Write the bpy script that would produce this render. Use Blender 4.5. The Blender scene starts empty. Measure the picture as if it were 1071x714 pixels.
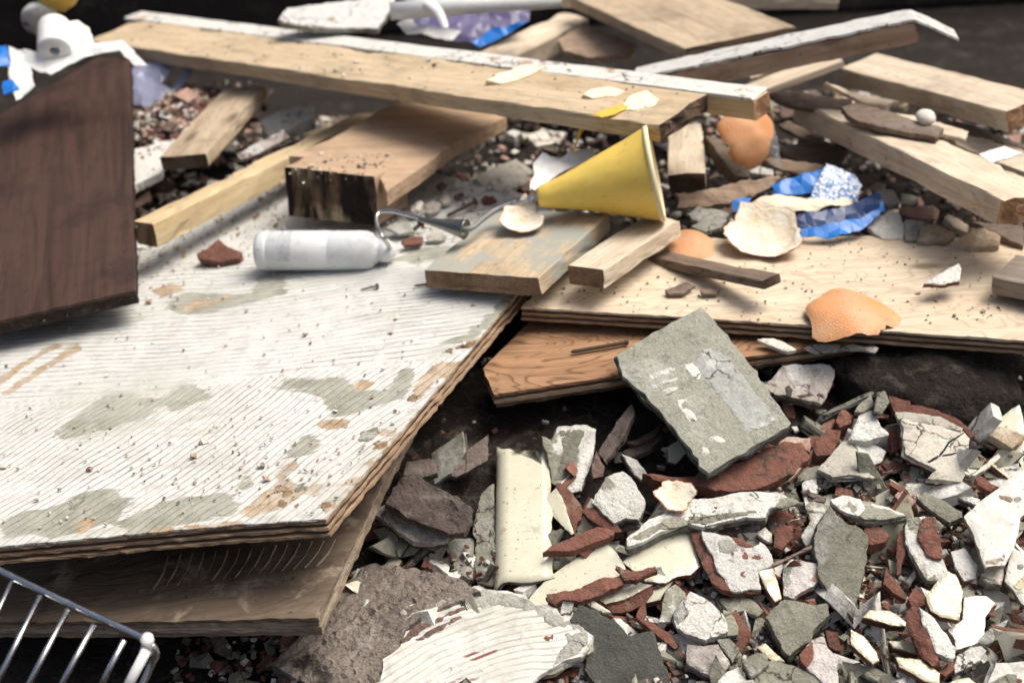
import bpy, bmesh, math, random
from mathutils import Vector, Matrix, noise
from mathutils.geometry import delaunay_2d_cdt

random.seed(7)
scene = bpy.context.scene
COL = scene.collection

# ------------------------------------------------------------------ camera, sky, sun, exposure
cam_data = bpy.data.cameras.new('camera')
cam = bpy.data.objects.new('camera', cam_data)
COL.objects.link(cam)
scene.camera = cam
cam_data.sensor_width = 36.0
cam_data.sensor_fit = 'HORIZONTAL'
cam_data.lens = 50.0
cam_data.clip_start = 0.02
cam_data.clip_end = 200.0
cam_data.dof.use_dof = True
cam_data.dof.focus_distance = 1.20
cam_data.dof.aperture_fstop = 5.2
right = Vector((0.99862953, -0.02457024, -0.04620991))
up = Vector((0.05233596, 0.46882817, 0.88173754))
back = Vector((0.0, -0.88294759, 0.46947156))
cam.matrix_world = Matrix.Translation((0.0, -0.04080873, 0.83848133)) @ Matrix((right, up, back)).transposed().to_4x4()

SUN_AZ, SUN_EL = math.radians(82), math.radians(62)      # azimuth clockwise from +Y: behind the heap, to the right
world = bpy.data.worlds.new('World')
scene.world = world
world.use_nodes = True
wn = world.node_tree.nodes
sky = wn.new('ShaderNodeTexSky')
sky.sky_type = 'NISHITA'
sky.sun_disc = False
sky.sun_elevation = SUN_EL
sky.sun_rotation = SUN_AZ
sky.air_density = 1.0
sky.dust_density = 9.0
sky.ozone_density = 0.3
wn['Background'].inputs['Strength'].default_value = 0.088
world.node_tree.links.new(sky.outputs[0], wn['Background'].inputs['Color'])

sun_data = bpy.data.lights.new('sun', 'SUN')
sun_data.energy = 2.2
sun_data.angle = math.radians(36)
sun_data.color = (1.0, 0.97, 0.91)
sun = bpy.data.objects.new('sun', sun_data)
COL.objects.link(sun)
to_sun = Vector((math.sin(SUN_AZ) * math.cos(SUN_EL), math.cos(SUN_AZ) * math.cos(SUN_EL), math.sin(SUN_EL)))
sun.rotation_euler = to_sun.to_track_quat('Z', 'Y').to_euler()
sun.location = to_sun * 4

scene.view_settings.view_transform = 'Standard'
scene.view_settings.look = 'None'
scene.view_settings.gamma = 1.0
scene.view_settings.exposure = 0.46
scene.cycles.use_denoising = True
scene.cycles.max_bounces = 5
scene.cycles.diffuse_bounces = 3
scene.cycles.use_adaptive_sampling = True
scene.cycles.adaptive_threshold = 0.025

# ------------------------------------------------------------------ measured layout (metres; polygons in each piece's own plane)
FRAGMENTS = [
    {'name': 'mortar_slab', 'label': 'large pale grey mortar slab propped against the plywood, largest slab on the rubble', 'kind': 'heroslab', 'loc': [0.1768, 1.0941, 0.1787], 'n': [0.11, -0.3849, 0.9164], 'poly': [[-0.0804, 0.0343], [-0.0581, 0.0509], [-0.0364, 0.0655], [-0.0143, 0.0815], [0.007, 0.0953], [0.0134, 0.087], [0.0217, 0.0728], [0.0312, 0.0541], [0.0447, 0.0266], [0.0554, 0.002], [0.0651, -0.0222], [0.0732, -0.0426], [0.0535, -0.0557], [0.0359, -0.0675], [0.0119, -0.0833], [-0.0096, -0.0968], [-0.0163, -0.0887], [-0.0264, -0.0662], [-0.0392, -0.0411], [-0.0558, -0.0155], [-0.0764, 0.0095]], 't': 0.011, 'patches': [('mortar_smooth', [[-0.0104, 0.0218], [-0.0003, 0.0413], [0.0134, 0.0481], [0.0245, 0.0354], [0.0382, 0.007], [0.0519, -0.0207], [0.0587, -0.0387], [0.0481, -0.0449], [0.0292, -0.0541], [0.0162, -0.0243], [0.0024, 0.0032]]), ('plaster_white', [[-0.052, 0.01], [-0.0387, 0.0165], [-0.0256, 0.0215], [-0.0274, 0.0167], [-0.0419, 0.0102], [-0.0512, 0.0053]]), ('plaster_white', [[-0.0504, 0.0006], [-0.0374, 0.0056], [-0.0258, 0.0089], [-0.0271, 0.0042], [-0.0406, -0.0002], [-0.0497, -0.004]]), ('plaster_white', [[-0.0464, -0.0086], [-0.0335, -0.0037], [-0.0257, -0.0011], [-0.0274, -0.0051], [-0.0393, -0.0115]]), ('plaster_white', [[-0.0301, -0.0175], [-0.0169, -0.0111], [-0.0191, -0.0188], [-0.0258, -0.0235], [-0.0168, -0.0309], [-0.0143, -0.0399], [-0.0206, -0.0415], [-0.0267, -0.0311]]), ('plaster_white', [[-0.0133, -0.0709], [-0.0058, -0.0694], [-0.0055, -0.0766], [-0.0118, -0.0781]]), ('plaster_white', [[-0.0083, -0.0606], [0.0043, -0.0575], [0.0108, -0.0633], [-0.0016, -0.0649]]), ('plaster_white', [[-0.0205, 0.0216], [-0.0098, 0.0266], [-0.0012, 0.0141], [-0.005, 0.0046], [-0.0139, 0.0139]])], 'ref': 'the largest grey slab'},
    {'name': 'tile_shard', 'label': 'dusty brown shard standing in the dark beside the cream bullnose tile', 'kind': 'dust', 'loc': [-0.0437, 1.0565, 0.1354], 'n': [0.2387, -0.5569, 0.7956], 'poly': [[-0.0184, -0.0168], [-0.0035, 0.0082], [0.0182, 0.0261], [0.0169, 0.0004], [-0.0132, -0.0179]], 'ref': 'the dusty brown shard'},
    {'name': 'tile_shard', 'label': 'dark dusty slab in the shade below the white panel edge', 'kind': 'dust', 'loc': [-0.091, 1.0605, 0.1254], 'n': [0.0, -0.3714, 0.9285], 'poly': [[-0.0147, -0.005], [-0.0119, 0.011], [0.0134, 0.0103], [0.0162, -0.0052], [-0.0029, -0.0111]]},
    {'name': 'tile_shard', 'label': 'grey and white shard standing upright under the plywood', 'kind': 'greywhite', 'loc': [0.0479, 1.0564, 0.1354], 'n': [0.2006, -0.5618, 0.8026], 'poly': [[-0.0256, 0.0176], [-0.0168, 0.0147], [-0.01, 0.0269], [0.0184, 0.0306], [0.026, 0.0259], [0.0239, 0.0078], [0.0176, -0.0114], [0.0084, -0.035], [-0.0036, -0.0368], [-0.0186, -0.0279], [-0.0199, -0.0123]], 'patches': [('plaster_white', [[0.0125, 0.0123], [0.0229, 0.0086], [0.0169, -0.0106], [0.0079, -0.0319], [-0.0013, -0.0352], [0.0056, -0.0117]]), ('mortar_grey', [[-0.0102, 0.0229], [0.0098, 0.0267], [0.0156, 0.0237], [0.008, 0.001], [-0.0074, -0.0276], [-0.0169, -0.0248], [-0.0054, 0.0038]])], 'ref': 'the upright grey shard'},
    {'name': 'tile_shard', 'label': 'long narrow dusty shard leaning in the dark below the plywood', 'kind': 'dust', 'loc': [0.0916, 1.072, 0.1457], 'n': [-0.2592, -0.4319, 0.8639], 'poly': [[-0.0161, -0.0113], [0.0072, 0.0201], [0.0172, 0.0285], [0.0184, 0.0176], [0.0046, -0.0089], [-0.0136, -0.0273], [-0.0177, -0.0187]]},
    {'name': 'tile_shard', 'label': 'small dusty red shard beside the upright grey and white shard', 'kind': 'reddust', 'loc': [0.0715, 1.0408, 0.1299], 'n': [0.169, -0.5071, 0.8452], 'poly': [[-0.0054, 0.0009], [0.0003, 0.0173], [0.0057, 0.0011], [0.0042, -0.0086], [-0.0048, -0.0107]]},
    {'name': 'tile_shard', 'label': 'thin maroon shard lying left of the big grey slab', 'kind': 'reddust', 'loc': [0.1189, 1.0827, 0.1341], 'n': [0.0, -0.2873, 0.9578], 'poly': [[-0.0172, -0.0062], [0.0033, 0.0043], [0.0155, 0.0135], [0.0086, -0.002], [-0.0101, -0.0096]], 't': 0.006},
    {'name': 'tile_shard', 'label': 'thin dusty shard under the left edge of the big grey slab', 'kind': 'dust', 'loc': [0.1139, 1.0766, 0.1261], 'n': [0.0, -0.2873, 0.9578], 'poly': [[-0.0171, -0.0034], [-0.0014, 0.0044], [0.0222, 0.0147], [0.0082, -0.0042], [-0.0119, -0.0116]], 't': 0.006},
    {'name': 'tile_shard', 'label': 'small yellowish tile shard in the shade under the big grey slab', 'kind': 'glaze', 'loc': [0.1466, 1.0712, 0.1223], 'n': [0.2491, -0.4983, 0.8305], 'poly': [[-0.0074, 0.0047], [0.0054, 0.0139], [0.012, 0.0027], [-0.0014, -0.0118], [-0.0085, -0.0095]], 't': 0.006},
    {'name': 'tile_shard', 'label': 'white edged wedge with a red side left of the big grey slab', 'kind': 'whitered', 'loc': [0.1074, 1.049, 0.1228], 'n': [0.2683, -0.3578, 0.8944], 'poly': [[-0.0123, 0.0135], [-0.0063, 0.0116], [0.0027, 0.0082], [0.0117, -0.0085], [0.0063, -0.0163], [-0.0021, -0.0085]]},
    {'name': 'tile_shard', 'label': 'dusty white tile under the plywood, behind the big grey slab', 'kind': 'whitedust', 'loc': [0.2788, 1.1268, 0.1569], 'n': [0.133, -0.4432, 0.8865], 'poly': [[-0.0437, -0.0051], [-0.0212, 0.0195], [0.006, 0.0212], [0.0251, 0.0212], [0.0304, 0.0153], [0.0226, -0.0016], [0.0156, -0.0145], [0.0093, -0.0237], [-0.0099, -0.0179], [-0.0343, -0.0143]], 't': 0.014, 'patches': [('mortar_dark', [[-0.0237, -0.0064], [-0.0192, -0.0027], [-0.0172, -0.0099], [-0.0193, -0.0181], [-0.0237, -0.0164]]), ('clay_dusty', [[-0.0157, -0.0153], [0.0004, -0.0122], [0.0112, -0.0128], [0.0128, -0.0173], [-0.0002, -0.0158], [-0.0098, -0.0173]])], 'ref': 'the dusty white tile'},
    {'name': 'brick_lump', 'label': 'rounded red lump right of the big grey slab', 'kind': 'redlump', 'loc': [0.2826, 1.0573, 0.1336], 'n': [0.0, -0.2873, 0.9578], 'poly': [[-0.01, 0.0023], [0.0046, 0.0171], [0.016, 0.0143], [0.0124, 0.0027], [0.0029, -0.0141], [-0.0119, -0.0153], [-0.014, -0.0071]], 't': 0.02, 'ref': 'the rounded red lump'},
    {'name': 'brick_lump', 'label': 'small red lump behind the rounded red lump', 'kind': 'redlump', 'loc': [0.3029, 1.0812, 0.1436], 'n': [0.0, -0.2873, 0.9578], 'poly': [[-0.0079, -0.0016], [-0.0043, 0.0051], [0.003, 0.0117], [0.0102, 0.0031], [0.005, -0.0076], [-0.006, -0.0108]], 't': 0.016},
    {'name': 'brick_shard', 'label': 'long curved red clay shard in front of the big grey slab', 'kind': 'redlump', 'loc': [0.1967, 1.0301, 0.1261], 'n': [0.0471, -0.33, 0.9428], 'poly': [[-0.0859, -0.0001], [-0.0623, -0.0051], [-0.0261, -0.0051], [0.0188, 0.0176], [0.0476, 0.0323], [0.063, 0.0296], [0.0681, 0.0139], [0.0552, 0.0001], [0.0357, -0.0122], [0.0126, -0.0222], [-0.0131, -0.0225], [-0.0422, -0.0163], [-0.0715, -0.0101]], 't': 0.016, 'ref': 'the long curved red shard'},
    {'name': 'tile_shard', 'label': 'pinkish plate behind the long curved red shard', 'kind': 'pink', 'loc': [0.26, 1.0698, 0.1259], 'n': [0.0, -0.1961, 0.9806], 'poly': [[-0.0188, 0.0005], [-0.0081, 0.0106], [0.0164, 0.0054], [0.0075, -0.0111], [0.0031, -0.0054]], 't': 0.006, 'ref': 'the pinkish plate'},
    {'name': 'tile_shard', 'label': 'pointed cream tile with a broken lower edge, right of the rounded red lump', 'kind': 'plaster', 'loc': [0.2966, 1.0335, 0.1253], 'n': [0.0, -0.3304, 0.9439], 'poly': [[-0.0278, -0.0047], [-0.018, 0.0048], [0.0007, 0.0258], [0.008, 0.0257], [0.0134, 0.0082], [0.0173, -0.014], [0.0235, -0.0187], [-0.0012, -0.0128], [-0.0159, -0.0145]], 't': 0.008, 'ref': 'the pointed cream tile'},
    {'name': 'plaster_lump', 'label': 'bright white plaster lump beside the cracked beige tile', 'kind': 'white', 'loc': [0.3218, 1.0652, 0.1433], 'n': [0.0, -0.3714, 0.9285], 'poly': [[-0.0205, -0.0132], [-0.0137, -0.0009], [-0.0022, 0.0197], [0.011, 0.0188], [0.0118, 0.0011], [0.0172, -0.0097], [-0.0034, -0.0158]], 't': 0.02, 'ref': 'the bright plaster lump'},
    {'name': 'mortar_chip', 'label': 'rounded grey chip behind the bright white plaster lump', 'kind': 'grey', 'loc': [0.3226, 1.0843, 0.1546], 'n': [0.0, -0.3714, 0.9285], 'poly': [[-0.0111, -0.0071], [-0.0022, 0.0044], [0.0082, 0.0113], [0.0089, -0.001], [-0.0038, -0.0076]], 't': 0.012},
    {'name': 'mortar_chip', 'label': 'upright grey chip with a square top behind the white plaster lump', 'kind': 'grey', 'loc': [0.3356, 1.0761, 0.162], 'n': [0.0, -0.6247, 0.7809], 'poly': [[-0.008, -0.0084], [-0.0027, 0.0095], [0.005, 0.0109], [0.0068, -0.0006], [-0.0011, -0.0114]], 't': 0.012},
    {'name': 'brick_shard', 'label': 'curved red clay band standing behind the cracked beige tile', 'kind': 'red', 'loc': [0.3823, 1.0667, 0.1508], 'n': [0.0, -0.4472, 0.8944], 'poly': [[-0.0368, 0.0234], [-0.0188, 0.0173], [-0.0187, 0.0134], [-0.007, 0.0112], [0.0077, 0.0038], [0.023, -0.0067], [0.0322, -0.0227], [0.0276, -0.025], [0.022, -0.0173], [0.0047, -0.003], [-0.0359, 0.0057]], 't': 0.01},
    {'name': 'tile_shard', 'label': 'narrow cream tile edge along the top of the cracked beige tile', 'kind': 'plaster', 'loc': [0.3757, 1.0577, 0.1508], 'n': [0.0, -0.3714, 0.9285], 'poly': [[-0.029, 0.0118], [-0.0076, 0.0089], [0.0103, 0.0037], [0.028, -0.0106], [0.0251, -0.0137], [0.001, -0.0045], [-0.0277, 0.0043]], 't': 0.006},
    {'name': 'tile_shard', 'label': 'cracked beige tile leaning on the rubble at the right', 'kind': 'crackbeige', 'loc': [0.3763, 1.029, 0.1357], 'n': [0.0854, -0.5126, 0.8544], 'poly': [[-0.0272, 0.0327], [-0.01, 0.0291], [0.0084, 0.0245], [0.0285, 0.0204], [0.0314, 0.0119], [0.0268, -0.0026], [0.0205, -0.0169], [0.0154, -0.0302], [0.0033, -0.0289], [-0.0151, -0.0261], [-0.0047, -0.0181], [-0.0177, -0.0099], [-0.0308, -0.0017], [-0.0286, 0.016]], 't': 0.014, 'patches': [('mortar_black', [[-0.0118, -0.0097], [-0.002, -0.0046], [0.0043, 0.0009], [0.0113, 0.0097], [0.0214, 0.0153], [0.0283, 0.0197], [0.0286, 0.0184], [0.0219, 0.014], [0.0126, 0.0086], [0.0055, -0.0004], [-0.0008, -0.0062], [-0.0106, -0.011]]), ('mortar_black', [[0.0026, -0.0038], [0.0117, -0.0027], [0.0228, 0.0007], [0.0226, -0.0003], [0.0117, -0.004], [0.0027, -0.005]])], 'ref': 'the cracked beige tile'},
    {'name': 'tile_shard', 'label': 'brown clay shard between the white plaster lump and the cracked tile', 'kind': 'red', 'loc': [0.3459, 1.0628, 0.1295], 'n': [0.1761, -0.4402, 0.8805], 'poly': [[-0.0072, 0.0118], [0.0035, 0.0106], [0.0092, 0.0004], [0.0019, -0.012], [-0.0047, -0.014], [-0.0027, 0.0033]], 't': 0.01},
    {'name': 'tile_shard', 'label': 'small shard with white edge below the white plaster lump', 'kind': 'whitered', 'loc': [0.3235, 1.0491, 0.1248], 'n': [0.0, -0.3714, 0.9285], 'poly': [[-0.0079, 0.0113], [0.0022, 0.0116], [0.0125, 0.001], [0.0069, -0.0086], [-0.0047, -0.015], [-0.009, -0.0004]], 't': 0.008},
    {'name': 'brick_chip', 'label': 'flat orange red chip left of the cracked beige tile', 'kind': 'red', 'loc': [0.3425, 1.0362, 0.1183], 'n': [0.0, -0.1961, 0.9806], 'poly': [[-0.0132, 0.0028], [-0.0012, 0.0071], [0.0126, 0.0008], [0.0106, -0.0042], [-0.0088, -0.0065]], 't': 0.005},
    {'name': 'tile_shard', 'label': 'flat tan tile piece near the right edge of the picture', 'kind': 'tan', 'loc': [0.4429, 1.053, 0.1341], 'n': [0.0, -0.3714, 0.9285], 'poly': [[-0.0213, 0.0076], [-0.0133, 0.0129], [0.003, 0.0078], [0.0213, -0.0007], [0.0132, -0.0092], [0.0043, -0.0149], [-0.0072, -0.0034]], 't': 0.012, 'ref': 'the flat tan tile'},
    {'name': 'mortar_chip', 'label': 'grey chip right of the cracked beige tile', 'kind': 'grey', 'loc': [0.4146, 1.0387, 0.1171], 'n': [0.0, -0.2873, 0.9578], 'poly': [[-0.0071, 0.0024], [0.0021, 0.0124], [0.0104, 0.0021], [0.0023, -0.0088], [-0.0077, -0.0081]]},
    {'name': 'tile_shard', 'label': 'narrow beige strip of tile right of the cracked beige tile', 'kind': 'plaster', 'loc': [0.4212, 1.0276, 0.1192], 'n': [0.1881, -0.2822, 0.9407], 'poly': [[-0.018, -0.0125], [-0.001, 0.0012], [0.016, 0.0162], [0.0166, 0.0115], [0.001, -0.0024], [-0.0146, -0.0141]], 't': 0.006},
    {'name': 'mortar_chip', 'label': 'flat grey green slab behind the big white tile at the right edge', 'kind': 'grey', 'loc': [0.4387, 1.0301, 0.1101], 'n': [0.0, -0.1961, 0.9806], 'poly': [[-0.0185, 0.0021], [-0.0046, 0.0073], [0.0107, 0.0093], [0.0216, 0.0023], [0.0137, -0.0044], [-0.0041, -0.0106], [-0.0187, -0.0061]]},
    {'name': 'mortar_block', 'label': 'rough ridged brown mortar block below the white panel', 'kind': 'ridged', 'loc': [-0.0761, 0.9925, 0.1321], 'n': [0.1422, -0.2844, 0.9481], 'poly': [[-0.0415, -0.0009], [-0.0349, 0.0184], [-0.0292, 0.0288], [-0.0196, 0.0349], [-0.0038, 0.0246], [0.0119, 0.0138], [0.0232, 0.0071], [0.0361, -0.0025], [0.0324, -0.0196], [0.0263, -0.0303], [0.0172, -0.0307], [0.0006, -0.0262], [-0.0189, -0.0175]], 't': 0.008, 'ref': 'the ridged brown block'},
    {'name': 'mortar_block', 'label': 'pale layered slab under the rough ridged brown block', 'kind': 'paleedge', 'loc': [-0.0922, 0.9843, 0.1143], 'n': [0.0908, -0.4087, 0.9082], 'poly': [[-0.0381, 0.0158], [-0.0269, 0.024], [-0.0042, 0.0087], [0.0155, -0.0008], [0.0288, -0.005], [0.0277, -0.0122], [0.0154, -0.0156], [0.0, -0.0144], [-0.0182, -0.0006]], 't': 0.016},
    {'name': 'tile_shard', 'label': 'dark shard below the pale layered slab', 'kind': 'dust', 'loc': [-0.0721, 0.962, 0.0879], 'n': [0.0, -0.2873, 0.9578], 'poly': [[-0.013, 0.0018], [0.0067, 0.0109], [0.0111, -0.0031], [0.0024, -0.0068], [-0.0073, -0.0028]]},
    {'name': 'plaster_chip', 'label': 'small white chip in front of the cream bullnose tile', 'kind': 'white', 'loc': [-0.0613, 0.9467, 0.0894], 'n': [0.0, -0.2873, 0.9578], 'poly': [[-0.0079, 0.0014], [0.0005, 0.0051], [0.0067, 0.0044], [0.0045, -0.0056], [-0.0038, -0.0054]], 't': 0.007},
    {'name': 'mortar_chip', 'label': 'pale green grey plate left of the cream bullnose tile', 'kind': 'greypale', 'loc': [-0.0535, 0.972, 0.0897], 'n': [0.0, -0.3304, 0.9439], 'poly': [[-0.0133, 0.0162], [-0.0047, 0.0203], [0.011, 0.019], [0.0122, -0.0032], [0.0114, -0.025], [0.0031, -0.0229], [-0.0079, -0.0095], [-0.0119, 0.0051]]},
    {'name': 'mortar_slab', 'label': 'long grey green slab standing against the cream bullnose tile', 'kind': 'grey', 'loc': [-0.0333, 0.9881, 0.1013], 'n': [-0.1826, -0.3651, 0.9129], 'poly': [[-0.0087, 0.019], [-0.0007, 0.0433], [0.0093, 0.052], [0.0087, 0.0024], [0.0083, -0.0528], [-0.0082, -0.0494], [-0.0088, -0.0145]], 't': 0.008, 'ref': 'the bullnose tile'},
    {'name': 'mortar_slab', 'label': 'dusty brown ridged mortar slab at the bottom, left of the white ridged tile', 'kind': 'dusty2', 'loc': [-0.1272, 0.8987, 0.0796], 'n': [-0.1455, -0.194, 0.9701], 'poly': [[-0.0866, -0.0259], [-0.0665, -0.0037], [-0.0477, 0.0215], [-0.0301, 0.0477], [-0.0108, 0.0679], [0.0151, 0.0606], [0.039, 0.0526], [0.0725, 0.0352], [0.0905, 0.0181], [0.0643, 0.0086], [0.0439, 0.0022], [0.028, -0.015], [0.0151, -0.0381], [0.0081, -0.0635], [-0.0173, -0.0721], [-0.0459, -0.0579], [-0.0716, -0.0382]], 't': 0.02, 'patches': [('plaster_dusty', [[0.0153, 0.0304], [0.0193, 0.0385], [0.0256, 0.0391], [0.0314, 0.0317], [0.0273, 0.029], [0.021, 0.0266], [0.017, 0.0221]]), ('plaster_dusty', [[0.0175, 0.0047], [0.0235, 0.0139], [0.0304, 0.0152], [0.0414, 0.0166], [0.0381, 0.0068], [0.0253, -0.0011]]), ('mortar_pale', [[0.0443, 0.0082], [0.0511, 0.0139], [0.0676, 0.0159], [0.0731, 0.0201], [0.0717, 0.0143], [0.0553, 0.0079]]), ('clay_dusty', [[-0.0071, 0.0145], [0.0009, 0.0225], [0.0107, 0.0224], [0.0055, 0.0138], [-0.004, 0.0087]]), ('plaster_dusty', [[-0.0279, -0.0306], [-0.0164, -0.0178], [-0.0032, -0.0085], [0.0014, -0.021], [-0.0049, -0.0314], [-0.0151, -0.0426]]), ('dusty_stone', [[-0.0115, 0.0472], [0.0054, 0.053], [0.0166, 0.0581], [0.021, 0.0536], [0.0043, 0.0423], [-0.008, 0.034]])], 'ref': 'the dusty ridged slab'},
    {'name': 'mortar_slab', 'label': 'big white tile back with curved ridges and a torn grey rim', 'kind': 'whiteridge', 'loc': [-0.0146, 0.8687, 0.0829], 'n': [-0.049, -0.1959, 0.9794], 'poly': [[-0.1172, -0.0576], [-0.0999, -0.0128], [-0.085, 0.015], [-0.0678, 0.0334], [-0.0493, 0.0417], [-0.0315, 0.0501], [-0.0169, 0.0527], [0.0071, 0.0459], [0.0196, 0.0372], [0.032, 0.0287], [0.0433, 0.0184], [0.0584, 0.0087], [0.0661, -0.0039], [0.0637, -0.0153], [0.0569, -0.0242], [0.0444, -0.0277], [0.0348, -0.0351], [0.0224, -0.0386], [0.0159, -0.0472], [0.003, -0.0694]], 't': 0.012, 'patches': [('mortar_pale', [[-0.0315, 0.0501], [-0.0169, 0.0516], [0.0071, 0.0448], [0.0196, 0.0362], [0.0319, 0.0277], [0.0433, 0.0174], [0.0576, 0.0078], [0.0645, -0.0038], [0.0622, -0.0142], [0.0562, -0.0222], [0.0444, -0.0267], [0.0333, -0.0331], [0.0386, -0.0214], [0.047, -0.0107], [0.0446, 0.0013], [0.0334, 0.0104], [0.0221, 0.0216], [0.0105, 0.029], [-0.0093, 0.0332], [-0.0253, 0.0329], [-0.0429, 0.0338]]), ('clay_red', [[0.0264, -0.0046], [0.0329, 0.0006], [0.039, -0.0011], [0.0395, -0.006], [0.0323, -0.0091]]), ('clay_dusty', [[-0.0903, 0.0077], [-0.0732, 0.0238], [-0.0493, 0.0314], [-0.0349, 0.038], [-0.0341, 0.0338], [-0.0533, 0.0237], [-0.0731, 0.0138], [-0.087, 0.0014]]), ('clay_dusty', [[-0.0792, 0.0065], [-0.0612, 0.0165], [-0.0373, 0.0281], [-0.0382, 0.0231], [-0.0612, 0.0105], [-0.076, 0.0022]])], 'ref': 'the white ridged tile'},
    {'name': 'mortar_slab', 'label': 'dark grey slab with a torn top at the bottom centre', 'kind': 'darkgrey', 'loc': [0.0749, 0.8592, 0.0777], 'n': [0.0438, -0.4815, 0.8754], 'poly': [[-0.0396, 0.0223], [-0.0316, 0.0354], [-0.0171, 0.0298], [-0.0052, 0.021], [0.0028, 0.0141], [0.0069, 0.0066], [0.0172, 0.0086], [0.0284, 0.0107], [0.0312, -0.0074], [0.0358, -0.0228], [0.0396, -0.045], [-0.0109, -0.0485], [-0.0301, -0.0203], [-0.0274, -0.0043]], 't': 0.014, 'ref': 'the dark grey slab'},
    {'name': 'mortar_slab', 'label': 'olive brown slab beside the dark grey slab at the bottom', 'kind': 'darkgrey', 'loc': [0.1219, 0.8484, 0.0604], 'n': [0.0925, -0.3698, 0.9245], 'poly': [[-0.0164, 0.0302], [-0.0063, 0.0213], [0.0018, 0.01], [0.0142, -0.0046], [0.0156, -0.0239], [-0.0024, -0.0261], [-0.0064, -0.0069]], 't': 0.01},
    {'name': 'tile_shard', 'label': 'white glazed wedge with a red side right of the cream bullnose tile', 'kind': 'glaze', 'loc': [0.0332, 0.9985, 0.1149], 'n': [-0.1826, -0.3651, 0.9129], 'poly': [[-0.0161, 0.0097], [-0.0081, 0.0173], [-0.0003, 0.0251], [0.0052, 0.0089], [0.0123, -0.0259], [0.0094, -0.0267], [-0.0024, -0.0084]], 't': 0.007, 'ref': 'the white glazed wedge'},
    {'name': 'brick_shard', 'label': 'red clay strip along the white glazed wedge', 'kind': 'red', 'loc': [0.0458, 1.0015, 0.1159], 'n': [0.0925, -0.3698, 0.9245], 'poly': [[-0.0131, 0.0241], [-0.0055, 0.0253], [0.0061, 0.006], [0.0091, -0.0042], [0.0076, -0.013], [0.0039, -0.0163], [-0.0001, -0.027], [-0.008, 0.0051]], 't': 0.009},
    {'name': 'tile_shard', 'label': 'grey topped tile with a white corner in the middle of the rubble', 'kind': 'greywhite2', 'loc': [0.0891, 1.0015, 0.1219], 'n': [-0.0464, -0.371, 0.9275], 'poly': [[-0.0264, -0.0011], [-0.0195, 0.0111], [-0.0113, 0.0233], [0.0037, 0.0301], [0.0102, 0.0222], [0.0152, 0.0113], [0.0209, -0.0029], [0.0187, -0.0146], [0.013, -0.0224], [0.002, -0.0205], [-0.008, -0.0246], [-0.0185, -0.0119]], 't': 0.01, 'patches': [('plaster_white', [[-0.0254, -0.0012], [-0.0204, 0.0078], [-0.0133, -0.0014], [-0.0076, -0.0011], [0.0054, -0.0133], [0.0078, -0.0177], [0.002, -0.02], [-0.0074, -0.023], [-0.0171, -0.0121]])], 'ref': 'the grey topped tile'},
    {'name': 'brick_shard', 'label': 'red clay side of the grey topped tile', 'kind': 'red', 'loc': [0.0718, 0.9869, 0.1108], 'n': [-0.0908, -0.4087, 0.9082], 'poly': [[-0.0186, 0.0102], [-0.0094, 0.019], [-0.0003, 0.0076], [0.0097, -0.004], [0.0163, -0.0138], [0.0085, -0.0146], [-0.0062, -0.0043]], 't': 0.012},
    {'name': 'brick_shard', 'label': 'straight red brick bar lying over the cream tiles', 'kind': 'redbar', 'loc': [0.0518, 0.9543, 0.1139], 'n': [0.0, -0.3304, 0.9439], 'poly': [[-0.0351, -0.0101], [-0.0271, -0.0045], [-0.0073, 0.0039], [0.0128, 0.013], [0.0283, 0.008], [0.0265, 0.0031], [0.0101, -0.0031], [-0.0082, -0.0102]], 't': 0.011, 'ref': 'the straight red bar'},
    {'name': 'brick_chip', 'label': 'small red chip right of the cream bullnose tile', 'kind': 'red', 'loc': [0.0203, 0.9839, 0.1038], 'n': [0.0, -0.3714, 0.9285], 'poly': [[-0.0076, 0.0016], [0.0005, 0.0078], [0.0064, 0.0058], [0.0041, -0.0041], [-0.0033, -0.0111]], 't': 0.008},
    {'name': 'mortar_slab', 'label': 'long white layered mortar slab crossing the middle of the rubble', 'kind': 'whitejag', 'loc': [0.1594, 0.9715, 0.1205], 'n': [0.0, -0.1961, 0.9806], 'poly': [[-0.0707, -0.0214], [-0.0526, -0.0048], [-0.0304, 0.0084], [-0.0186, 0.0226], [0.0002, 0.0189], [0.0216, 0.022], [0.0431, 0.0251], [0.0658, 0.0246], [0.0755, 0.0134], [0.0564, 0.0044], [0.0514, -0.0055], [0.0342, -0.0043], [0.0172, -0.0076], [-0.0041, -0.0128], [-0.02, -0.0083], [-0.0416, -0.0168], [-0.0574, -0.0267], [-0.07, -0.0313]], 't': 0.012, 'patches': [('clay_red', [[0.0048, 0.0027], [0.0088, 0.0115], [0.0131, 0.0137], [0.0094, 0.0016]]), ('mortar_grey', [[-0.0695, -0.0259], [-0.0534, -0.0126], [-0.0315, -0.0007], [-0.0183, -0.0016], [-0.0017, -0.0073], [-0.0144, -0.0098], [-0.0413, -0.0146], [-0.0571, -0.0246]]), ('mortar_grey', [[-0.015, -0.0012], [0.0018, -0.0005], [0.02, 0.0001], [0.0414, 0.0034], [0.052, -0.0003], [0.0263, -0.0042], [-0.0024, -0.0106], [-0.0157, -0.0069]]), ('mortar_grey', [[0.0599, 0.0049], [0.0671, 0.0141], [0.077, 0.0144], [0.083, 0.009], [0.0695, 0.0042]])], 'ref': 'the long white slab'},
    {'name': 'tile_shard', 'label': 'thin dark shard below the long white layered slab', 'kind': 'dust', 'loc': [0.1901, 0.9786, 0.1], 'n': [0.0, -0.1961, 0.9806], 'poly': [[-0.0263, -0.0024], [-0.0036, 0.0076], [0.0225, 0.0028], [0.0159, -0.0025], [-0.0085, -0.0055]], 't': 0.008},
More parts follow.
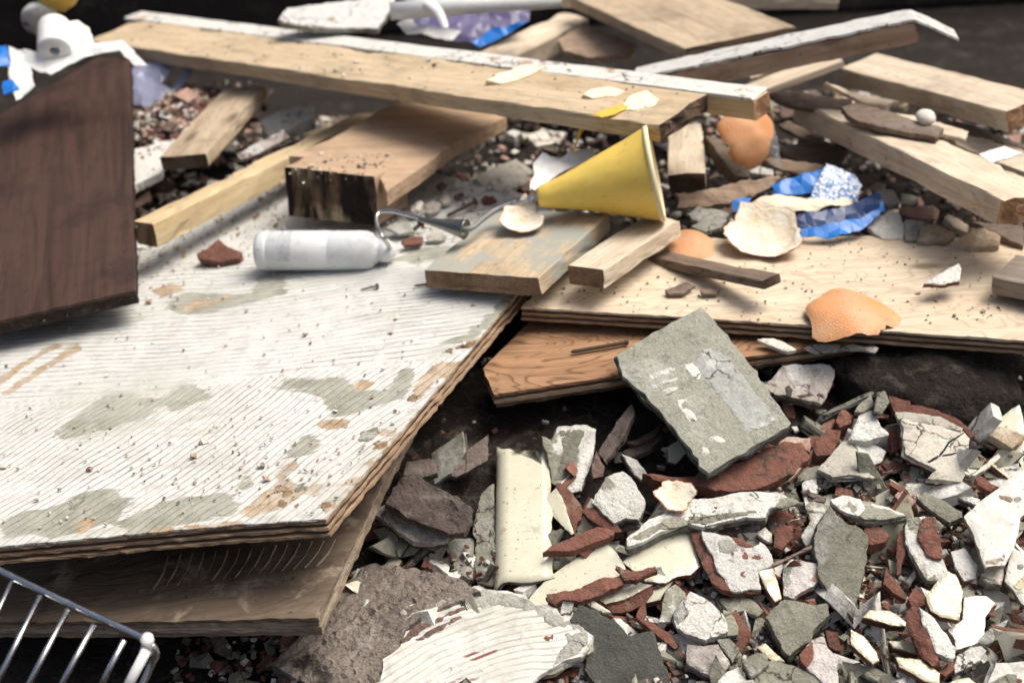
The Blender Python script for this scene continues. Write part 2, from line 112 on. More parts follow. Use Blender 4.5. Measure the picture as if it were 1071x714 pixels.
    {'name': 'glazed_tile', 'label': 'shiny cream glazed tile left of the middle, with a broken red edge', 'kind': 'glaze', 'loc': [0.0452, 0.9294, 0.0924], 'n': [-0.0471, -0.33, 0.9428], 'poly': [[-0.0468, -0.022], [-0.0366, -0.0097], [-0.0236, 0.0043], [-0.0022, 0.0188], [0.0184, 0.0307], [0.027, 0.0338], [0.0343, 0.0232], [0.0399, 0.012], [0.0421, 0.0011], [0.0288, -0.0024], [0.0121, -0.0085], [-0.0044, -0.0127], [-0.0247, -0.0146], [-0.0268, -0.0238], [-0.0376, -0.0302]], 't': 0.009},
    {'name': 'glazed_tile', 'label': 'shiny cream glazed tile right of the red bar', 'kind': 'glaze', 'loc': [0.1233, 0.9432, 0.0985], 'n': [0.0283, -0.3302, 0.9435], 'poly': [[-0.039, -0.0023], [-0.0201, 0.0146], [-0.004, 0.0259], [0.018, 0.036], [0.0218, 0.0257], [0.0246, 0.0087], [0.0272, -0.01], [0.0173, -0.0173], [0.0058, -0.0187], [-0.0047, -0.0249], [-0.0206, -0.0223], [-0.0264, -0.0154]], 't': 0.009, 'ref': 'the right glazed tile'},
    {'name': 'brick_shard', 'label': 'wavy red clay edge on the left cream glazed tile', 'kind': 'redlump', 'loc': [0.0472, 0.9035, 0.0977], 'n': [0.0, -0.3714, 0.9285], 'poly': [[-0.0296, -0.0001], [-0.0172, 0.0022], [-0.001, 0.0043], [0.0185, 0.0127], [0.0346, 0.0126], [0.0344, 0.0068], [0.02, -0.0015], [0.009, -0.0054], [-0.0019, -0.0085], [-0.0151, -0.0062], [-0.0233, -0.0107], [-0.0284, -0.0062]], 't': 0.008},
    {'name': 'brick_chip', 'label': 'forked red chip lying across the two cream glazed tiles', 'kind': 'redlump', 'loc': [0.0959, 0.9171, 0.1051], 'n': [0.0, -0.2873, 0.9578], 'poly': [[-0.0192, 0.008], [-0.007, 0.0014], [0.0067, 0.0033], [0.0143, 0.0058], [0.0158, 0.0004], [0.0046, -0.0038], [-0.0026, -0.0079], [-0.0125, -0.0073]], 't': 0.006},
    {'name': 'glazed_tile', 'label': 'small cream glazed tile with a red broken front below the forked red chip', 'kind': 'glaze', 'loc': [0.0823, 0.9122, 0.0878], 'n': [-0.0478, -0.287, 0.9567], 'poly': [[-0.0208, -0.0041], [-0.0047, 0.0025], [0.0123, 0.0099], [0.0254, 0.0061], [0.0041, -0.0048], [-0.0163, -0.0097]], 't': 0.004},
    {'name': 'brick_shard', 'label': 'red clay front of the small cream glazed tile', 'kind': 'red', 'loc': [0.0895, 0.9076, 0.0827], 'n': [0.0, -0.5735, 0.8192], 'poly': [[-0.0236, -0.0016], [-0.0029, 0.0031], [0.0181, 0.012], [0.0184, 0.0075], [0.0107, -0.0025], [-0.004, -0.0093], [-0.0168, -0.0093]], 't': 0.01},
    {'name': 'tile_shard', 'label': 'small cream sliver with red sides above the dark grey slab', 'kind': 'plaster', 'loc': [0.0577, 0.8982, 0.0885], 'n': [-0.1826, -0.3651, 0.9129], 'poly': [[-0.0113, 0.0069], [-0.0049, 0.0112], [0.0011, 0.0011], [0.0125, -0.009], [0.0058, -0.0082], [-0.0032, -0.002]], 't': 0.006},
    {'name': 'brick_shard', 'label': 'red and white shard leaning right of the dark grey slab', 'kind': 'red', 'loc': [0.1096, 0.8721, 0.0754], 'n': [0.0891, -0.4454, 0.8909], 'poly': [[-0.0189, 0.0148], [-0.0059, 0.011], [0.008, -0.0019], [0.0129, -0.0118], [0.0095, -0.0132], [-0.0056, 0.0011]], 't': 0.008},
    {'name': 'tile_shard', 'label': 'flat white tile plate with a chipped outline', 'kind': 'white', 'loc': [0.1434, 0.8802, 0.0848], 'n': [0.0471, -0.33, 0.9428], 'poly': [[-0.0231, 0.0026], [-0.0155, 0.0134], [-0.0062, 0.0242], [0.0021, 0.0202], [0.0093, 0.0144], [0.0153, 0.006], [0.0205, -0.0024], [0.0205, -0.0132], [0.0104, -0.0182], [0.0005, -0.0223], [-0.0127, -0.0157], [-0.0213, -0.0092]], 't': 0.009, 'patches': [('mortar_pale', [[-0.0231, 0.0026], [-0.0155, 0.0134], [-0.008, 0.0224], [-0.0109, 0.0114], [-0.0087, 0.004], [-0.0158, -0.003], [-0.0203, -0.0074]])], 'ref': 'the flat white plate'},
    {'name': 'mortar_chip', 'label': 'pale grey chip with white inside left of the flat white plate', 'kind': 'greywhite', 'loc': [0.122, 0.8999, 0.0849], 'n': [-0.0925, -0.3698, 0.9245], 'poly': [[-0.0042, 0.013], [0.0043, 0.0167], [0.0114, 0.0082], [0.0122, 0.0035], [0.0009, -0.0074], [-0.0036, -0.0174], [-0.0127, -0.0164], [-0.0083, -0.0003]]},
    {'name': 'mortar_chip', 'label': 'grey slab behind the flat white plate', 'kind': 'grey', 'loc': [0.182, 0.8974, 0.0783], 'n': [0.0, -0.2873, 0.9578], 'poly': [[-0.0195, 0.0092], [-0.0009, 0.0116], [0.0113, 0.0032], [0.0146, -0.005], [0.0092, -0.0095], [-0.0019, -0.0035], [-0.0129, -0.006]]},
    {'name': 'mortar_chip', 'label': 'grey edge under the right side of the flat white plate', 'kind': 'grey', 'loc': [0.1683, 0.8809, 0.075], 'n': [0.0953, -0.286, 0.9535], 'poly': [[-0.0049, 0.014], [0.0008, 0.0116], [0.0064, -0.0033], [0.0042, -0.0107], [-0.0066, -0.0116]], 't': 0.012},
    {'name': 'tile_shard', 'label': 'white tile wedge with red spots right of the cream glazed tiles', 'kind': 'whitespot', 'loc': [0.1852, 0.931, 0.1029], 'n': [0.0925, -0.3698, 0.9245], 'poly': [[-0.0315, 0.0263], [-0.0199, 0.0263], [-0.0088, 0.0224], [0.001, 0.0156], [0.0101, 0.0099], [0.0179, 0.0175], [0.0245, 0.007], [0.0257, -0.0062], [0.0116, -0.0126], [0.0113, -0.0301], [-0.0051, -0.0318], [-0.0147, -0.0309], [-0.0219, -0.0134]], 't': 0.012, 'patches': [('clay_red', [[-0.0002, 0.005], [0.0044, 0.0081], [0.0064, 0.0026], [0.0043, -0.0018], [0.0005, 0.0002]]), ('clay_red', [[-0.0062, -0.0131], [0.0001, -0.0119], [0.0003, -0.0181], [-0.0044, -0.0196]]), ('clay_red', [[-0.0069, 0.021], [0.002, 0.0202], [0.0112, 0.0113], [0.0046, 0.0089], [-0.0043, 0.0146]]), ('mortar_pale', [[-0.0202, 0.0202], [-0.0093, 0.0186], [-0.0035, 0.0106], [-0.0116, 0.0026], [-0.0194, 0.0058]])], 'ref': 'the red spotted wedge'},
    {'name': 'brick_shard', 'label': 'red clay side of the white wedge with red spots', 'kind': 'redbar', 'loc': [0.1577, 0.9279, 0.1], 'n': [-0.2683, -0.3578, 0.8944], 'poly': [[-0.0138, 0.036], [-0.0029, 0.0355], [0.0063, -0.0074], [0.0133, -0.0273], [0.0064, -0.0249], [-0.0015, -0.0168], [-0.0077, 0.005]], 't': 0.012},
    {'name': 'tile_shard', 'label': 'tall narrow cream sliver beside the white wedge with red spots', 'kind': 'cream', 'loc': [0.2063, 0.9123, 0.0918], 'n': [0.2297, -0.3215, 0.9186], 'poly': [[-0.0097, 0.01], [-0.0026, 0.0164], [0.0036, 0.0179], [0.0057, 0.0009], [0.007, -0.0158], [0.0004, -0.0201], [-0.0044, -0.0094]], 't': 0.008},
    {'name': 'plaster_lump', 'label': 'white blocky plaster lump with a pink corner beside the green grey slab', 'kind': 'whitepink', 'loc': [0.2336, 0.9159, 0.0928], 'n': [-0.0464, -0.371, 0.9275], 'poly': [[-0.0155, 0.0107], [-0.0063, 0.0173], [0.0013, 0.0148], [0.0105, 0.0121], [0.0187, 0.0086], [0.0177, -0.0016], [0.0075, -0.0099], [-0.0037, -0.0144], [-0.0111, -0.021], [-0.0191, -0.0167]], 't': 0.018, 'patches': [('clay_pink', [[0.0057, -0.0049], [0.0123, 0.0058], [0.0185, 0.0043], [0.0177, -0.0018], [0.0107, -0.0069]]), ('mortar_pale', [[-0.0147, 0.0101], [-0.0081, 0.0127], [-0.0103, -0.0043], [-0.0138, -0.0132], [-0.0179, -0.0098]])], 'ref': 'the blocky white lump'},
    {'name': 'brick_chip', 'label': 'red chip above the white blocky plaster lump', 'kind': 'red', 'loc': [0.2252, 0.9611, 0.1021], 'n': [0.0, -0.3714, 0.9285], 'poly': [[-0.0058, 0.0054], [0.0007, 0.0111], [0.0111, 0.0104], [0.0075, -0.0028], [-0.0034, -0.0138], [-0.01, -0.0102]], 't': 0.009},
    {'name': 'plaster_chip', 'label': 'pale chips of plaster beside the red chip', 'kind': 'greywhite', 'loc': [0.2127, 0.968, 0.0984], 'n': [0.0, -0.2873, 0.9578], 'poly': [[-0.0084, 0.0028], [0.0004, 0.0093], [0.0048, 0.0019], [0.0039, -0.0076], [-0.0008, -0.0064]]},
    {'name': 'mortar_chip', 'label': 'rounded white and grey mortar chip right of the long white slab', 'kind': 'greywhite', 'loc': [0.2551, 0.9801, 0.1025], 'n': [0.0, -0.2873, 0.9578], 'poly': [[-0.0031, 0.0169], [0.0023, 0.0229], [0.0182, 0.0164], [0.0086, 0.0035], [-0.001, -0.0171], [-0.0098, -0.0269], [-0.0134, -0.0163], [-0.0019, 0.0006]]},
    {'name': 'mortar_slab', 'label': 'large green grey mortar slab at the right of the middle, standing on a point', 'kind': 'grey', 'loc': [0.268, 0.9321, 0.1053], 'n': [0.0455, -0.4099, 0.911], 'poly': [[-0.0204, 0.0127], [-0.0151, 0.0238], [-0.0084, 0.034], [-0.0009, 0.0433], [0.0042, 0.0345], [0.0102, 0.0267], [0.0169, 0.0227], [0.0229, 0.0197], [0.0274, 0.013], [0.0204, -0.0098], [0.012, -0.0321], [-0.0003, -0.0632], [-0.0084, -0.0516], [-0.0172, -0.0382], [-0.0217, -0.0273], [-0.0216, -0.0084]], 't': 0.012, 'ref': 'the green grey slab'},
    {'name': 'mortar_lump', 'label': 'lumpy grey mortar piece with a ragged right side', 'kind': 'grey', 'loc': [0.2213, 0.8655, 0.0844], 'n': [0.0, -0.3304, 0.9439], 'poly': [[-0.0264, 0.0078], [-0.0188, 0.0157], [-0.0082, 0.0235], [0.0096, 0.0197], [0.017, 0.0166], [0.0261, 0.0176], [0.0255, 0.0062], [0.0164, -0.0008], [0.0091, -0.0086], [0.0059, -0.0168], [-0.0043, -0.0218], [-0.0132, -0.0289], [-0.0173, -0.0225], [-0.0213, -0.0075]], 't': 0.018, 'ref': 'the lumpy grey piece'},
    {'name': 'mortar_slab', 'label': 'wide grey slab at the bottom edge right of the middle', 'kind': 'grey', 'loc': [0.2005, 0.8157, 0.077], 'n': [0.0471, -0.33, 0.9428], 'poly': [[-0.0198, 0.0079], [-0.0116, 0.0112], [-0.0039, 0.0119], [0.0116, 0.0054], [0.0279, -0.0061], [0.0266, -0.0161], [-0.0308, -0.0142]], 't': 0.014, 'ref': 'the wide bottom slab'},
    {'name': 'mortar_lump', 'label': 'small blocky grey lump on the wide grey slab at the bottom', 'kind': 'grey', 'loc': [0.178, 0.8197, 0.085], 'n': [-0.0925, -0.3698, 0.9245], 'poly': [[-0.0107, 0.0032], [-0.0019, 0.0078], [0.0084, 0.0091], [0.0093, -0.001], [0.0007, -0.0084], [-0.0059, -0.0107]], 't': 0.02},
    {'name': 'tile_shard', 'label': 'cream sliver behind the wide grey slab at the bottom', 'kind': 'cream', 'loc': [0.1947, 0.8459, 0.0721], 'n': [0.0, -0.2873, 0.9578], 'poly': [[-0.0099, 0.0059], [-0.0029, 0.0092], [0.0035, 0.0005], [0.0097, -0.0081], [-0.0005, -0.0075]], 't': 0.007},
    {'name': 'tile_shard', 'label': 'white shard with a round red patch near the bottom edge', 'kind': 'whitepink', 'loc': [0.2288, 0.8237, 0.0811], 'n': [0.0925, -0.3698, 0.9245], 'poly': [[-0.0146, 0.0039], [-0.0085, 0.013], [-0.0031, 0.0179], [0.0059, 0.0207], [0.0098, 0.01], [0.014, 0.0015], [0.0116, -0.0109], [0.008, -0.0232], [-0.0018, -0.0176], [-0.0082, -0.0107], [-0.0132, -0.0045]], 't': 0.01, 'ref': 'the red patched shard'},
    {'name': 'brick_chip', 'label': 'round red patch on the left of the white shard at the bottom', 'kind': 'red', 'loc': [0.2196, 0.8269, 0.0846], 'n': [0.0925, -0.3698, 0.9245], 'poly': [[-0.0063, 0.001], [-0.0004, 0.0066], [0.0059, 0.0115], [0.006, 0.0023], [0.0034, -0.0046], [-0.0028, -0.0108], [-0.0058, -0.006]], 't': 0.006},
    {'name': 'tile_shard', 'label': 'white stained shard at the bottom beside the red streaked gap', 'kind': 'whitedust', 'loc': [0.1422, 0.8412, 0.0738], 'n': [0.0, -0.3304, 0.9439], 'poly': [[-0.0141, 0.014], [-0.0014, 0.0118], [0.0117, 0.0128], [0.0184, -0.0054], [0.0074, -0.0184], [-0.0057, -0.0115], [-0.0162, -0.0034]], 't': 0.012, 'patches': [('mortar_grey', [[-0.0144, 0.0009], [-0.0075, -0.0053], [-0.0006, -0.0115], [-0.0057, -0.0112], [-0.015, -0.0034]])], 'ref': 'the stained white shard'},
    {'name': 'plaster_lump', 'label': 'white lump at the bottom edge left of the wide grey slab', 'kind': 'white', 'loc': [0.1587, 0.8131, 0.075], 'n': [0.0, -0.3304, 0.9439], 'poly': [[-0.0116, -0.0001], [-0.0035, 0.0079], [0.0059, 0.0119], [0.0117, -0.0015], [0.0096, -0.0097], [-0.0121, -0.0085]], 't': 0.018},
    {'name': 'mortar_chip', 'label': 'square grey chip behind the white stained shard', 'kind': 'grey', 'loc': [0.1619, 0.8527, 0.0728], 'n': [0.0, -0.3714, 0.9285], 'poly': [[-0.0082, 0.0083], [0.001, 0.0088], [0.0086, -0.0006], [0.0013, -0.0123], [-0.0027, -0.0042]]},
    {'name': 'mortar_block', 'label': 'white block with a red core strip standing right of the green grey slab', 'kind': 'greywhite', 'loc': [0.3432, 0.9404, 0.1017], 'n': [0.0447, -0.4468, 0.8935], 'poly': [[-0.0109, 0.0239], [-0.0028, 0.026], [0.0044, 0.0268], [0.0141, 0.0249], [0.0139, 0.0091], [0.0122, -0.0092], [0.0123, -0.0273], [0.0062, -0.0352], [-0.006, -0.0348], [-0.0119, -0.0174], [-0.017, 0.0009], [-0.0147, 0.0124]], 't': 0.016, 'patches': [('mortar_grey', [[-0.0105, 0.0223], [-0.0029, 0.0252], [0.0013, 0.025], [-0.0014, 0.0189], [-0.0083, 0.0129], [-0.0131, 0.0131]]), ('plaster_white', [[-0.0071, -0.0146], [0.001, -0.0149], [0.01, -0.0182], [0.006, -0.03], [-0.0041, -0.0326], [-0.0074, -0.0221]])], 'ref': 'the red cored block'},
    {'name': 'brick_shard', 'label': 'red core strip on the white block', 'kind': 'redlump', 'loc': [0.3464, 0.9426, 0.1063], 'n': [0.0447, -0.4468, 0.8935], 'poly': [[-0.0017, 0.0189], [0.004, 0.0196], [0.0098, 0.0191], [0.0088, 0.0003], [0.0069, -0.0209], [0.0008, -0.0207], [-0.0054, -0.0175], [-0.0075, -0.0083], [-0.01, -0.0006], [-0.0057, 0.01]], 't': 0.006},
    {'name': 'brick_shard', 'label': 'thin upright red brown shard left of the white block with red core', 'kind': 'red', 'loc': [0.3214, 0.9383, 0.095], 'n': [-0.2592, -0.4319, 0.8639], 'poly': [[0.0018, 0.0179], [0.0083, 0.0216], [0.005, 0.0019], [-0.0039, -0.0191], [-0.007, -0.02], [-0.0043, -0.0024]], 't': 0.007},
    {'name': 'mortar_slab', 'label': 'flat grey slab behind the white block with red core', 'kind': 'grey', 'loc': [0.3667, 0.9773, 0.1115], 'n': [0.0, -0.3304, 0.9439], 'poly': [[-0.0187, 0.0112], [-0.0099, 0.0183], [0.0031, 0.0066], [0.0159, -0.0049], [0.0157, -0.0114], [0.003, -0.0165], [-0.0091, -0.0033]], 't': 0.009, 'ref': 'the flat grey slab'},
    {'name': 'tile_shard', 'label': 'thin pale slab edge behind the flat grey slab', 'kind': 'greywhite', 'loc': [0.3887, 0.9977, 0.1106], 'n': [0.0, -0.2873, 0.9578], 'poly': [[-0.0171, 0.0091], [-0.0073, 0.011], [0.0045, 0.0015], [0.0156, -0.0074], [0.0119, -0.0135], [-0.0075, -0.0008]], 't': 0.006},
    {'name': 'glazed_tile', 'label': 'big bright white tile at the right edge of the picture', 'kind': 'whitetile', 'loc': [0.4061, 0.9424, 0.1163], 'n': [-0.1107, -0.3691, 0.9228], 'poly': [[-0.0282, 0.0109], [-0.0084, 0.0259], [0.0151, 0.0415], [0.042, 0.057], [0.0301, 0.0128], [0.0173, 0.0039], [0.0091, -0.0151], [0.0015, -0.0291], [-0.0066, -0.0392], [-0.0232, -0.0398], [-0.0237, -0.023], [-0.025, -0.0058]], 't': 0.009, 'patches': [('mortar_pale', [[0.0168, 0.0233], [0.0219, 0.0259], [0.0252, 0.023], [0.0214, 0.0178], [0.0166, 0.0176]]), ('plaster_tan', [[-0.0223, -0.0379], [-0.0156, -0.0372], [-0.0065, -0.0353], [-0.0027, -0.028], [-0.0119, -0.033], [-0.0207, -0.0342]]), ('plaster_tan', [[0.0047, 0.0291], [0.0115, 0.0265], [0.0161, 0.0234], [0.0133, 0.0205], [0.0067, 0.0239]])], 'ref': 'the big bright tile'},
    {'name': 'tile_shard', 'label': 'white cream tile shard under the big bright white tile', 'kind': 'whitespot', 'loc': [0.3733, 0.9236, 0.0908], 'n': [0.0, -0.3714, 0.9285], 'poly': [[-0.0093, 0.0123], [0.0028, 0.0159], [0.0068, 0.0074], [0.0099, -0.0023], [0.0041, -0.0144], [-0.0051, -0.0162], [-0.0092, -0.0027]], 't': 0.009},
    {'name': 'tile_shard', 'label': 'pale crumbly shard under the point of the big bright white tile', 'kind': 'plaster', 'loc': [0.3938, 0.9126, 0.0879], 'n': [0.0, -0.3714, 0.9285], 'poly': [[-0.0118, -0.0024], [-0.0062, 0.0063], [0.0017, 0.0081], [0.0111, 0.0102], [0.0084, -0.0024], [0.0034, -0.0114], [-0.0066, -0.0085]], 't': 0.012},
    {'name': 'glazed_tile', 'label': 'pale yellow glazed tile with a thick red edge below', 'kind': 'cream', 'loc': [0.3443, 0.8769, 0.0962], 'n': [0.0, -0.3714, 0.9285], 'poly': [[-0.018, 0.0003], [-0.0064, 0.0124], [0.005, 0.0216], [0.0109, 0.0185], [0.0119, 0.0105], [0.0127, 0.003], [0.0081, -0.0102], [0.0034, -0.0233], [-0.0099, -0.0194], [-0.0176, -0.0133]], 't': 0.009, 'ref': 'the pale yellow tile'},
    {'name': 'tile_shard', 'label': 'large flat white tile below the pale yellow tile', 'kind': 'whitetile', 'loc': [0.3609, 0.8634, 0.0781], 'n': [0.0478, -0.287, 0.9567], 'poly': [[-0.0208, -0.0066], [-0.0066, 0.0023], [0.0005, 0.0241], [0.0105, 0.0262], [0.0189, 0.0252], [0.0246, 0.0183], [0.0129, 0.0048], [0.0077, -0.0105], [-0.0004, -0.0197], [-0.01, -0.0228], [-0.0194, -0.0256], [-0.0179, -0.0158]], 't': 0.008, 'ref': 'the large flat tile'},
    {'name': 'brick_shard', 'label': 'red brown brick piece with a white painted face', 'kind': 'redlump', 'loc': [0.3108, 0.835, 0.0935], 'n': [-0.2683, -0.3578, 0.8944], 'poly': [[-0.0089, 0.0165], [-0.0057, 0.0214], [-0.0023, 0.0242], [0.0035, 0.0226], [0.0068, 0.009], [0.0087, -0.0154], [0.008, -0.0263], [0.0021, -0.0282], [-0.0038, -0.0215], [-0.0083, -0.0022]], 't': 0.016, 'ref': 'the white faced brick'},
    {'name': 'tile_shard', 'label': 'white painted face of the red brown brick piece', 'kind': 'white', 'loc': [0.3222, 0.8306, 0.0952], 'n': [0.1379, -0.3678, 0.9196], 'poly': [[-0.0093, 0.0241], [-0.0043, 0.0198], [0.0006, 0.0142], [0.0064, 0.0015], [0.0127, -0.0114], [0.0093, -0.0188], [0.0043, -0.0204], [-0.0046, -0.0158], [-0.0061, -0.0016], [-0.009, 0.0083]], 't': 0.008},
    {'name': 'glazed_tile', 'label': 'cream glazed chip with a dark red edge, above the narrow cream shard', 'kind': 'cream', 'loc': [0.2936, 0.8679, 0.0828], 'n': [0.0, -0.3304, 0.9439], 'poly': [[-0.0196, 0.0027], [-0.0131, 0.0087], [0.0036, 0.0069], [0.0102, 0.0009], [0.014, -0.0041], [0.0128, -0.0077], [0.002, -0.0064], [-0.0099, -0.0012]], 't': 0.012},
    {'name': 'glazed_tile', 'label': 'narrow cream shard with a white edge at the lower right', 'kind': 'cream', 'loc': [0.267, 0.8346, 0.0814], 'n': [0.0925, -0.3698, 0.9245], 'poly': [[-0.0079, 0.017], [0.0007, 0.011], [0.0085, -0.0033], [0.0095, -0.0106], [0.0035, -0.0134], [-0.0038, -0.0046], [-0.0105, 0.0039]], 't': 0.007, 'ref': 'the narrow cream shard'},
    {'name': 'glazed_tile', 'label': 'cream and red chip left of the red brown brick piece', 'kind': 'cream', 'loc': [0.3005, 0.8413, 0.0758], 'n': [0.0, -0.3714, 0.9285], 'poly': [[-0.0111, 0.0051], [0.0041, 0.0048], [0.0097, -0.0001], [0.0098, -0.0072], [-0.0039, -0.0022], [-0.0086, -0.0005]], 't': 0.012},
    {'name': 'glazed_tile', 'label': 'long cream chip below the cream and red chip', 'kind': 'cream', 'loc': [0.3029, 0.8083, 0.079], 'n': [0.0, -0.3714, 0.9285], 'poly': [[-0.0156, 0.013], [0.0035, 0.0091], [0.0152, -0.0029], [0.013, -0.0123], [0.0031, -0.009], [-0.0053, -0.002], [-0.014, 0.004]], 't': 0.009, 'ref': 'the long cream chip'},
    {'name': 'tile_shard', 'label': 'jagged white shard right of the red brown brick piece', 'kind': 'whitejag', 'loc': [0.3465, 0.8235, 0.075], 'n': [0.0, -0.3714, 0.9285], 'poly': [[-0.0123, -0.0054], [-0.0073, 0.0048], [0.003, 0.0077], [0.0118, 0.0096], [0.0154, 0.0063], [0.0088, -0.002], [-0.0055, -0.0086], [-0.0139, -0.0122]], 't': 0.01, 'ref': 'the jagged white shard'},
    {'name': 'brick_chip', 'label': 'red chip under the white painted brick face', 'kind': 'red', 'loc': [0.3276, 0.8148, 0.075], 'n': [0.0, -0.3714, 0.9285], 'poly': [[-0.0077, -0.003], [-0.0001, 0.0035], [0.0063, 0.008], [0.0054, -0.001], [-0.0038, -0.0076]], 't': 0.01},
    {'name': 'tile_shard', 'label': 'pointed grey shard with a red end near the lower right corner', 'kind': 'greypale', 'loc': [0.3743, 0.8521, 0.0747], 'n': [0.0, -0.3714, 0.9285], 'poly': [[-0.013, -0.0064], [-0.0038, 0.0017], [0.0056, 0.0077], [0.016, 0.0118], [0.0029, -0.0052], [-0.0077, -0.0095]], 't': 0.008, 'ref': 'the pointed grey shard'},
    {'name': 'tile_shard', 'label': 'white tile with a cream corner at the right edge, below the big bright tile', 'kind': 'whitetile', 'loc': [0.4094, 0.9024, 0.0895], 'n': [-0.1379, -0.3678, 0.9196], 'poly': [[-0.0101, -0.001], [-0.0029, 0.0143], [0.0046, 0.0305], [0.0142, 0.0165], [0.0023, -0.0277], [-0.0028, -0.0225], [-0.0053, -0.0101]], 't': 0.01, 'patches': [('glaze_yellow', [[-0.0041, -0.0078], [0.0066, 0.0022], [0.0107, -0.0014], [0.0038, -0.0172], [-0.0014, -0.015]]), ('mortar_pale', [[0.0037, 0.0118], [0.0092, 0.0125], [0.0092, 0.0078], [0.0033, 0.0079]])]},
    {'name': 'mortar_slab', 'label': 'black slab piece in the lower right corner', 'kind': 'black', 'loc': [0.3503, 0.8134, 0.065], 'n': [0.0, -0.3714, 0.9285], 'poly': [[-0.0173, -0.0025], [-0.0085, 0.0025], [0.0134, 0.014], [0.0161, 0.0038], [0.0074, -0.0094], [-0.0112, -0.0084]], 't': 0.01},
    {'name': 'glazed_tile', 'label': 'rounded cream chip at the bottom edge near the corner', 'kind': 'cream', 'loc': [0.3315, 0.7947, 0.075], 'n': [0.0, -0.2873, 0.9578], 'poly': [[-0.0116, 0.0013], [-0.0021, 0.0048], [0.0082, 0.0059], [0.0146, -0.0026], [0.0015, -0.0054], [-0.0105, -0.004]], 't': 0.009},
    {'name': 'mortar_chip', 'label': 'dark grey chip at the bottom edge near the right corner', 'kind': 'grey', 'loc': [0.3682, 0.802, 0.069], 'n': [0.0, -0.2873, 0.9578], 'poly': [[-0.0129, -0.0003], [0.0, 0.0078], [0.011, 0.0057], [0.0099, -0.0057], [-0.008, -0.0075]], 't': 0.014},
    {'name': 'brick_lump', 'label': 'rough orange red lump in the gap beside the green grey slab', 'kind': 'redlump', 'loc': [0.3038, 0.9559, 0.1004], 'n': [0.0, -0.3714, 0.9285], 'poly': [[-0.0073, 0.0091], [0.0035, 0.0129], [0.012, -0.0011], [0.0082, -0.006], [-0.005, -0.0085], [-0.0115, -0.0064]], 't': 0.014},
    {'name': 'tile_shard', 'label': 'white and grey flat slab with a crumbly edge above the green grey slab', 'kind': 'greywhite2', 'loc': [0.3042, 0.9737, 0.1163], 'n': [0.0, -0.2425, 0.9701], 'poly': [[-0.017, 0.0141], [-0.0077, 0.0116], [0.0013, 0.0076], [0.0151, 0.0007], [0.0288, -0.0095], [0.008, -0.012], [-0.0084, -0.0109], [-0.0203, -0.0015]], 't': 0.012, 'ref': 'the crumbly flat slab'},
    {'name': 'tile_shard', 'label': 'crumbly white chip above the white and grey flat slab', 'kind': 'greywhite', 'loc': [0.2852, 0.9787, 0.118], 'n': [0.0, -0.2425, 0.9701], 'poly': [[-0.0142, 0.0068], [-0.0025, 0.0126], [0.0118, 0.0063], [0.0133, -0.0053], [0.0063, -0.0122], [-0.0039, -0.0078], [-0.0108, -0.0003]], 't': 0.01},
    {'name': 'tile_shard', 'label': 'small cream and red chip among the crumbs above the flat slab', 'kind': 'pink', 'loc': [0.3403, 0.9958, 0.1099], 'n': [0.0, -0.2873, 0.9578], 'poly': [[-0.009, 0.0041], [-0.0026, 0.0101], [0.0031, 0.0042], [0.0091, -0.0035], [0.0028, -0.0094], [-0.0034, -0.0054]], 't': 0.008},
    {'name': 'brick_shard', 'label': 'thin red strip beside the dark hole at the lower right', 'kind': 'red', 'loc': [0.3097, 0.9065, 0.0844], 'n': [0.1826, -0.3651, 0.9129], 'poly': [[-0.0099, 0.0027], [-0.0041, 0.017], [0.0006, 0.0078], [0.0093, -0.0087], [0.007, -0.0126], [-0.0028, -0.0062]], 't': 0.008},
    {'name': 'brick_chip', 'label': 'brown chip with a white spot beside the pale yellow tile', 'kind': 'red', 'loc': [0.3245, 0.8908, 0.0829], 'n': [0.0, -0.3714, 0.9285], 'poly': [[-0.0083, 0.0008], [0.0014, 0.0132], [0.0053, 0.0038], [0.0078, -0.0032], [0.0007, -0.0077], [-0.007, -0.0069]], 't': 0.012},
    {'name': 'brick_chip', 'label': 'red chip under the big bright white tile', 'kind': 'red', 'loc': [0.4117, 1.0032, 0.1165], 'n': [0.0, -0.2873, 0.9578], 'poly': [[-0.0062, 0.0059], [-0.001, 0.0093], [0.0102, -0.0044], [0.0024, -0.0094], [-0.0054, -0.0015]], 't': 0.008},
    {'name': 'tile_shard', 'label': 'single tile shard with a red broken side lying on the sunlit plywood', 'kind': 'whitered2', 'loc': [0.4281, 1.2041, 0.224], 'n': [0.0, -0.2873, 0.9578], 'poly': [[-0.0259, -0.0089], [-0.0044, 0.0061], [0.0154, 0.0173], [0.0149, 0.0046], [0.0089, -0.0075], [-0.0089, -0.0116]], 't': 0.006},
    {'name': 'bark_strip', 'label': 'rough weathered wood splinter under the thin pale lath', 'kind': 'barkwood', 'loc': [0.3667, 1.5593, 0.288], 'n': [0.0, -0.2873, 0.9578], 'poly': [[-0.0505, 0.0165], [-0.0209, 0.0221], [0.0083, 0.0085], [0.0485, -0.0033], [0.0435, -0.02], [0.003, -0.0196], [-0.0319, -0.0042]], 't': 0.008},
    {'name': 'wood_splinter', 'label': 'brown rough splinter lying across the lower sunlit plank', 'kind': 'barkwood', 'loc': [0.4256, 1.4532, 0.2981], 'n': [0.0, -0.1961, 0.9806], 'poly': [[-0.0428, 0.0286], [-0.0253, 0.0399], [0.0053, 0.0159], [0.0569, -0.0257], [0.0449, -0.0436], [-0.0031, -0.0196], [-0.036, 0.0044]], 't': 0.009},
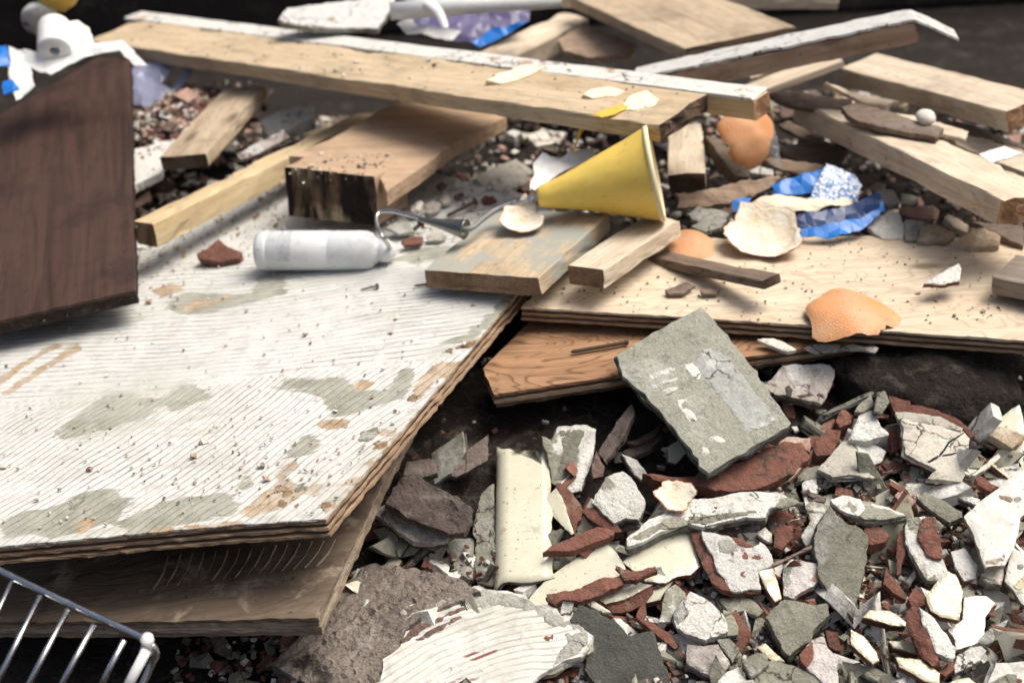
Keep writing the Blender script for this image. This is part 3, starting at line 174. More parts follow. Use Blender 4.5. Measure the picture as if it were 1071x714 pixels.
    {'name': 'wood_splinter', 'label': 'thin pale splinter between the two sunlit planks', 'kind': 'palewood', 'loc': [0.4299, 1.5607, 0.288], 'n': [0.0, -0.1961, 0.9806], 'poly': [[-0.0402, 0.0396], [-0.007, 0.0084], [0.0322, -0.0127], [0.0206, -0.0221], [-0.0055, -0.0132]], 't': 0.006},
    {'name': 'paper_card', 'label': 'small white card with a blue mark beside the lower sunlit plank', 'kind': 'card', 'loc': [0.5398, 1.4065, 0.268], 'n': [0.0, -0.0995, 0.995], 'poly': [[-0.0225, 0.0022], [0.0117, 0.018], [0.0253, -0.0014], [-0.0145, -0.0188]], 't': 0.002},
    {'name': 'wood_splinter', 'label': 'grey thin board lying behind the lower sunlit plank', 'kind': 'palewood', 'loc': [0.5436, 1.4595, 0.2551], 'n': [0.0, -0.0995, 0.995], 'poly': [[-0.0238, 0.0535], [-0.0099, 0.0375], [0.0405, -0.0101], [0.0237, -0.0608], [-0.0008, -0.032], [-0.0296, 0.0119]], 't': 0.01},
    {'name': 'plywood_scrap', 'label': 'brown wedge of board standing beside the pale lumber end', 'kind': 'wedgewood', 'loc': [0.2576, 1.469, 0.2551], 'n': [0.2491, -0.4983, 0.8305], 'poly': [[-0.0268, 0.0294], [-0.0078, 0.0269], [0.0059, 0.0056], [0.0168, -0.0137], [0.0203, -0.0235], [0.0037, -0.0256], [-0.0121, 0.0008]], 't': 0.02},
    {'name': 'plywood_scrap', 'label': 'bent scrap of wood with a torn end in front of the brown wedge', 'kind': 'bentwood', 'loc': [0.2549, 1.4237, 0.235], 'n': [0.032, -0.7678, 0.6399], 'poly': [[-0.0622, -0.0032], [-0.0297, 0.0009], [-0.004, 0.0072], [0.0215, 0.0117], [0.0532, 0.015], [0.0519, 0.0104], [0.0423, 0.0033], [0.0197, -0.0091], [-0.0294, -0.0181], [-0.0633, -0.018]], 't': 0.012},
    {'name': 'plywood_scrap', 'label': 'thin brown board edge behind the blue wrapper', 'kind': 'bentwood', 'loc': [0.3383, 1.495, 0.232], 'n': [0.0, -0.7071, 0.7071], 'poly': [[-0.0417, 0.0131], [-0.0198, 0.0093], [0.0094, 0.0042], [0.0355, -0.0026], [0.032, -0.0088], [0.0039, -0.0123], [-0.0192, -0.0029]], 't': 0.01},
    {'name': 'plaster_flake', 'label': 'bright white flake below the hanging orange peel', 'kind': 'white', 'loc': [0.2904, 1.4953, 0.235], 'n': [0.0, -0.3714, 0.9285], 'poly': [[-0.0179, 0.0172], [-0.0112, 0.0181], [-0.0024, 0.0023], [0.0202, -0.0075], [0.0177, -0.0173], [-0.0065, -0.0128]], 't': 0.005},
    {'name': 'plastic_strip', 'label': 'clear crinkled plastic strip hanging behind the orange peel', 'kind': 'clear', 'loc': [0.3113, 1.4998, 0.262], 'n': [0.0, -0.8944, 0.4472], 'poly': [[-0.0088, 0.0226], [-0.0022, 0.0263], [0.003, 0.0183], [0.0058, -0.0076], [0.0074, -0.0353], [0.0002, -0.0211], [-0.0054, -0.0033]], 't': 0.0015},
    {'name': 'paper_scrap', 'label': 'cream paper scrap below the blue wrapper', 'kind': 'sheetcream', 'loc': [0.316, 1.3927, 0.228], 'n': [0.0, -0.3714, 0.9285], 'poly': [[-0.0593, -0.0073], [-0.0446, 0.0091], [-0.0295, 0.0155], [-0.0155, 0.0145], [0.0089, 0.0127], [0.0349, 0.0006], [0.0734, 0.0078], [0.0753, 0.0001], [0.0509, -0.0081], [0.0111, -0.015], [-0.0195, -0.0103], [-0.0368, -0.009], [-0.0493, -0.0106]]},
    {'name': 'blue_wrapper', 'label': '', 'kind': 'sheetblue', 'loc': [0.3293, 1.4251, 0.238], 'n': [0.0, -0.6247, 0.7809], 'poly': [[-0.0332, -0.0012], [-0.0118, 0.0073], [0.0135, 0.0132], [0.0315, 0.0183], [0.0308, 0.0048], [0.014, -0.0138], [-0.0124, -0.0146], [-0.0325, -0.0138]], 'part_of': 'blue_wrapper'},
    {'name': 'blue_wrapper', 'label': '', 'kind': 'sheetglitter', 'loc': [0.3633, 1.4125, 0.2401], 'n': [0.0, -0.5735, 0.8192], 'poly': [[-0.0044, 0.031], [0.0094, 0.0218], [0.0245, 0.0145], [0.0298, -0.0036], [0.0209, -0.0218], [-0.0052, -0.0227], [-0.0378, -0.0257], [-0.0252, -0.0077], [-0.012, 0.0142]], 'part_of': 'blue_wrapper'},
    {'name': 'blue_wrapper', 'label': '', 'kind': 'sheetnavy', 'loc': [0.3642, 1.3705, 0.226], 'n': [0.0, -0.5145, 0.8575], 'poly': [[-0.0497, -0.0023], [-0.0224, 0.0011], [0.0091, 0.0119], [0.0432, 0.0253], [0.0439, 0.0071], [0.0339, -0.0052], [-0.0035, -0.0155], [-0.0545, -0.0224]], 'part_of': 'blue_wrapper'},
    {'name': 'blue_wrapper', 'label': '', 'kind': 'sheetblue', 'loc': [0.3648, 1.3482, 0.222], 'n': [0.0, -0.4472, 0.8944], 'poly': [[-0.0511, -0.0059], [-0.0195, -0.004], [0.0133, 0.0045], [0.0333, 0.0167], [0.0441, 0.0324], [0.042, 0.0161], [0.0191, -0.0066], [-0.0021, -0.0159], [-0.0265, -0.0221], [-0.0526, -0.0151]], 'part_of': 'blue_wrapper'},
    {'name': 'blue_wrapper', 'label': '', 'kind': 'sheetblue', 'loc': [0.2568, 1.3914, 0.232], 'n': [0.0, -0.4472, 0.8944], 'poly': [[-0.0098, 0.0026], [0.0021, 0.0087], [0.0131, 0.0094], [0.0032, -0.0107], [-0.0085, -0.0099]], 'part_of': 'blue_wrapper'},
    {'name': 'brick_chip', 'label': 'dark red chip beside the bowl shaped orange peel', 'kind': 'red', 'loc': [0.2541, 1.3582, 0.226], 'n': [0.0, -0.3714, 0.9285], 'poly': [[-0.0094, 0.003], [-0.0006, 0.0102], [0.0085, 0.0017], [0.0063, -0.0078], [-0.0048, -0.007]], 't': 0.008},
    {'name': 'plaster_flake', 'label': 'grey white flake left of the bowl shaped orange peel', 'kind': 'greypale', 'loc': [0.2222, 1.3888, 0.222], 'n': [0.0, -0.2873, 0.9578], 'poly': [[-0.0222, 0.0049], [-0.0103, 0.015], [0.0099, 0.0078], [0.0265, 0.0009], [0.0184, -0.0066], [-0.0021, -0.0158], [-0.0201, -0.0062]], 't': 0.005},
    {'name': 'plaster_flake', 'label': 'curled white flake beside the small flat orange peel', 'kind': 'greypale', 'loc': [0.2211, 1.3714, 0.218], 'n': [0.0, -0.2873, 0.9578], 'poly': [[-0.0206, -0.0005], [-0.0016, 0.0115], [0.0188, 0.0071], [0.01, -0.0057], [-0.0065, -0.0124]], 't': 0.005},
    {'name': 'rubble_chip', 'label': 'pinkish block of clay with a broken front right of the blue wrapper', 'kind': 'pink', 'loc': [0.4523, 1.3868, 0.214], 'n': [0.0, -0.3304, 0.9439], 'poly': [[-0.02, 0.0069], [-0.0018, 0.0091], [0.0158, 0.0091], [0.0218, -0.0011], [0.0141, -0.0127], [-0.0097, -0.0096], [-0.0202, -0.0017]], 't': 0.014},
    {'name': 'rubble_chip', 'label': 'cream triangular chip behind the pinkish clay block', 'kind': 'plaster', 'loc': [0.4496, 1.4251, 0.214], 'n': [0.0, -0.3304, 0.9439], 'poly': [[-0.0053, 0.0086], [0.0036, 0.0065], [0.0123, 0.0012], [-0.0016, -0.0084], [-0.009, -0.0079]], 't': 0.01},
    {'name': 'rubble_chip', 'label': 'small tan chip near the blue wrapper corner', 'kind': 'tan', 'loc': [0.4261, 1.4623, 0.214], 'n': [0.0, -0.3304, 0.9439], 'poly': [[-0.0078, 0.0019], [0.0005, 0.0068], [0.0099, 0.0033], [0.005, -0.0065], [-0.0076, -0.0056]], 't': 0.008},
    {'name': 'rubble_chip', 'label': 'pale chip just above the blue wrapper corner', 'kind': 'plaster', 'loc': [0.4266, 1.4308, 0.214], 'n': [0.0, -0.3304, 0.9439], 'poly': [[-0.0154, 0.0052], [0.0005, 0.0122], [0.0112, 0.0113], [0.0136, -0.0105], [0.0024, -0.0123], [-0.0123, -0.0058]], 't': 0.012},
    {'name': 'rubble_chip', 'label': 'brown and white lump in front of the blue wrapper corner', 'kind': 'whitered', 'loc': [0.4115, 1.356, 0.214], 'n': [0.0, -0.3304, 0.9439], 'poly': [[-0.0244, -0.0027], [-0.0088, 0.0119], [0.0057, 0.0229], [0.0146, 0.0157], [0.016, -0.0028], [0.0095, -0.0237], [-0.0125, -0.0213]], 't': 0.02},
    {'name': 'rubble_chip', 'label': 'large beige lump at the back edge of the sunlit plywood', 'kind': 'tan', 'loc': [0.4525, 1.3304, 0.214], 'n': [0.0, -0.3304, 0.9439], 'poly': [[-0.0123, 0.0099], [-0.0045, 0.0136], [0.0065, 0.0097], [0.021, -0.0039], [0.0099, -0.0178], [-0.0207, -0.0116]], 't': 0.016},
    {'name': 'rubble_chip', 'label': 'wide tan crumb slab at the back edge of the sunlit plywood', 'kind': 'tan', 'loc': [0.4924, 1.3099, 0.214], 'n': [0.0, -0.3304, 0.9439], 'poly': [[-0.0252, -0.0012], [-0.0089, 0.0099], [0.0092, 0.0147], [0.0238, -0.0], [0.0186, -0.0131], [-0.0175, -0.0103]], 't': 0.016},
    {'name': 'rubble_chip', 'label': 'tilted tan strip pointing under the lower sunlit plank', 'kind': 'palewood', 'loc': [0.4829, 1.3498, 0.214], 'n': [0.0, -0.3304, 0.9439], 'poly': [[-0.0117, 0.0097], [-0.0063, 0.0149], [0.0044, 0.0038], [0.013, -0.0083], [0.0053, -0.0144], [-0.0048, -0.0056]], 't': 0.01},
    {'name': 'rubble_chip', 'label': 'grey plate between the beige lump and the brown and white lump', 'kind': 'greypale', 'loc': [0.4335, 1.3412, 0.214], 'n': [0.0, -0.3304, 0.9439], 'poly': [[-0.0067, 0.0135], [0.0024, 0.0153], [0.0131, 0.0094], [0.0045, -0.005], [-0.0008, -0.0171], [-0.0125, -0.0162]], 't': 0.008},
    {'name': 'paint_flake', 'label': 'largest curled white paint flake left of the yellow horn', 'kind': 'flake', 'loc': [0.0048, 1.5699, 0.212], 'n': [0.0, -0.1483, 0.9889], 'poly': [[-0.0371, -0.004], [-0.0144, 0.0151], [0.0116, 0.033], [0.0247, 0.0149], [0.0329, 0.0015], [0.0238, -0.0073], [0.0045, -0.0064], [-0.0151, -0.0166], [-0.0307, -0.0302]], 't': 0.004},
    {'name': 'paint_flake', 'label': 'pale curled paint flake in front of the largest one', 'kind': 'flake', 'loc': [0.0063, 1.5382, 0.212], 'n': [0.0, -0.1483, 0.9889], 'poly': [[-0.0227, 0.0034], [-0.0086, 0.0161], [0.003, 0.0206], [0.023, 0.0128], [0.0196, -0.0002], [0.0077, -0.0121], [-0.0049, -0.0246], [-0.017, -0.0159]], 't': 0.004},
    {'name': 'rubble_chip', 'label': 'oval red pebble left of the small orange peel', 'kind': 'redlump', 'loc': [-0.0186, 1.4898, 0.212], 'n': [0.0, -0.1483, 0.9889], 'poly': [[-0.0089, 0.0011], [-0.0035, 0.0089], [0.0058, 0.0061], [0.0086, -0.0014], [0.0037, -0.0067], [-0.0056, -0.0079]], 't': 0.004},
    {'name': 'rubble_chip', 'label': 'red chip in front of the grey cone', 'kind': 'red', 'loc': [-0.1031, 1.384, 0.212], 'n': [0.0, -0.1483, 0.9889], 'poly': [[-0.0117, 0.0006], [-0.001, 0.0061], [0.0113, 0.0082], [0.0107, -0.0065], [-0.0093, -0.0084]], 't': 0.004},
    {'name': 'paint_flake', 'label': 'white flake left of the grey cone', 'kind': 'flake', 'loc': [-0.0684, 1.4966, 0.212], 'n': [0.0, -0.1483, 0.9889], 'poly': [[-0.0071, 0.0002], [-0.0006, 0.0105], [0.005, 0.0062], [0.0051, -0.0065], [-0.0024, -0.0104]], 't': 0.004},
    {'name': 'paint_flake', 'label': 'creamy flake beside the timber', 'kind': 'flake', 'loc': [-0.1007, 1.4757, 0.212], 'n': [0.0, -0.1483, 0.9889], 'poly': [[-0.0067, 0.001], [0.0022, 0.0162], [0.007, 0.0103], [0.002, -0.014], [-0.0045, -0.0134]], 't': 0.004},
    {'name': 'paint_flake', 'label': 'rounded white flake right of the timber', 'kind': 'flake', 'loc': [-0.0827, 1.478, 0.212], 'n': [0.0, -0.1483, 0.9889], 'poly': [[-0.0092, 0.0048], [0.0009, 0.0128], [0.0094, 0.0047], [0.0049, -0.0108], [-0.0061, -0.0115]], 't': 0.004},
    {'name': 'rubble_chip', 'label': 'reddish flake at the back behind the grey cone', 'kind': 'pink', 'loc': [-0.0488, 1.5711, 0.212], 'n': [0.0, -0.1483, 0.9889], 'poly': [[-0.0058, 0.0033], [0.002, 0.0072], [0.0058, -0.0018], [-0.002, -0.0087]], 't': 0.004},
    {'name': 'rubble_chip', 'label': 'brown flake behind the grey cone', 'kind': 'dust', 'loc': [-0.0743, 1.5425, 0.212], 'n': [0.0, -0.1483, 0.9889], 'poly': [[-0.006, 0.0001], [0.0007, 0.007], [0.0065, 0.0007], [-0.0011, -0.0079]], 't': 0.004},
    {'name': 'paint_flake', 'label': 'white flake at the back of the panel', 'kind': 'flake', 'loc': [-0.0549, 1.5475, 0.212], 'n': [0.0, -0.1483, 0.9889], 'poly': [[-0.0053, 0.002], [0.0024, 0.0088], [0.0043, -0.0028], [-0.0014, -0.0079]], 't': 0.004},
    {'name': 'rubble_chip', 'label': 'small brown chip behind the metal tube', 'kind': 'dust', 'loc': [-0.0529, 1.5094, 0.212], 'n': [0.0, -0.1483, 0.9889], 'poly': [[-0.0068, -0.0018], [0.0026, 0.0064], [0.0054, 0.0025], [-0.0012, -0.0071]], 't': 0.004},
    {'name': 'paint_flake', 'label': 'pale flake under the metal tube', 'kind': 'flake', 'loc': [-0.0326, 1.4714, 0.212], 'n': [0.0, -0.1483, 0.9889], 'poly': [[-0.012, -0.0004], [0.0028, 0.007], [0.0101, 0.0009], [-0.001, -0.0075]], 't': 0.004},
    {'name': 'rubble_chip', 'label': 'dark red chip at the front of the painted board', 'kind': 'reddust', 'loc': [0.0, 1.4088, 0.212], 'n': [0.0, -0.1483, 0.9889], 'poly': [[-0.0051, 0.0026], [0.0022, 0.0053], [0.0055, -0.0018], [-0.0026, -0.006]], 't': 0.004},
    {'name': 'rubble_chip', 'label': 'flat grey mortar flake beside the canister neck', 'kind': 'greypale', 'loc': [-0.1168, 1.4212, 0.212], 'n': [0.0, -0.1483, 0.9889], 'poly': [[-0.0173, 0.0027], [-0.005, 0.0117], [0.0095, 0.0068], [0.0153, -0.0089], [-0.0025, -0.0122]], 't': 0.004},
    {'name': 'paint_flake', 'label': 'white flake under the grey cone', 'kind': 'flake', 'loc': [-0.0778, 1.3928, 0.212], 'n': [0.0, -0.1483, 0.9889], 'poly': [[-0.0107, 0.0062], [0.0017, 0.0099], [0.0124, -0.001], [0.0054, -0.0086], [-0.0087, -0.0065]], 't': 0.004},
    {'name': 'rubble_chip', 'label': 'triangular dark red chip on the white panel left of the canister', 'kind': 'red', 'loc': [-0.321, 1.4146, 0.197], 'n': [0.0, -0.2873, 0.9578], 'poly': [[-0.0248, -0.0006], [-0.0125, 0.0098], [-0.0034, 0.0229], [0.0087, 0.0081], [0.0262, -0.0024], [0.0243, -0.0126], [0.0024, -0.0163], [-0.0208, -0.009]], 't': 0.012},
    {'name': 'paper_scrap', 'label': 'crumpled white paper behind the yellow horn', 'kind': 'sheetwhite', 'loc': [0.0585, 1.3992, 0.2851], 'n': [0.0953, -0.286, 0.9535], 'poly': [[-0.0324, -0.0429], [-0.0237, -0.0106], [-0.0257, 0.0081], [-0.0145, 0.0276], [0.0022, 0.014], [0.0146, 0.024], [0.0414, 0.0299], [0.0433, 0.0156], [0.0185, -0.0043], [-0.0026, -0.019], [-0.021, -0.0425]]},
    {'name': 'plaster_board', 'label': 'white painted board under the short wooden block', 'kind': 'whiteboard', 'loc': [-0.424, 1.6726, 0.2323], 'n': [0.0, -0.1961, 0.9806], 'poly': [[-0.0436, -0.0047], [-0.021, 0.0059], [0.0075, 0.0193], [0.0347, 0.0838], [0.0432, 0.0726], [0.0013, -0.0281], [0.0029, -0.0592], [-0.0249, -0.0896]], 't': 0.014},
    {'name': 'plaster_lump', 'label': 'white tube shaped plaster lump behind the long batten', 'kind': 'white', 'loc': [-0.2767, 1.7464, 0.235], 'n': [0.0, -0.3714, 0.9285], 'poly': [[-0.0374, -0.0033], [-0.0103, 0.0228], [0.032, 0.0248], [0.034, 0.0001], [0.0061, -0.0156], [-0.0244, -0.0289]], 't': 0.02},
    {'name': 'plaster_flake', 'label': 'long white flake lying between the long batten and the short block', 'kind': 'whitedust', 'loc': [-0.2969, 1.6427, 0.238], 'n': [0.0, -0.2873, 0.9578], 'poly': [[-0.0312, -0.0144], [-0.0035, 0.0091], [0.0234, 0.0291], [0.0329, 0.0154], [0.0017, -0.0117], [-0.0233, -0.0275]], 't': 0.006},
    {'name': 'plastic_bag', 'label': 'crumpled white plastic bag behind the dark brown panel', 'kind': 'sheetwhite', 'loc': [-0.5318, 1.709, 0.3452], 'n': [0.0, -0.5145, 0.8575], 'poly': [[-0.0814, 0.0217], [-0.0604, 0.0157], [-0.0461, 0.0093], [-0.0213, -0.0013], [-0.002, 0.0116], [-0.0073, 0.0574], [0.0018, 0.0613], [0.0168, 0.0488], [0.0275, 0.0185], [0.064, 0.0169], [0.0791, -0.0007], [0.0971, -0.0219], [0.0812, -0.023], [0.0624, -0.0009], [0.029, -0.0017], [0.0004, -0.0152], [-0.0211, -0.0304], [-0.0498, -0.0139], [-0.0395, -0.0474], [-0.0591, -0.0684], [-0.0717, -0.0365]], 'part_of': 'plastic_bag'},
    {'name': 'plastic_bag', 'label': '', 'kind': 'sheetblue', 'loc': [-0.6063, 1.6716, 0.36], 'n': [0.0, -0.5145, 0.8575], 'poly': [[-0.012, 0.0168], [0.005, 0.0178], [0.0138, -0.0154], [-0.0068, -0.0192]], 'part_of': 'plastic_bag'},
    {'name': 'plastic_bag', 'label': '', 'kind': 'sheetblue', 'loc': [-0.5657, 1.5641, 0.355], 'n': [0.0, -0.5145, 0.8575], 'poly': [[-0.0093, 0.0074], [0.0008, 0.0128], [0.0133, -0.0063], [-0.0048, -0.014]], 'part_of': 'plastic_bag'},
    {'name': 'plastic_film', 'label': 'violet translucent plastic film beside the dark brown panel', 'kind': 'sheetviolet', 'loc': [-0.4605, 1.8634, 0.2621], 'n': [0.0, -0.5145, 0.8575], 'poly': [[-0.0456, 0.0245], [-0.0197, 0.0325], [0.003, 0.0368], [0.012, 0.0166], [-0.0015, -0.0077], [0.014, -0.0183], [0.0294, 0.0217], [0.0419, 0.0126], [0.0187, -0.0306], [-0.0125, -0.0497], [-0.0397, -0.0385]]},
    {'name': 'plastic_board', 'label': 'white plastic panel with a grey edge behind the big plank', 'kind': 'whiteplastic', 'loc': [-0.2044, 1.8399, 0.3451], 'n': [0.0, -0.3304, 0.9439], 'poly': [[-0.0836, -0.0072], [-0.073, 0.0196], [-0.0301, 0.0251], [0.0165, 0.0303], [0.0686, 0.0413], [0.0708, 0.019], [0.0489, -0.0374], [0.0223, -0.0332], [0.0047, -0.0328], [-0.0451, -0.0247]], 't': 0.012},
    {'name': 'plastic_packaging', 'label': '', 'kind': 'sheetviolet2', 'loc': [-0.044, 1.8382, 0.3251], 'n': [0.0, -0.6247, 0.7809], 'poly': [[-0.0978, 0.0188], [-0.069, 0.0235], [-0.0259, 0.0186], [0.0245, 0.0197], [0.0912, 0.0229], [0.0898, -0.0039], [0.044, -0.0268], [0.0222, -0.0382], [-0.0131, -0.0296], [-0.066, -0.0049]], 'part_of': 'plastic_packaging'},
    {'name': 'plastic_packaging', 'label': '', 'kind': 'sheetblue', 'loc': [0.0018, 1.7619, 0.33], 'n': [0.0, -0.6247, 0.7809], 'poly': [[-0.0346, -0.0111], [-0.0079, 0.01], [0.0425, 0.0152], [0.0229, 0.0039], [-0.0229, -0.018]], 'part_of': 'plastic_packaging'},
    {'name': 'plastic_packaging', 'label': '', 'kind': 'sheetwhite', 'loc': [-0.0895, 1.7836, 0.332], 'n': [0.0, -0.5735, 0.8192], 'poly': [[-0.0386, 0.013], [-0.021, 0.0229], [-0.0107, 0.0067], [0.0171, 0.0005], [0.0448, -0.0058], [0.0339, -0.0204], [-0.0006, -0.0115], [-0.0249, -0.0055]], 'part_of': 'plastic_packaging'},
    {'name': 'plywood_scrap', 'label': 'grey topped board scrap with a dark edge behind the white batten at the top', 'kind': 'bentwood', 'loc': [0.1317, 1.8288, 0.2901], 'n': [0.0, -0.2425, 0.9701], 'poly': [[-0.0479, 0.0131], [-0.0164, 0.0493], [0.0148, 0.028], [0.0549, -0.0079], [0.0419, -0.0308], [-0.0047, -0.0363], [-0.0425, -0.0154]], 't': 0.012},
    {'name': 'plaster_flake', 'label': 'white flake lying on the ground behind the yellow horn', 'kind': 'flake', 'loc': [0.057, 1.6806, 0.215], 'n': [0.0, -0.2873, 0.9578], 'poly': [[-0.0252, 0.0033], [-0.0038, 0.0186], [0.0264, 0.0073], [0.015, -0.0116], [-0.0125, -0.0176]], 't': 0.005},
    {'name': 'plaster_flake', 'label': 'pale flake between the flat brown board and the long plank', 'kind': 'flake', 'loc': [-0.0476, 1.6533, 0.215], 'n': [0.0, -0.2873, 0.9578], 'poly': [[-0.027, 0.0], [0.0002, 0.02], [0.0272, 0.0121], [0.0133, -0.009], [-0.0137, -0.0231]], 't': 0.005},
    {'name': 'wood_splinter', 'label': 'pale splinter lying left of the thin pale lath', 'kind': 'palewood', 'loc': [0.3369, 1.6941, 0.285], 'n': [0.0, -0.1961, 0.9806], 'poly': [[-0.0319, 0.0034], [-0.0032, 0.0129], [0.0245, 0.0155], [0.0297, -0.0019], [0.003, -0.0101], [-0.0221, -0.0198]], 't': 0.008},
    {'name': 'wood_splinter', 'label': 'pale splinter under the white edged chipboard, above the thin lath', 'kind': 'palewood', 'loc': [0.4125, 1.7103, 0.292], 'n': [0.0, -0.1961, 0.9806], 'poly': [[-0.0331, -0.0035], [-0.0018, 0.0087], [0.0279, 0.0169], [0.0292, 0.0067], [0.0018, -0.0074], [-0.024, -0.0214]], 't': 0.008},
    {'name': 'plywood_scrap', 'label': 'dark brown board scrap in the shade below the lower sunlit plank', 'kind': 'wedgewood', 'loc': [0.3698, 1.551, 0.225], 'n': [0.0, -0.3304, 0.9439], 'poly': [[-0.0393, 0.0123], [-0.011, 0.0199], [0.0181, 0.0206], [0.0427, -0.0012], [0.0284, -0.0154], [0.0121, -0.0214], [-0.0166, -0.0118], [-0.0342, -0.003]], 't': 0.01},
    {'name': 'wood_splinter', 'label': 'whitish strip between the round pebble and the lower sunlit plank', 'kind': 'palewood', 'loc': [0.4724, 1.4489, 0.29], 'n': [0.0, -0.2425, 0.9701], 'poly': [[-0.0318, 0.0277], [-0.0033, 0.0152], [0.0402, -0.0167], [0.032, -0.0305], [-0.0066, -0.0096], [-0.0305, 0.014]], 't': 0.005},
    {'name': 'wood_splinter', 'label': 'brown splinter beside the hanging orange peel', 'kind': 'barkwood', 'loc': [0.367, 1.5863, 0.2351], 'n': [0.0, -0.3714, 0.9285], 'poly': [[-0.0289, 0.0209], [-0.0163, 0.0258], [0.0072, 0.0034], [0.0261, -0.0211], [0.0177, -0.0248], [-0.0058, -0.0043]], 't': 0.008},
    {'name': 'wood_splinter', 'label': 'thin brown stick under the upper sunlit plank', 'kind': 'barkwood', 'loc': [0.5375, 1.5003, 0.2621], 'n': [0.0, -0.2873, 0.9578], 'poly': [[-0.0626, 0.0344], [-0.043, 0.038], [0.0051, 0.0075], [0.0524, -0.0323], [0.0501, -0.0401], [-0.0019, -0.0074]], 't': 0.007},
    {'name': 'plywood_scrap', 'label': 'tan board scrap under the right end of the lower sunlit plank', 'kind': 'wedgewood', 'loc': [0.5212, 1.3233, 0.214], 'n': [0.0, -0.2873, 0.9578], 'poly': [[-0.0275, 0.0197], [-0.0088, 0.0129], [0.0256, 0.0074], [0.0159, -0.0255], [0.0039, -0.0143], [-0.0091, -0.0002]], 't': 0.01},
    {'name': 'wood_splinter', 'label': 'dark splinter on the plywood in front of the thin dark strip', 'kind': 'barkwood', 'loc': [0.1693, 1.2316, 0.212], 'n': [0.0, -0.1961, 0.9806], 'poly': [[-0.014, -0.0021], [-0.0025, 0.0048], [0.009, 0.0105], [0.0167, 0.0041], [0.0025, -0.0088], [-0.0116, -0.0085]], 't': 0.004},
    {'name': 'wood_splinter', 'label': 'small dark splinter on the plywood right of the other dark splinter', 'kind': 'barkwood', 'loc': [0.1991, 1.2239, 0.211], 'n': [0.0, -0.1961, 0.9806], 'poly': [[-0.0096, 0.002], [0.0016, 0.0054], [0.0103, 0.0016], [0.0055, -0.0046], [-0.0078, -0.0043]], 't': 0.003},
    {'name': 'plaster_flake', 'label': 'white flake on the brown plywood behind the big grey slab', 'kind': 'flake', 'loc': [0.2532, 1.1492, 0.187], 'n': [0.0, -0.1961, 0.9806], 'poly': [[-0.0182, 0.0101], [-0.004, 0.0101], [0.0072, 0.0011], [0.0161, -0.0088], [0.0073, -0.0121], [-0.0084, -0.0004]], 't': 0.003},
    {'name': 'plaster_flake', 'label': 'long white flake on the front edge of the brown plywood under the sunlit sheet', 'kind': 'flake', 'loc': [0.3116, 1.143, 0.184], 'n': [0.0, -0.1961, 0.9806], 'poly': [[-0.034, 0.0032], [-0.0174, 0.0091], [0.0045, 0.004], [0.035, -0.0025], [0.0312, -0.0078], [0.0034, -0.0015], [-0.0227, -0.0045]], 't': 0.003},
    {'name': 'wood_splinter', 'label': 'thin brown twig lying across the chips beside the green grey slab', 'kind': 'barkwood', 'loc': [0.2252, 0.9217, 0.1103], 'n': [0.0, -0.2873, 0.9578], 'poly': [[-0.0177, -0.0074], [-0.0007, 0.0014], [0.0177, 0.0094], [0.0177, 0.0074], [0.0002, -0.0012], [-0.0174, -0.0096]], 't': 0.003},
    {'name': 'tile_shard', 'label': 'thin maroon sliver standing beside the dark hole', 'kind': 'reddust', 'loc': [0.3067, 0.9155, 0.0787], 'n': [0.169, -0.5071, 0.8452], 'poly': [[-0.0047, -0.008], [0.0023, 0.0137], [0.0037, 0.0065], [-0.0013, -0.0122]], 't': 0.006},
    {'name': 'tile_shard', 'label': 'grey sliver under the pale yellow tile', 'kind': 'grey', 'loc': [0.3381, 0.8742, 0.0698], 'n': [0.169, -0.5071, 0.8452], 'poly': [[-0.0081, 0.0013], [0.0037, 0.0042], [0.0075, -0.0041], [-0.0031, -0.0014]], 't': 0.006},
]
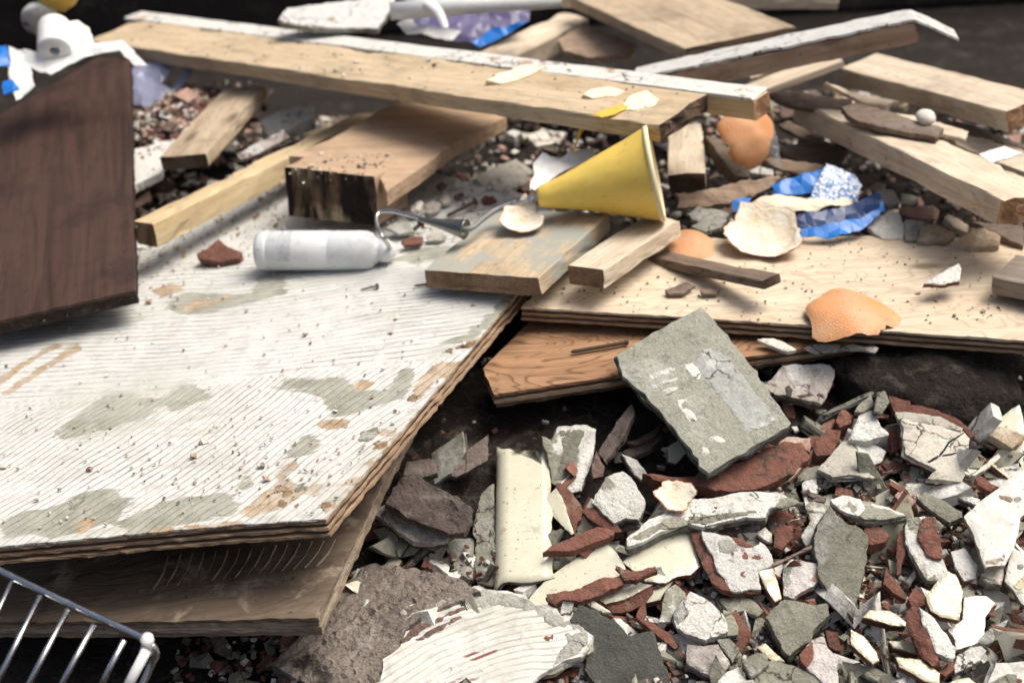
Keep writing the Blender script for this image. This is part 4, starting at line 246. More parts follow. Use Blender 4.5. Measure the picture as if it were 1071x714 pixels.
PLATES = {
    'white_panel': {'loc': [-0.239, 1.2291, 0.194], 'n': [-0.0824, 0.0187, 0.9964], 'poly': [[-0.2224, -0.3385], [-0.1747, -0.3418], [-0.081, -0.347], [0.019, -0.3524], [0.0885, -0.3593], [0.1892, -0.1292], [0.2405, -0.0112], [0.3113, 0.1503], [0.2758, 0.2638], [0.1239, 0.4182], [-0.0933, 0.4824], [-0.2634, 0.3435], [-0.4133, 0.2211]]},
    'lower_panel': {'loc': [-0.2768, 0.9869, 0.1294], 'n': [-0.1214, -0.0576, 0.9909], 'poly': [[-0.2017, -0.0826], [-0.0719, -0.1108], [0.0264, -0.129], [0.1156, -0.1455], [0.1345, -0.0688], [0.1578, 0.025], [0.1807, 0.108], [-0.0426, 0.1844], [-0.2988, 0.2193]]},
    'brown_panel': {'loc': [-0.5449, 1.5999, 0.2476], 'n': [-0.0812, -0.1182, 0.9897], 'poly': [[0.1642, -0.3272], [0.1093, -0.059], [0.0393, 0.2888], [-0.0106, 0.3143], [-0.0527, 0.2444], [-0.1087, 0.1572], [-0.1561, 0.1013], [-0.0155, -0.3653], [0.0307, -0.3545]]},
    'ply_top': {'loc': [0.2995, 1.2729, 0.2044], 'n': [0.0148, -0.0305, 0.9994], 'poly': [[-0.2888, -0.0545], [-0.1454, -0.084], [-0.0119, -0.114], [0.0827, -0.1366], [0.1914, -0.1616], [0.2585, 0.0238], [0.2377, 0.0394], [0.1784, 0.0633], [0.1098, 0.0743], [0.0388, 0.0783], [-0.0636, 0.0804], [-0.1226, 0.1026], [-0.2075, 0.0815], [-0.2573, 0.0071]]},
    'ply_under': {'loc': [0.1459, 1.1706, 0.179], 'n': [-0.0089, -0.0224, 0.9997], 'poly': [[-0.1649, -0.0676], [-0.0902, -0.0538], [-0.0079, -0.0405], [0.0758, -0.027], [0.1418, -0.0165], [0.2042, -0.0054], [0.2175, 0.048], [-0.0804, 0.1008], [-0.1207, 0.0809], [-0.1752, -0.0188]]},
    'timber_top': {'loc': [-0.1219, 1.5733, 0.2608], 'n': [0.0063, -0.0084, 0.9999], 'poly': [[-0.1274, -0.0383], [-0.0779, -0.0538], [-0.0243, -0.0787], [-0.0068, -0.1607], [0.0289, -0.0973], [0.0649, -0.0224], [0.1299, 0.0622], [0.119, 0.1212], [0.0121, 0.1589], [-0.0349, 0.0991], [-0.0835, 0.01]]},
}
PATCHES = {
    'white_panel_grey': [[[-0.1774, -0.1711], [-0.171, -0.139], [-0.145, -0.1], [-0.1178, -0.107], [-0.0994, -0.1219], [-0.0887, -0.1246], [-0.0802, -0.1166], [-0.0714, -0.0954], [-0.0555, -0.1126], [-0.0374, -0.1301], [-0.0594, -0.1471], [-0.073, -0.1535], [-0.0861, -0.1379], [-0.0959, -0.1624], [-0.1289, -0.1687], [-0.1526, -0.1818], [-0.1695, -0.1824]], [[0.0104, -0.1271], [0.047, -0.1185], [0.0882, -0.1319], [0.0976, -0.1571], [0.1272, -0.1648], [0.1351, -0.1261], [0.1475, -0.1241], [0.1499, -0.1556], [0.138, -0.1871], [0.1098, -0.1943], [0.0795, -0.2009], [0.0694, -0.1697], [0.0498, -0.1449]], [[0.0429, -0.2613], [0.0539, -0.2267], [0.0673, -0.221], [0.0743, -0.2449], [0.0644, -0.2599]], [[-0.1837, -0.3125], [-0.1755, -0.2949], [-0.1516, -0.2922], [-0.1199, -0.2751], [-0.0979, -0.2718], [-0.0766, -0.2967], [-0.0841, -0.3223], [-0.06, -0.3121], [-0.0309, -0.3028], [-0.0002, -0.3017], [0.0166, -0.3249], [0.01, -0.3387], [-0.0363, -0.3438], [-0.0648, -0.3506], [-0.0915, -0.3283], [-0.1056, -0.3328], [-0.1313, -0.3422], [-0.1566, -0.3295], [-0.1717, -0.3375]], [[0.1689, -0.0811], [0.1969, -0.0663], [0.2178, -0.0372], [0.2329, -0.005], [0.2422, -0.0077], [0.2308, -0.0468], [0.2098, -0.0813], [0.1843, -0.0909]], [[-0.1304, 0.098], [-0.1066, 0.1112], [-0.0364, 0.0901], [-0.0334, 0.1304], [-0.0003, 0.1272], [0.0056, 0.0775], [-0.0463, 0.0601], [-0.0845, 0.052], [-0.1144, 0.0606]], [[0.0127, -0.1302], [0.0291, -0.119], [0.0489, -0.119], [0.0522, -0.1505], [0.0265, -0.1414]], [[0.1114, 0.1278], [0.1339, 0.1497], [0.1633, 0.155], [0.1813, 0.1418], [0.17, 0.1163], [0.1354, 0.1131]], [[0.0076, -0.2763], [0.0174, -0.266], [0.0234, -0.3002], [0.012, -0.3056]]],
    'white_panel_bare': [[[0.0928, -0.1433], [0.1034, -0.1359], [0.1127, -0.146], [0.1051, -0.1601], [0.0971, -0.158]], [[0.066, -0.2078], [0.0773, -0.2027], [0.0943, -0.2083], [0.0931, -0.2227], [0.0745, -0.2236]], [[0.1476, -0.1895], [0.1521, -0.1486], [0.1651, -0.1314], [0.1747, -0.1182], [0.1837, -0.1338], [0.1706, -0.156], [0.1593, -0.1828]], [[0.1141, -0.23], [0.1236, -0.2265], [0.1345, -0.235], [0.1305, -0.246], [0.1174, -0.2385]], [[0.0224, -0.3463], [0.0268, -0.3168], [0.0364, -0.3071], [0.0498, -0.29], [0.0652, -0.3096], [0.0774, -0.3003], [0.0824, -0.329], [0.0665, -0.3217], [0.0489, -0.337]], [[0.0366, -0.2829], [0.0428, -0.2698], [0.0546, -0.264], [0.0604, -0.2759], [0.0439, -0.2968]], [[-0.117, -0.3266], [-0.1104, -0.3136], [-0.1002, -0.3264], [-0.106, -0.3383]], [[0.0133, -0.3319], [0.0294, -0.3239], [0.043, -0.3113], [0.0522, -0.3133], [0.0482, -0.3357], [0.0255, -0.3421]], [[-0.1519, 0.1316], [-0.131, 0.1463], [-0.1102, 0.1225], [-0.1356, 0.1097]], [[-0.1106, 0.0627], [-0.093, 0.1003], [-0.0784, 0.0826], [-0.0606, 0.0974], [-0.0489, 0.0872], [-0.0869, 0.0655]], [[-0.257, -0.0713], [-0.2308, -0.0232], [-0.2044, 0.0223], [-0.1951, 0.0019], [-0.2212, -0.0286], [-0.2498, -0.0864]], [[-0.2677, -0.0359], [-0.2467, 0.0042], [-0.2285, 0.029], [-0.2214, 0.018], [-0.2443, -0.0139], [-0.2623, -0.0538]]],
}
POINTS = {
    'can': [[-0.2711, 1.3705, 0.2156], [-0.1417, 1.354, 0.2156], [-0.1213, 1.3534, 0.2136]],
    'horn': [[0.0353, 1.3401, 0.272], [0.1566, 1.3431, 0.296]],
    'horn_bolt': [[0.0384, 1.3423, 0.272], [0.0201, 1.3414, 0.268], [-0.0122, 1.3447, 0.262]],
    'nozzle': [[-0.09, 1.3243, 0.262], [-0.0414, 1.2999, 0.258]],
    'tube': [[-0.0503, 1.3035, 0.258], [-0.0365, 1.3017, 0.258], [-0.0235, 1.3202, 0.26], [-0.0083, 1.3389, 0.262], [0.0121, 1.3448, 0.266]],
    'wire': [[-0.0829, 1.3209, 0.262], [-0.1004, 1.3359, 0.262], [-0.117, 1.3484, 0.262], [-0.1296, 1.3549, 0.26], [-0.1357, 1.3499, 0.257], [-0.1341, 1.3333, 0.252], [-0.1275, 1.3141, 0.247], [-0.1235, 1.3562, 0.2136]],
    'peel_dome': [[0.3273, 1.1688, 0.204]],
    'peel_bowl': [[0.2695, 1.3318, 0.222]],
    'peel_small': [[0.0173, 1.3227, 0.262]],
    'peel_stand': [[0.2718, 1.4579, 0.285]],
    'roll': [[-0.5551, 1.7322, 0.36], [-0.6009, 1.8351, 0.36], [-0.5843, 1.847, 0.37]],
    'rack_rim': [[-0.4323, 0.8622, 0.2], [-0.396, 0.8376, 0.198], [-0.328, 0.7936, 0.194], [-0.2728, 0.7597, 0.19], [-0.2668, 0.7554, 0.188], [-0.2643, 0.7534, 0.18], [-0.2695, 0.7542, 0.17], [-0.2818, 0.7377, 0.15]],
    'rack_bar0': [[-0.3838, 0.8263, 0.196], [-0.4043, 0.7705, 0.165]],
    'rack_bar1': [[-0.3577, 0.8069, 0.196], [-0.3803, 0.7413, 0.165]],
    'rack_bar2': [[-0.3328, 0.7893, 0.196], [-0.3573, 0.7318, 0.165]],
    'rack_bar3': [[-0.3095, 0.7701, 0.196], [-0.3341, 0.7281, 0.165]],
    'rack_bar4': [[-0.2835, 0.7513, 0.196], [-0.3053, 0.7278, 0.165]],
    'rack_bar5': [[-0.2654, 0.7387, 0.196], [-0.2865, 0.7216, 0.165]],
    'rack_cap': [[-0.269, 0.7529, 0.192]],
    'screw_a': [[-0.1538, 1.2877, 0.2018], [-0.1367, 1.2879, 0.2051]],
    'screw_b': [[-0.0975, 1.2781, 0.2076], [-0.0837, 1.2786, 0.2087]],
    'bolt_a': [[-0.067, 1.457, 0.2077], [-0.0337, 1.4706, 0.2178]],
    'bolt_b': [[-0.1111, 1.4125, 0.2049], [-0.0949, 1.4252, 0.2135]],
    'rod': [[0.0562, 1.1659, 0.182], [0.1109, 1.1776, 0.183]],
    'white_roll': [[-0.1347, 1.781, 0.36], [0.066, 1.7977, 0.36]],
    'curl': [[-0.1143, 1.8152, 0.37], [-0.0882, 1.7809, 0.37], [-0.0719, 1.7498, 0.365], [-0.0628, 1.7224, 0.35]],
    'pebble': [[0.4671, 1.4447, 0.3]],
    'lemon_strip': [[0.099, 1.4141, 0.335], [0.0891, 1.4075, 0.325], [0.0815, 1.4055, 0.31], [0.0765, 1.3976, 0.298]],
    'film': [[-0.4567, 1.795, 0.28]],
    'bull': [[-0.0258, 0.9468, 0.085], [-0.0205, 1.066, 0.122]],
    'peel_flat': [[0.1939, 1.3317, 0.212]],
    'clod': [[0.3995, 1.1496, 0.128]],
    'gravel': [[-0.4156, 1.7873, 0.25]],
    'lemon': [[0.0218, 1.5353, 0.3423], [0.1136, 1.4391, 0.3494], [0.1462, 1.3945, 0.3517], [0.1168, 1.3806, 0.3486]],
    'glue0': [[-0.301, 0.9474, 0.1247], [-0.3012, 0.9265, 0.1234], [-0.3057, 0.9071, 0.1218]],
    'glue1': [[-0.2905, 0.9464, 0.1259], [-0.2911, 0.9259, 0.1246], [-0.2958, 0.9069, 0.1229]],
    'glue2': [[-0.2799, 0.9455, 0.1271], [-0.2809, 0.9253, 0.1258], [-0.286, 0.9066, 0.1241]],
    'glue3': [[-0.2695, 0.9446, 0.1284], [-0.2708, 0.9247, 0.1271], [-0.2762, 0.9063, 0.1253]],
    'glue4': [[-0.259, 0.9436, 0.1296], [-0.2607, 0.9241, 0.1283], [-0.2664, 0.906, 0.1265]],
    'glue5': [[-0.2486, 0.9427, 0.1308], [-0.2506, 0.9235, 0.1295], [-0.2566, 0.9058, 0.1277]],
    'glue6': [[-0.2382, 0.9417, 0.132], [-0.2405, 0.9229, 0.1307], [-0.2469, 0.9055, 0.1289]],
    'glue7': [[-0.2278, 0.9408, 0.1333], [-0.2304, 0.9223, 0.1319], [-0.2371, 0.9052, 0.13]],
    'glue8': [[-0.2175, 0.9399, 0.1345], [-0.2204, 0.9217, 0.1331], [-0.2274, 0.905, 0.1312]],
    'glue9': [[-0.2071, 0.939, 0.1357], [-0.2104, 0.9211, 0.1342], [-0.2176, 0.9047, 0.1324]],
    'glue10': [[-0.1968, 0.938, 0.1369], [-0.2004, 0.9205, 0.1354], [-0.2079, 0.9044, 0.1336]],
    'glue11': [[-0.1865, 0.9371, 0.1381], [-0.1904, 0.92, 0.1366], [-0.1982, 0.9041, 0.1347]],
    'glue12': [[-0.1763, 0.9362, 0.1393], [-0.1804, 0.9194, 0.1378], [-0.1885, 0.9039, 0.1359]],
    'glue13': [[-0.166, 0.9353, 0.1405], [-0.1705, 0.9188, 0.139], [-0.1789, 0.9036, 0.1371]],
    'glue14': [[-0.1558, 0.9344, 0.1417], [-0.1605, 0.9182, 0.1402], [-0.1692, 0.9033, 0.1383]],
    'peel_bit': [[0.1349, 0.988, 0.1332]],
}
BOARDS = {
    'brown_panel': ([-0.6505, 1.3987, 0.2664], [[0.9794, -0.1869, -0.0761], [0.172, 0.9703, -0.1699], [0.1056, 0.1533, 0.9825]], [0.4977, 0.5189, 0.0171]),
    'white_panel': ([-0.3371, 1.1248, 0.1902], [[0.9141, 0.3434, -0.2158], [-0.3165, 0.9367, 0.1499], [0.2536, -0.0687, 0.9649]], [0.6925, 0.6141, 0.0161]),
    'lower_panel': ([-0.4577, 1.1189, 0.119], [[0.9736, 0.2016, -0.107], [-0.2009, 0.9795, 0.017], [0.1082, 0.005, 0.9941]], [0.727, 0.4991, 0.019]),
    'painted_board': ([0.0119, 1.2938, 0.2347], [[0.8633, 0.4932, -0.1069], [-0.4924, 0.8696, 0.0354], [0.1104, 0.022, 0.9936]], [0.1316, 0.1595, 0.0202]),
    'offcut': ([0.1212, 1.2771, 0.2356], [[0.8109, 0.5822, -0.0597], [-0.5769, 0.8123, 0.0859], [0.0985, -0.0352, 0.9945]], [0.0418, 0.1554, 0.0197]),
    'dark_strip': ([0.2047, 1.2557, 0.2194], [[0.5936, 0.7994, -0.0931], [-0.7855, 0.6006, 0.1491], [0.1751, -0.0154, 0.9844]], [0.1636, 0.0242, 0.0095]),
    'ply_top': ([0.2841, 1.2684, 0.1967], [[0.9736, 0.2272, 0.0209], [-0.2266, 0.9736, -0.0273], [-0.0265, 0.0219, 0.9994]], [0.5081, 0.2097, 0.0154]),
    'ply_under': ([0.1806, 1.2353, 0.1716], [[0.9778, -0.2093, 0.0091], [0.2092, 0.9778, 0.0105], [-0.0111, -0.0083, 0.9999]], [0.449, 0.1998, 0.0164]),
    'right_strip': ([0.5643, 1.1507, 0.2244], [[0.7542, 0.6515, -0.0825], [-0.6513, 0.7581, 0.0325], [0.0837, 0.0292, 0.9961]], [0.2006, 0.06, 0.0193]),
    'big_plank': ([-0.1836, 1.6935, 0.3115], [[0.7515, 0.6527, -0.0961], [-0.6569, 0.7538, -0.0179], [0.0608, 0.0765, 0.9952]], [0.9943, 0.0901, 0.0194]),
    'white_batten': ([-0.1735, 1.7187, 0.3352], [[0.6922, 0.7216, -0.0126], [-0.7172, 0.6897, 0.0997], [0.0806, -0.06, 0.9949]], [1.1742, 0.0373, 0.019]),
    'timber': ([-0.128, 1.6152, 0.2216], [[0.91, 0.4139, 0.0238], [-0.4144, 0.9064, 0.0824], [0.0126, -0.0849, 0.9963]], [0.1205, 0.3311, 0.0584]),
    'long_batten': ([-0.2855, 1.5787, 0.2237], [[0.5449, -0.8347, -0.0803], [0.8385, 0.5411, 0.065], [-0.0108, -0.1027, 0.9947]], [0.4093, 0.0319, 0.0276]),
    'left_block': ([-0.3583, 1.6814, 0.2524], [[0.975, 0.1994, -0.0978], [-0.2032, 0.9787, -0.0304], [0.0896, 0.0495, 0.9947]], [0.0601, 0.2228, 0.0172]),
    'laminate_board': ([0.3176, 1.567, 0.3466], [[0.9595, 0.1982, -0.2002], [-0.1788, 0.9776, 0.111], [0.2178, -0.0708, 0.9734]], [0.322, 0.0561, 0.017]),
    'wide_plank': ([0.242, 1.8114, 0.3243], [[0.8997, -0.4363, 0.0123], [0.4364, 0.8997, -0.0091], [-0.0071, 0.0135, 0.9999]], [0.1676, 0.2826, 0.0154]),
    'sun_plank': ([0.5202, 1.5778, 0.2856], [[0.4064, 0.8925, -0.1958], [-0.9091, 0.4164, 0.0107], [0.0911, 0.1736, 0.9806]], [0.2929, 0.058, 0.0244]),
    'low_plank': ([0.4503, 1.4168, 0.269], [[0.3391, 0.9352, 0.102], [-0.9404, 0.3339, 0.0646], [0.0263, -0.1179, 0.9927]], [0.3767, 0.0752, 0.0269]),
    'back_batten': ([0.0523, 1.8565, 0.283], [[0.6398, -0.765, 0.0737], [0.7666, 0.6285, -0.1316], [0.0544, 0.1407, 0.9886]], [0.1873, 0.0446, 0.03]),
    'block': ([0.2097, 1.4834, 0.2533], [[0.9883, 0.1114, -0.1038], [-0.1236, 0.9851, -0.1197], [0.089, 0.1311, 0.9874]], [0.041, 0.1185, 0.0233]),
    'lath': ([0.3632, 1.6595, 0.2838], [[0.9501, -0.2032, -0.2368], [0.2017, 0.979, -0.0306], [0.238, -0.0187, 0.9711]], [0.1243, 0.0351, 0.01]),
    'top_batten': ([0.2239, 1.9406, 0.3163], [[0.996, 0.0829, 0.0348], [-0.0806, 0.9949, -0.061], [-0.0396, 0.0579, 0.9975]], [0.5083, 0.03, 0.0191]),
}

# ------------------------------------------------------------------ materials
MATS = {}

class NT:
    def __init__(self, name):
        self.m = bpy.data.materials.new(name)
        self.m.use_nodes = True
        self.t = self.m.node_tree
        self.b = self.t.nodes['Principled BSDF']
        self.n = self.t.nodes
        MATS[name] = self.m
        tc = self.n.new('ShaderNodeTexCoord')
        oi = self.n.new('ShaderNodeObjectInfo')
        mul = self.n.new('ShaderNodeVectorMath'); mul.operation = 'MULTIPLY_ADD'
        comb = self.n.new('ShaderNodeCombineXYZ')
        self.rand = oi.outputs['Random']
        for i in range(3): self.link(oi.outputs['Random'], comb.inputs[i])
        self.link(comb.outputs[0], mul.inputs[0])
        mul.inputs[1].default_value = (7.3, 13.1, 4.7)
        self.link(tc.outputs['Object'], mul.inputs[2])
        self.co = mul.outputs[0]
        self.obj = tc.outputs['Object']
    def link(self, a, b): self.t.links.new(a, b)
    def noise(self, scale, detail=4, rough=.55, dist=0.0, co=None, col=False):
        x = self.n.new('ShaderNodeTexNoise')
        x.inputs['Scale'].default_value = scale; x.inputs['Detail'].default_value = detail
        x.inputs['Roughness'].default_value = rough; x.inputs['Distortion'].default_value = dist
        self.link(co or self.co, x.inputs['Vector'])
        return x.outputs['Color' if col else 'Fac']
    def ramp(self, fac, stops, interp='LINEAR'):
        r = self.n.new('ShaderNodeValToRGB')
        r.color_ramp.interpolation = interp
        e = r.color_ramp.elements
        while len(e) < len(stops): e.new(.5)
        for el, (p, c) in zip(e, stops):
            el.position = p
            el.color = (c, c, c, 1) if not hasattr(c, '__len__') else (*c, 1)
        self.link(fac, r.inputs[0])
        return r.outputs[0]
    def mix(self, fac, a, b, mode='MIX'):
        x = self.n.new('ShaderNodeMix'); x.data_type = 'RGBA'; x.blend_type = mode
        for k, v in ((0, fac), (6, a), (7, b)):
            s = x.inputs[k]
            if hasattr(v, 'links'): self.link(v, s)
            elif hasattr(v, '__len__'): s.default_value = (*v, 1)
            elif k == 0: s.default_value = v
            else: s.default_value = (v, v, v, 1)
        return x.outputs[2]
    def math(self, op, a, b=0.0, c=0.0):
        x = self.n.new('ShaderNodeMath'); x.operation = op
        for s, v in zip(x.inputs, (a, b, c)):
            if hasattr(v, 'links'): self.link(v, s)
            else: s.default_value = v
        return x.outputs[0]
    def mapping(self, scale=(1, 1, 1), rot=(0, 0, 0), loc=(0, 0, 0), co=None):
        x = self.n.new('ShaderNodeMapping')
        x.inputs['Scale'].default_value = scale; x.inputs['Rotation'].default_value = rot; x.inputs['Location'].default_value = loc
        self.link(co or self.co, x.inputs['Vector'])
        return x.outputs[0]
    def wave(self, scale, dist=0, dscale=1, detail=2, kind='BANDS', direc='X', co=None):
        x = self.n.new('ShaderNodeTexWave'); x.wave_type = kind
        if kind == 'BANDS': x.bands_direction = direc
        else: x.rings_direction = direc
        x.inputs['Scale'].default_value = scale; x.inputs['Distortion'].default_value = dist
        x.inputs['Detail'].default_value = detail; x.inputs['Detail Scale'].default_value = dscale
        self.link(co or self.co, x.inputs['Vector'])
        return x.outputs['Fac']
    def bump(self, h, strength=.4, dist=.002, normal=None):
        x = self.n.new('ShaderNodeBump')
        x.inputs['Strength'].default_value = strength; x.inputs['Distance'].default_value = dist
        self.link(h, x.inputs['Height'])
        if normal: self.link(normal, x.inputs['Normal'])
        return x.outputs[0]
    def done(self, color, rough=.8, normal=None, spec=.3, coat=0.0):
        if hasattr(color, 'links'): self.link(color, self.b.inputs['Base Color'])
        else: self.b.inputs['Base Color'].default_value = (*color, 1)
        if hasattr(rough, 'links'): self.link(rough, self.b.inputs['Roughness'])
        else: self.b.inputs['Roughness'].default_value = rough
        self.b.inputs['Specular IOR Level'].default_value = spec
        self.b.inputs['Coat Weight'].default_value = coat
        self.b.inputs['Coat Roughness'].default_value = .08
        if normal: self.link(normal, self.b.inputs['Normal'])
        return self.m

def gritty(name, c1, c2, patches=(), scale=45, grit=420, bump=.8, bdist=.0015, rough=.88, vary=.25, pits=True, dirty=.6, cracks=True):
    """mineral surface: two tones, coloured patches, pits and grit"""
    t = NT(name)
    col = t.mix(t.ramp(t.noise(scale, 6, .65), [(.3, 0), (.7, 1)]), c1, c2)
    for (pc, ps, lo, hi) in patches:
        col = t.mix(t.ramp(t.noise(ps, 5, .62, .3), [(lo, 0), (hi, 1)]), col, pc)
    fine = t.noise(grit, 3, .7)
    col = t.mix(.55, col, t.ramp(fine, [(.3, .45), (.62, 1.0)]), 'MULTIPLY')
    if pits:
        v = t.n.new('ShaderNodeTexVoronoi'); v.inputs['Scale'].default_value = 190
        t.link(t.co, v.inputs['Vector'])
        pit = t.math('MULTIPLY', t.ramp(v.outputs['Distance'], [(.08, 1), (.2, 0)]), t.ramp(t.noise(60, 3), [(.5, 0), (.62, 1)]))
        col = t.mix(pit, col, (.09, .08, .07))
    dirt = t.math('MULTIPLY', t.ramp(t.noise(scale * 1.6, 8, .75, .6), [(.54, 0), (.66, 1)]), dirty)
    col = t.mix(dirt, col, (.11, .092, .075))
    if cracks:
        cv = t.n.new('ShaderNodeTexVoronoi'); cv.feature = 'DISTANCE_TO_EDGE'; cv.inputs['Scale'].default_value = 38
        wob = t.n.new('ShaderNodeVectorMath'); wob.operation = 'MULTIPLY_ADD'
        t.link(t.noise(60, 4, .6, col=True), wob.inputs[0]); wob.inputs[1].default_value = (.02, .02, .02); t.link(t.co, wob.inputs[2])
        t.link(wob.outputs[0], cv.inputs['Vector'])
        crk = t.math('MULTIPLY', t.ramp(cv.outputs['Distance'], [(.012, 1), (.04, 0)]), t.ramp(t.noise(16, 3), [(.52, 0), (.60, 1)]))
        col = t.mix(crk, col, (.07, .06, .05))
    b = t.math('MULTIPLY_ADD', t.rand, vary * 2, 1 - vary)
    hsv = t.n.new('ShaderNodeHueSaturation'); t.link(b, hsv.inputs['Value']); t.link(col, hsv.inputs['Color'])
    h = t.math('ADD', t.math('MULTIPLY', fine, .35), t.noise(scale * 2.2, 7, .68))
    return t.done(hsv.outputs[0], rough, t.bump(h, bump, bdist * 3), .25)

W1, W2 = (.75, .74, .70), (.59, .585, .55)
G1, G2 = (.350, .345, .275), (.24, .238, .19)
RED1, RED2 = (.27, .125, .090), (.165, .072, .054)
gritty('mortar_grey', G1, G2, [((.46, .46, .42), 30, .56, .68)])
gritty('mortar_pale', (.46, .46, .41), (.34, .345, .30), [(W2, 28, .55, .66)])
gritty('mortar_hero', (.41, .415, .345), (.33, .335, .28), [((.48, .485, .43), 26, .55, .66)], scale=60, vary=.0, bump=.8, cracks=False)
gritty('mortar_smooth', (.43, .445, .42), (.36, .375, .35), [((.55, .56, .53), 24, .58, .66)], scale=30, bump=.35, vary=0, dirty=.2)
gritty('mortar_dark', (.10, .103, .09), (.06, .062, .054), [((.25, .25, .22), 40, .64, .72)], vary=.1)
gritty('mortar_black', (.035, .033, .032), (.02, .02, .02), vary=.1)
gritty('patch_grey', (.30, .30, .245), (.215, .215, .17), [((.50, .50, .45), 30, .58, .66)], vary=0)
gritty('patch_tan', (.42, .31, .19), (.24, .15, .085), [((.60, .52, .40), 40, .55, .64), ((.10, .055, .035), 50, .62, .67)], vary=0, scale=60)
gritty('plaster_white', (.80, .79, .74), (.70, .69, .63), [((.48, .47, .42), 26, .60, .67)], dirty=.35, vary=.12)
gritty('plaster_spotted', W1, W2, [((.40, .39, .35), 30, .58, .63), ((.24, .10, .08), 42, .60, .64)], dirty=.35, vary=.1)
gritty('plaster_pink', W1, (.68, .60, .57), [((.40, .22, .20), 30, .58, .64)], dirty=.35, vary=.1)
gritty('plaster_grey', (.80, .79, .74), (.68, .67, .61), [(G1, 24, .50, .55)], dirty=.4, vary=.12)
gritty('plaster_dusty', (.50, .46, .42), (.33, .29, .26), [(W2, 30, .52, .6), ((.14, .10, .09), 34, .60, .67)])
gritty('plaster_beige', (.62, .59, .50), (.54, .51, .43), [((.38, .36, .31), 26, .6, .7)], scale=20, bump=.25)
gritty('plaster_tan', (.52, .42, .30), (.40, .30, .20), [((.64, .56, .45), 28, .52, .64)])
gritty('flake_white', (.74, .71, .63), (.62, .58, .50), [((.40, .33, .24), 30, .62, .7)], pits=False)
gritty('clay_red', RED1, RED2, [((.40, .27, .22), 34, .6, .72)], scale=70)
gritty('clay_dusty', (.20, .135, .115), (.12, .075, .063), [((.33, .28, .25), 30, .54, .68)], scale=60)
gritty('clay_pink', (.50, .33, .27), (.40, .24, .19), [((.60, .52, .46), 30, .54, .66)])
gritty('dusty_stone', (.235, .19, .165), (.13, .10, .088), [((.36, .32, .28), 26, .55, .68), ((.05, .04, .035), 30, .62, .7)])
gritty('soil', (.040, .031, .026), (.018, .014, .012), [((.12, .10, .085), 35, .6, .7)], scale=25, grit=260, bump=.9, bdist=.004, vary=0)
gritty('pavement', (.032, .027, .024), (.018, .015, .013), scale=8, grit=90, vary=0)
gritty('dark_wall', (.030, .024, .022), (.016, .013, .012), scale=3, grit=40, vary=0)

def glaze(name, c, c2):
    t = NT(name)
    col = t.mix(t.ramp(t.noise(14, 4), [(.35, 0), (.7, 1)]), c, c2)
    col = t.mix(t.ramp(t.noise(60, 6, .7), [(.60, 0), (.68, .75)]), col, (.42, .38, .30))
    col = t.mix(t.ramp(t.noise(300, 2), [(.66, 0), (.72, .8)]), col, (.15, .12, .10))
    rg = t.ramp(t.noise(50, 4), [(.4, .12), (.7, .42)])
    return t.done(col, rg, t.bump(t.noise(70, 3), .06, .001), .5, .25)
glaze('glaze_cream', (.62, .61, .49), (.54, .52, .39))
glaze('glaze_yellow', (.56, .52, .355), (.49, .445, .295))
glaze('glaze_white', (.66, .655, .61), (.57, .555, .50))

def wood(name, light, dark, axis='X', gw=26, gn=7.0, turn=0.0, rough=.72, dirt=(.10, .075, .05), dirty=.5, lines=.5, stain=None, bump=.35):
    """sawn timber: streaks and growth lines along one local axis, dirt and nicks"""
    t = NT(name)
    s = {'X': (1.0, 15, 15), 'Y': (15, 1.0, 15), 'Z': (15, 15, 1.0)}[axis]
    f = {'X': (9, 240, 240), 'Y': (240, 9, 240), 'Z': (240, 240, 9)}[axis]
    if turn: t.co = t.mapping(rot=(0, 0, turn))
    mp = t.mapping(s)
    streak = t.noise(3.2, 6, .6, .8, co=mp)
    col = t.ramp(streak, [(.25, dark), (.55, light), (.8, tuple(min(1, v * 1.12) for v in light))])
    m2 = t.mapping({'X': (2.2, gw, gw), 'Y': (gw, 2.2, gw), 'Z': (gw, gw, 2.2)}[axis])
    bands = t.noise(2.4, 2, .4, 1.6, co=m2)
    grow = t.math('FRACT', t.math('MULTIPLY', bands, gn))
    lin = t.ramp(grow, [(.0, 1), (.16, .15), (.8, 0), (1.0, 1)])
    col = t.mix(t.math('MULTIPLY', lin, lines), col, tuple(v * .55 for v in dark))
    fib = t.noise(1.0, 4, .7, co=t.mapping(f))
    col = t.mix(.35, col, t.ramp(fib, [(.3, .5), (.6, 1)]), 'MULTIPLY')
    d = t.ramp(t.noise(13, 7, .68), [(.52, 0), (.72, 1)])
    col = t.mix(t.math('MULTIPLY', d, dirty), col, dirt)
    kv = t.n.new('ShaderNodeTexVoronoi'); kv.inputs['Scale'].default_value = 7.0; kv.inputs['Randomness'].default_value = 1.0
    t.link(t.mapping({'X': (.55, 1.4, 1.4), 'Y': (1.4, .55, 1.4), 'Z': (1.4, 1.4, .55)}[axis]), kv.inputs['Vector'])
    wobk = t.math('ADD', kv.outputs['Distance'], t.math('MULTIPLY', t.noise(90, 3), .03))
    col = t.mix(t.ramp(wobk, [(.055, .9), (.075, .5), (.105, 0)]), col, tuple(v * .38 for v in dark))
    nick = t.ramp(t.noise(120, 3, .6), [(.67, 0), (.72, .8)])
    col = t.mix(nick, col, tuple(v * .35 for v in dark))
    if stain:
        sc, ss_, lo, hi = stain
        col = t.mix(t.ramp(t.noise(ss_, 6, .65, .4), [(lo, 0), (hi, 1)]), col, sc)
    h = t.math('ADD', t.math('MULTIPLY', fib, .6), t.math('MULTIPLY', lin, -.4))
    return t.done(col, rough, t.bump(h, bump, .0012), .25)

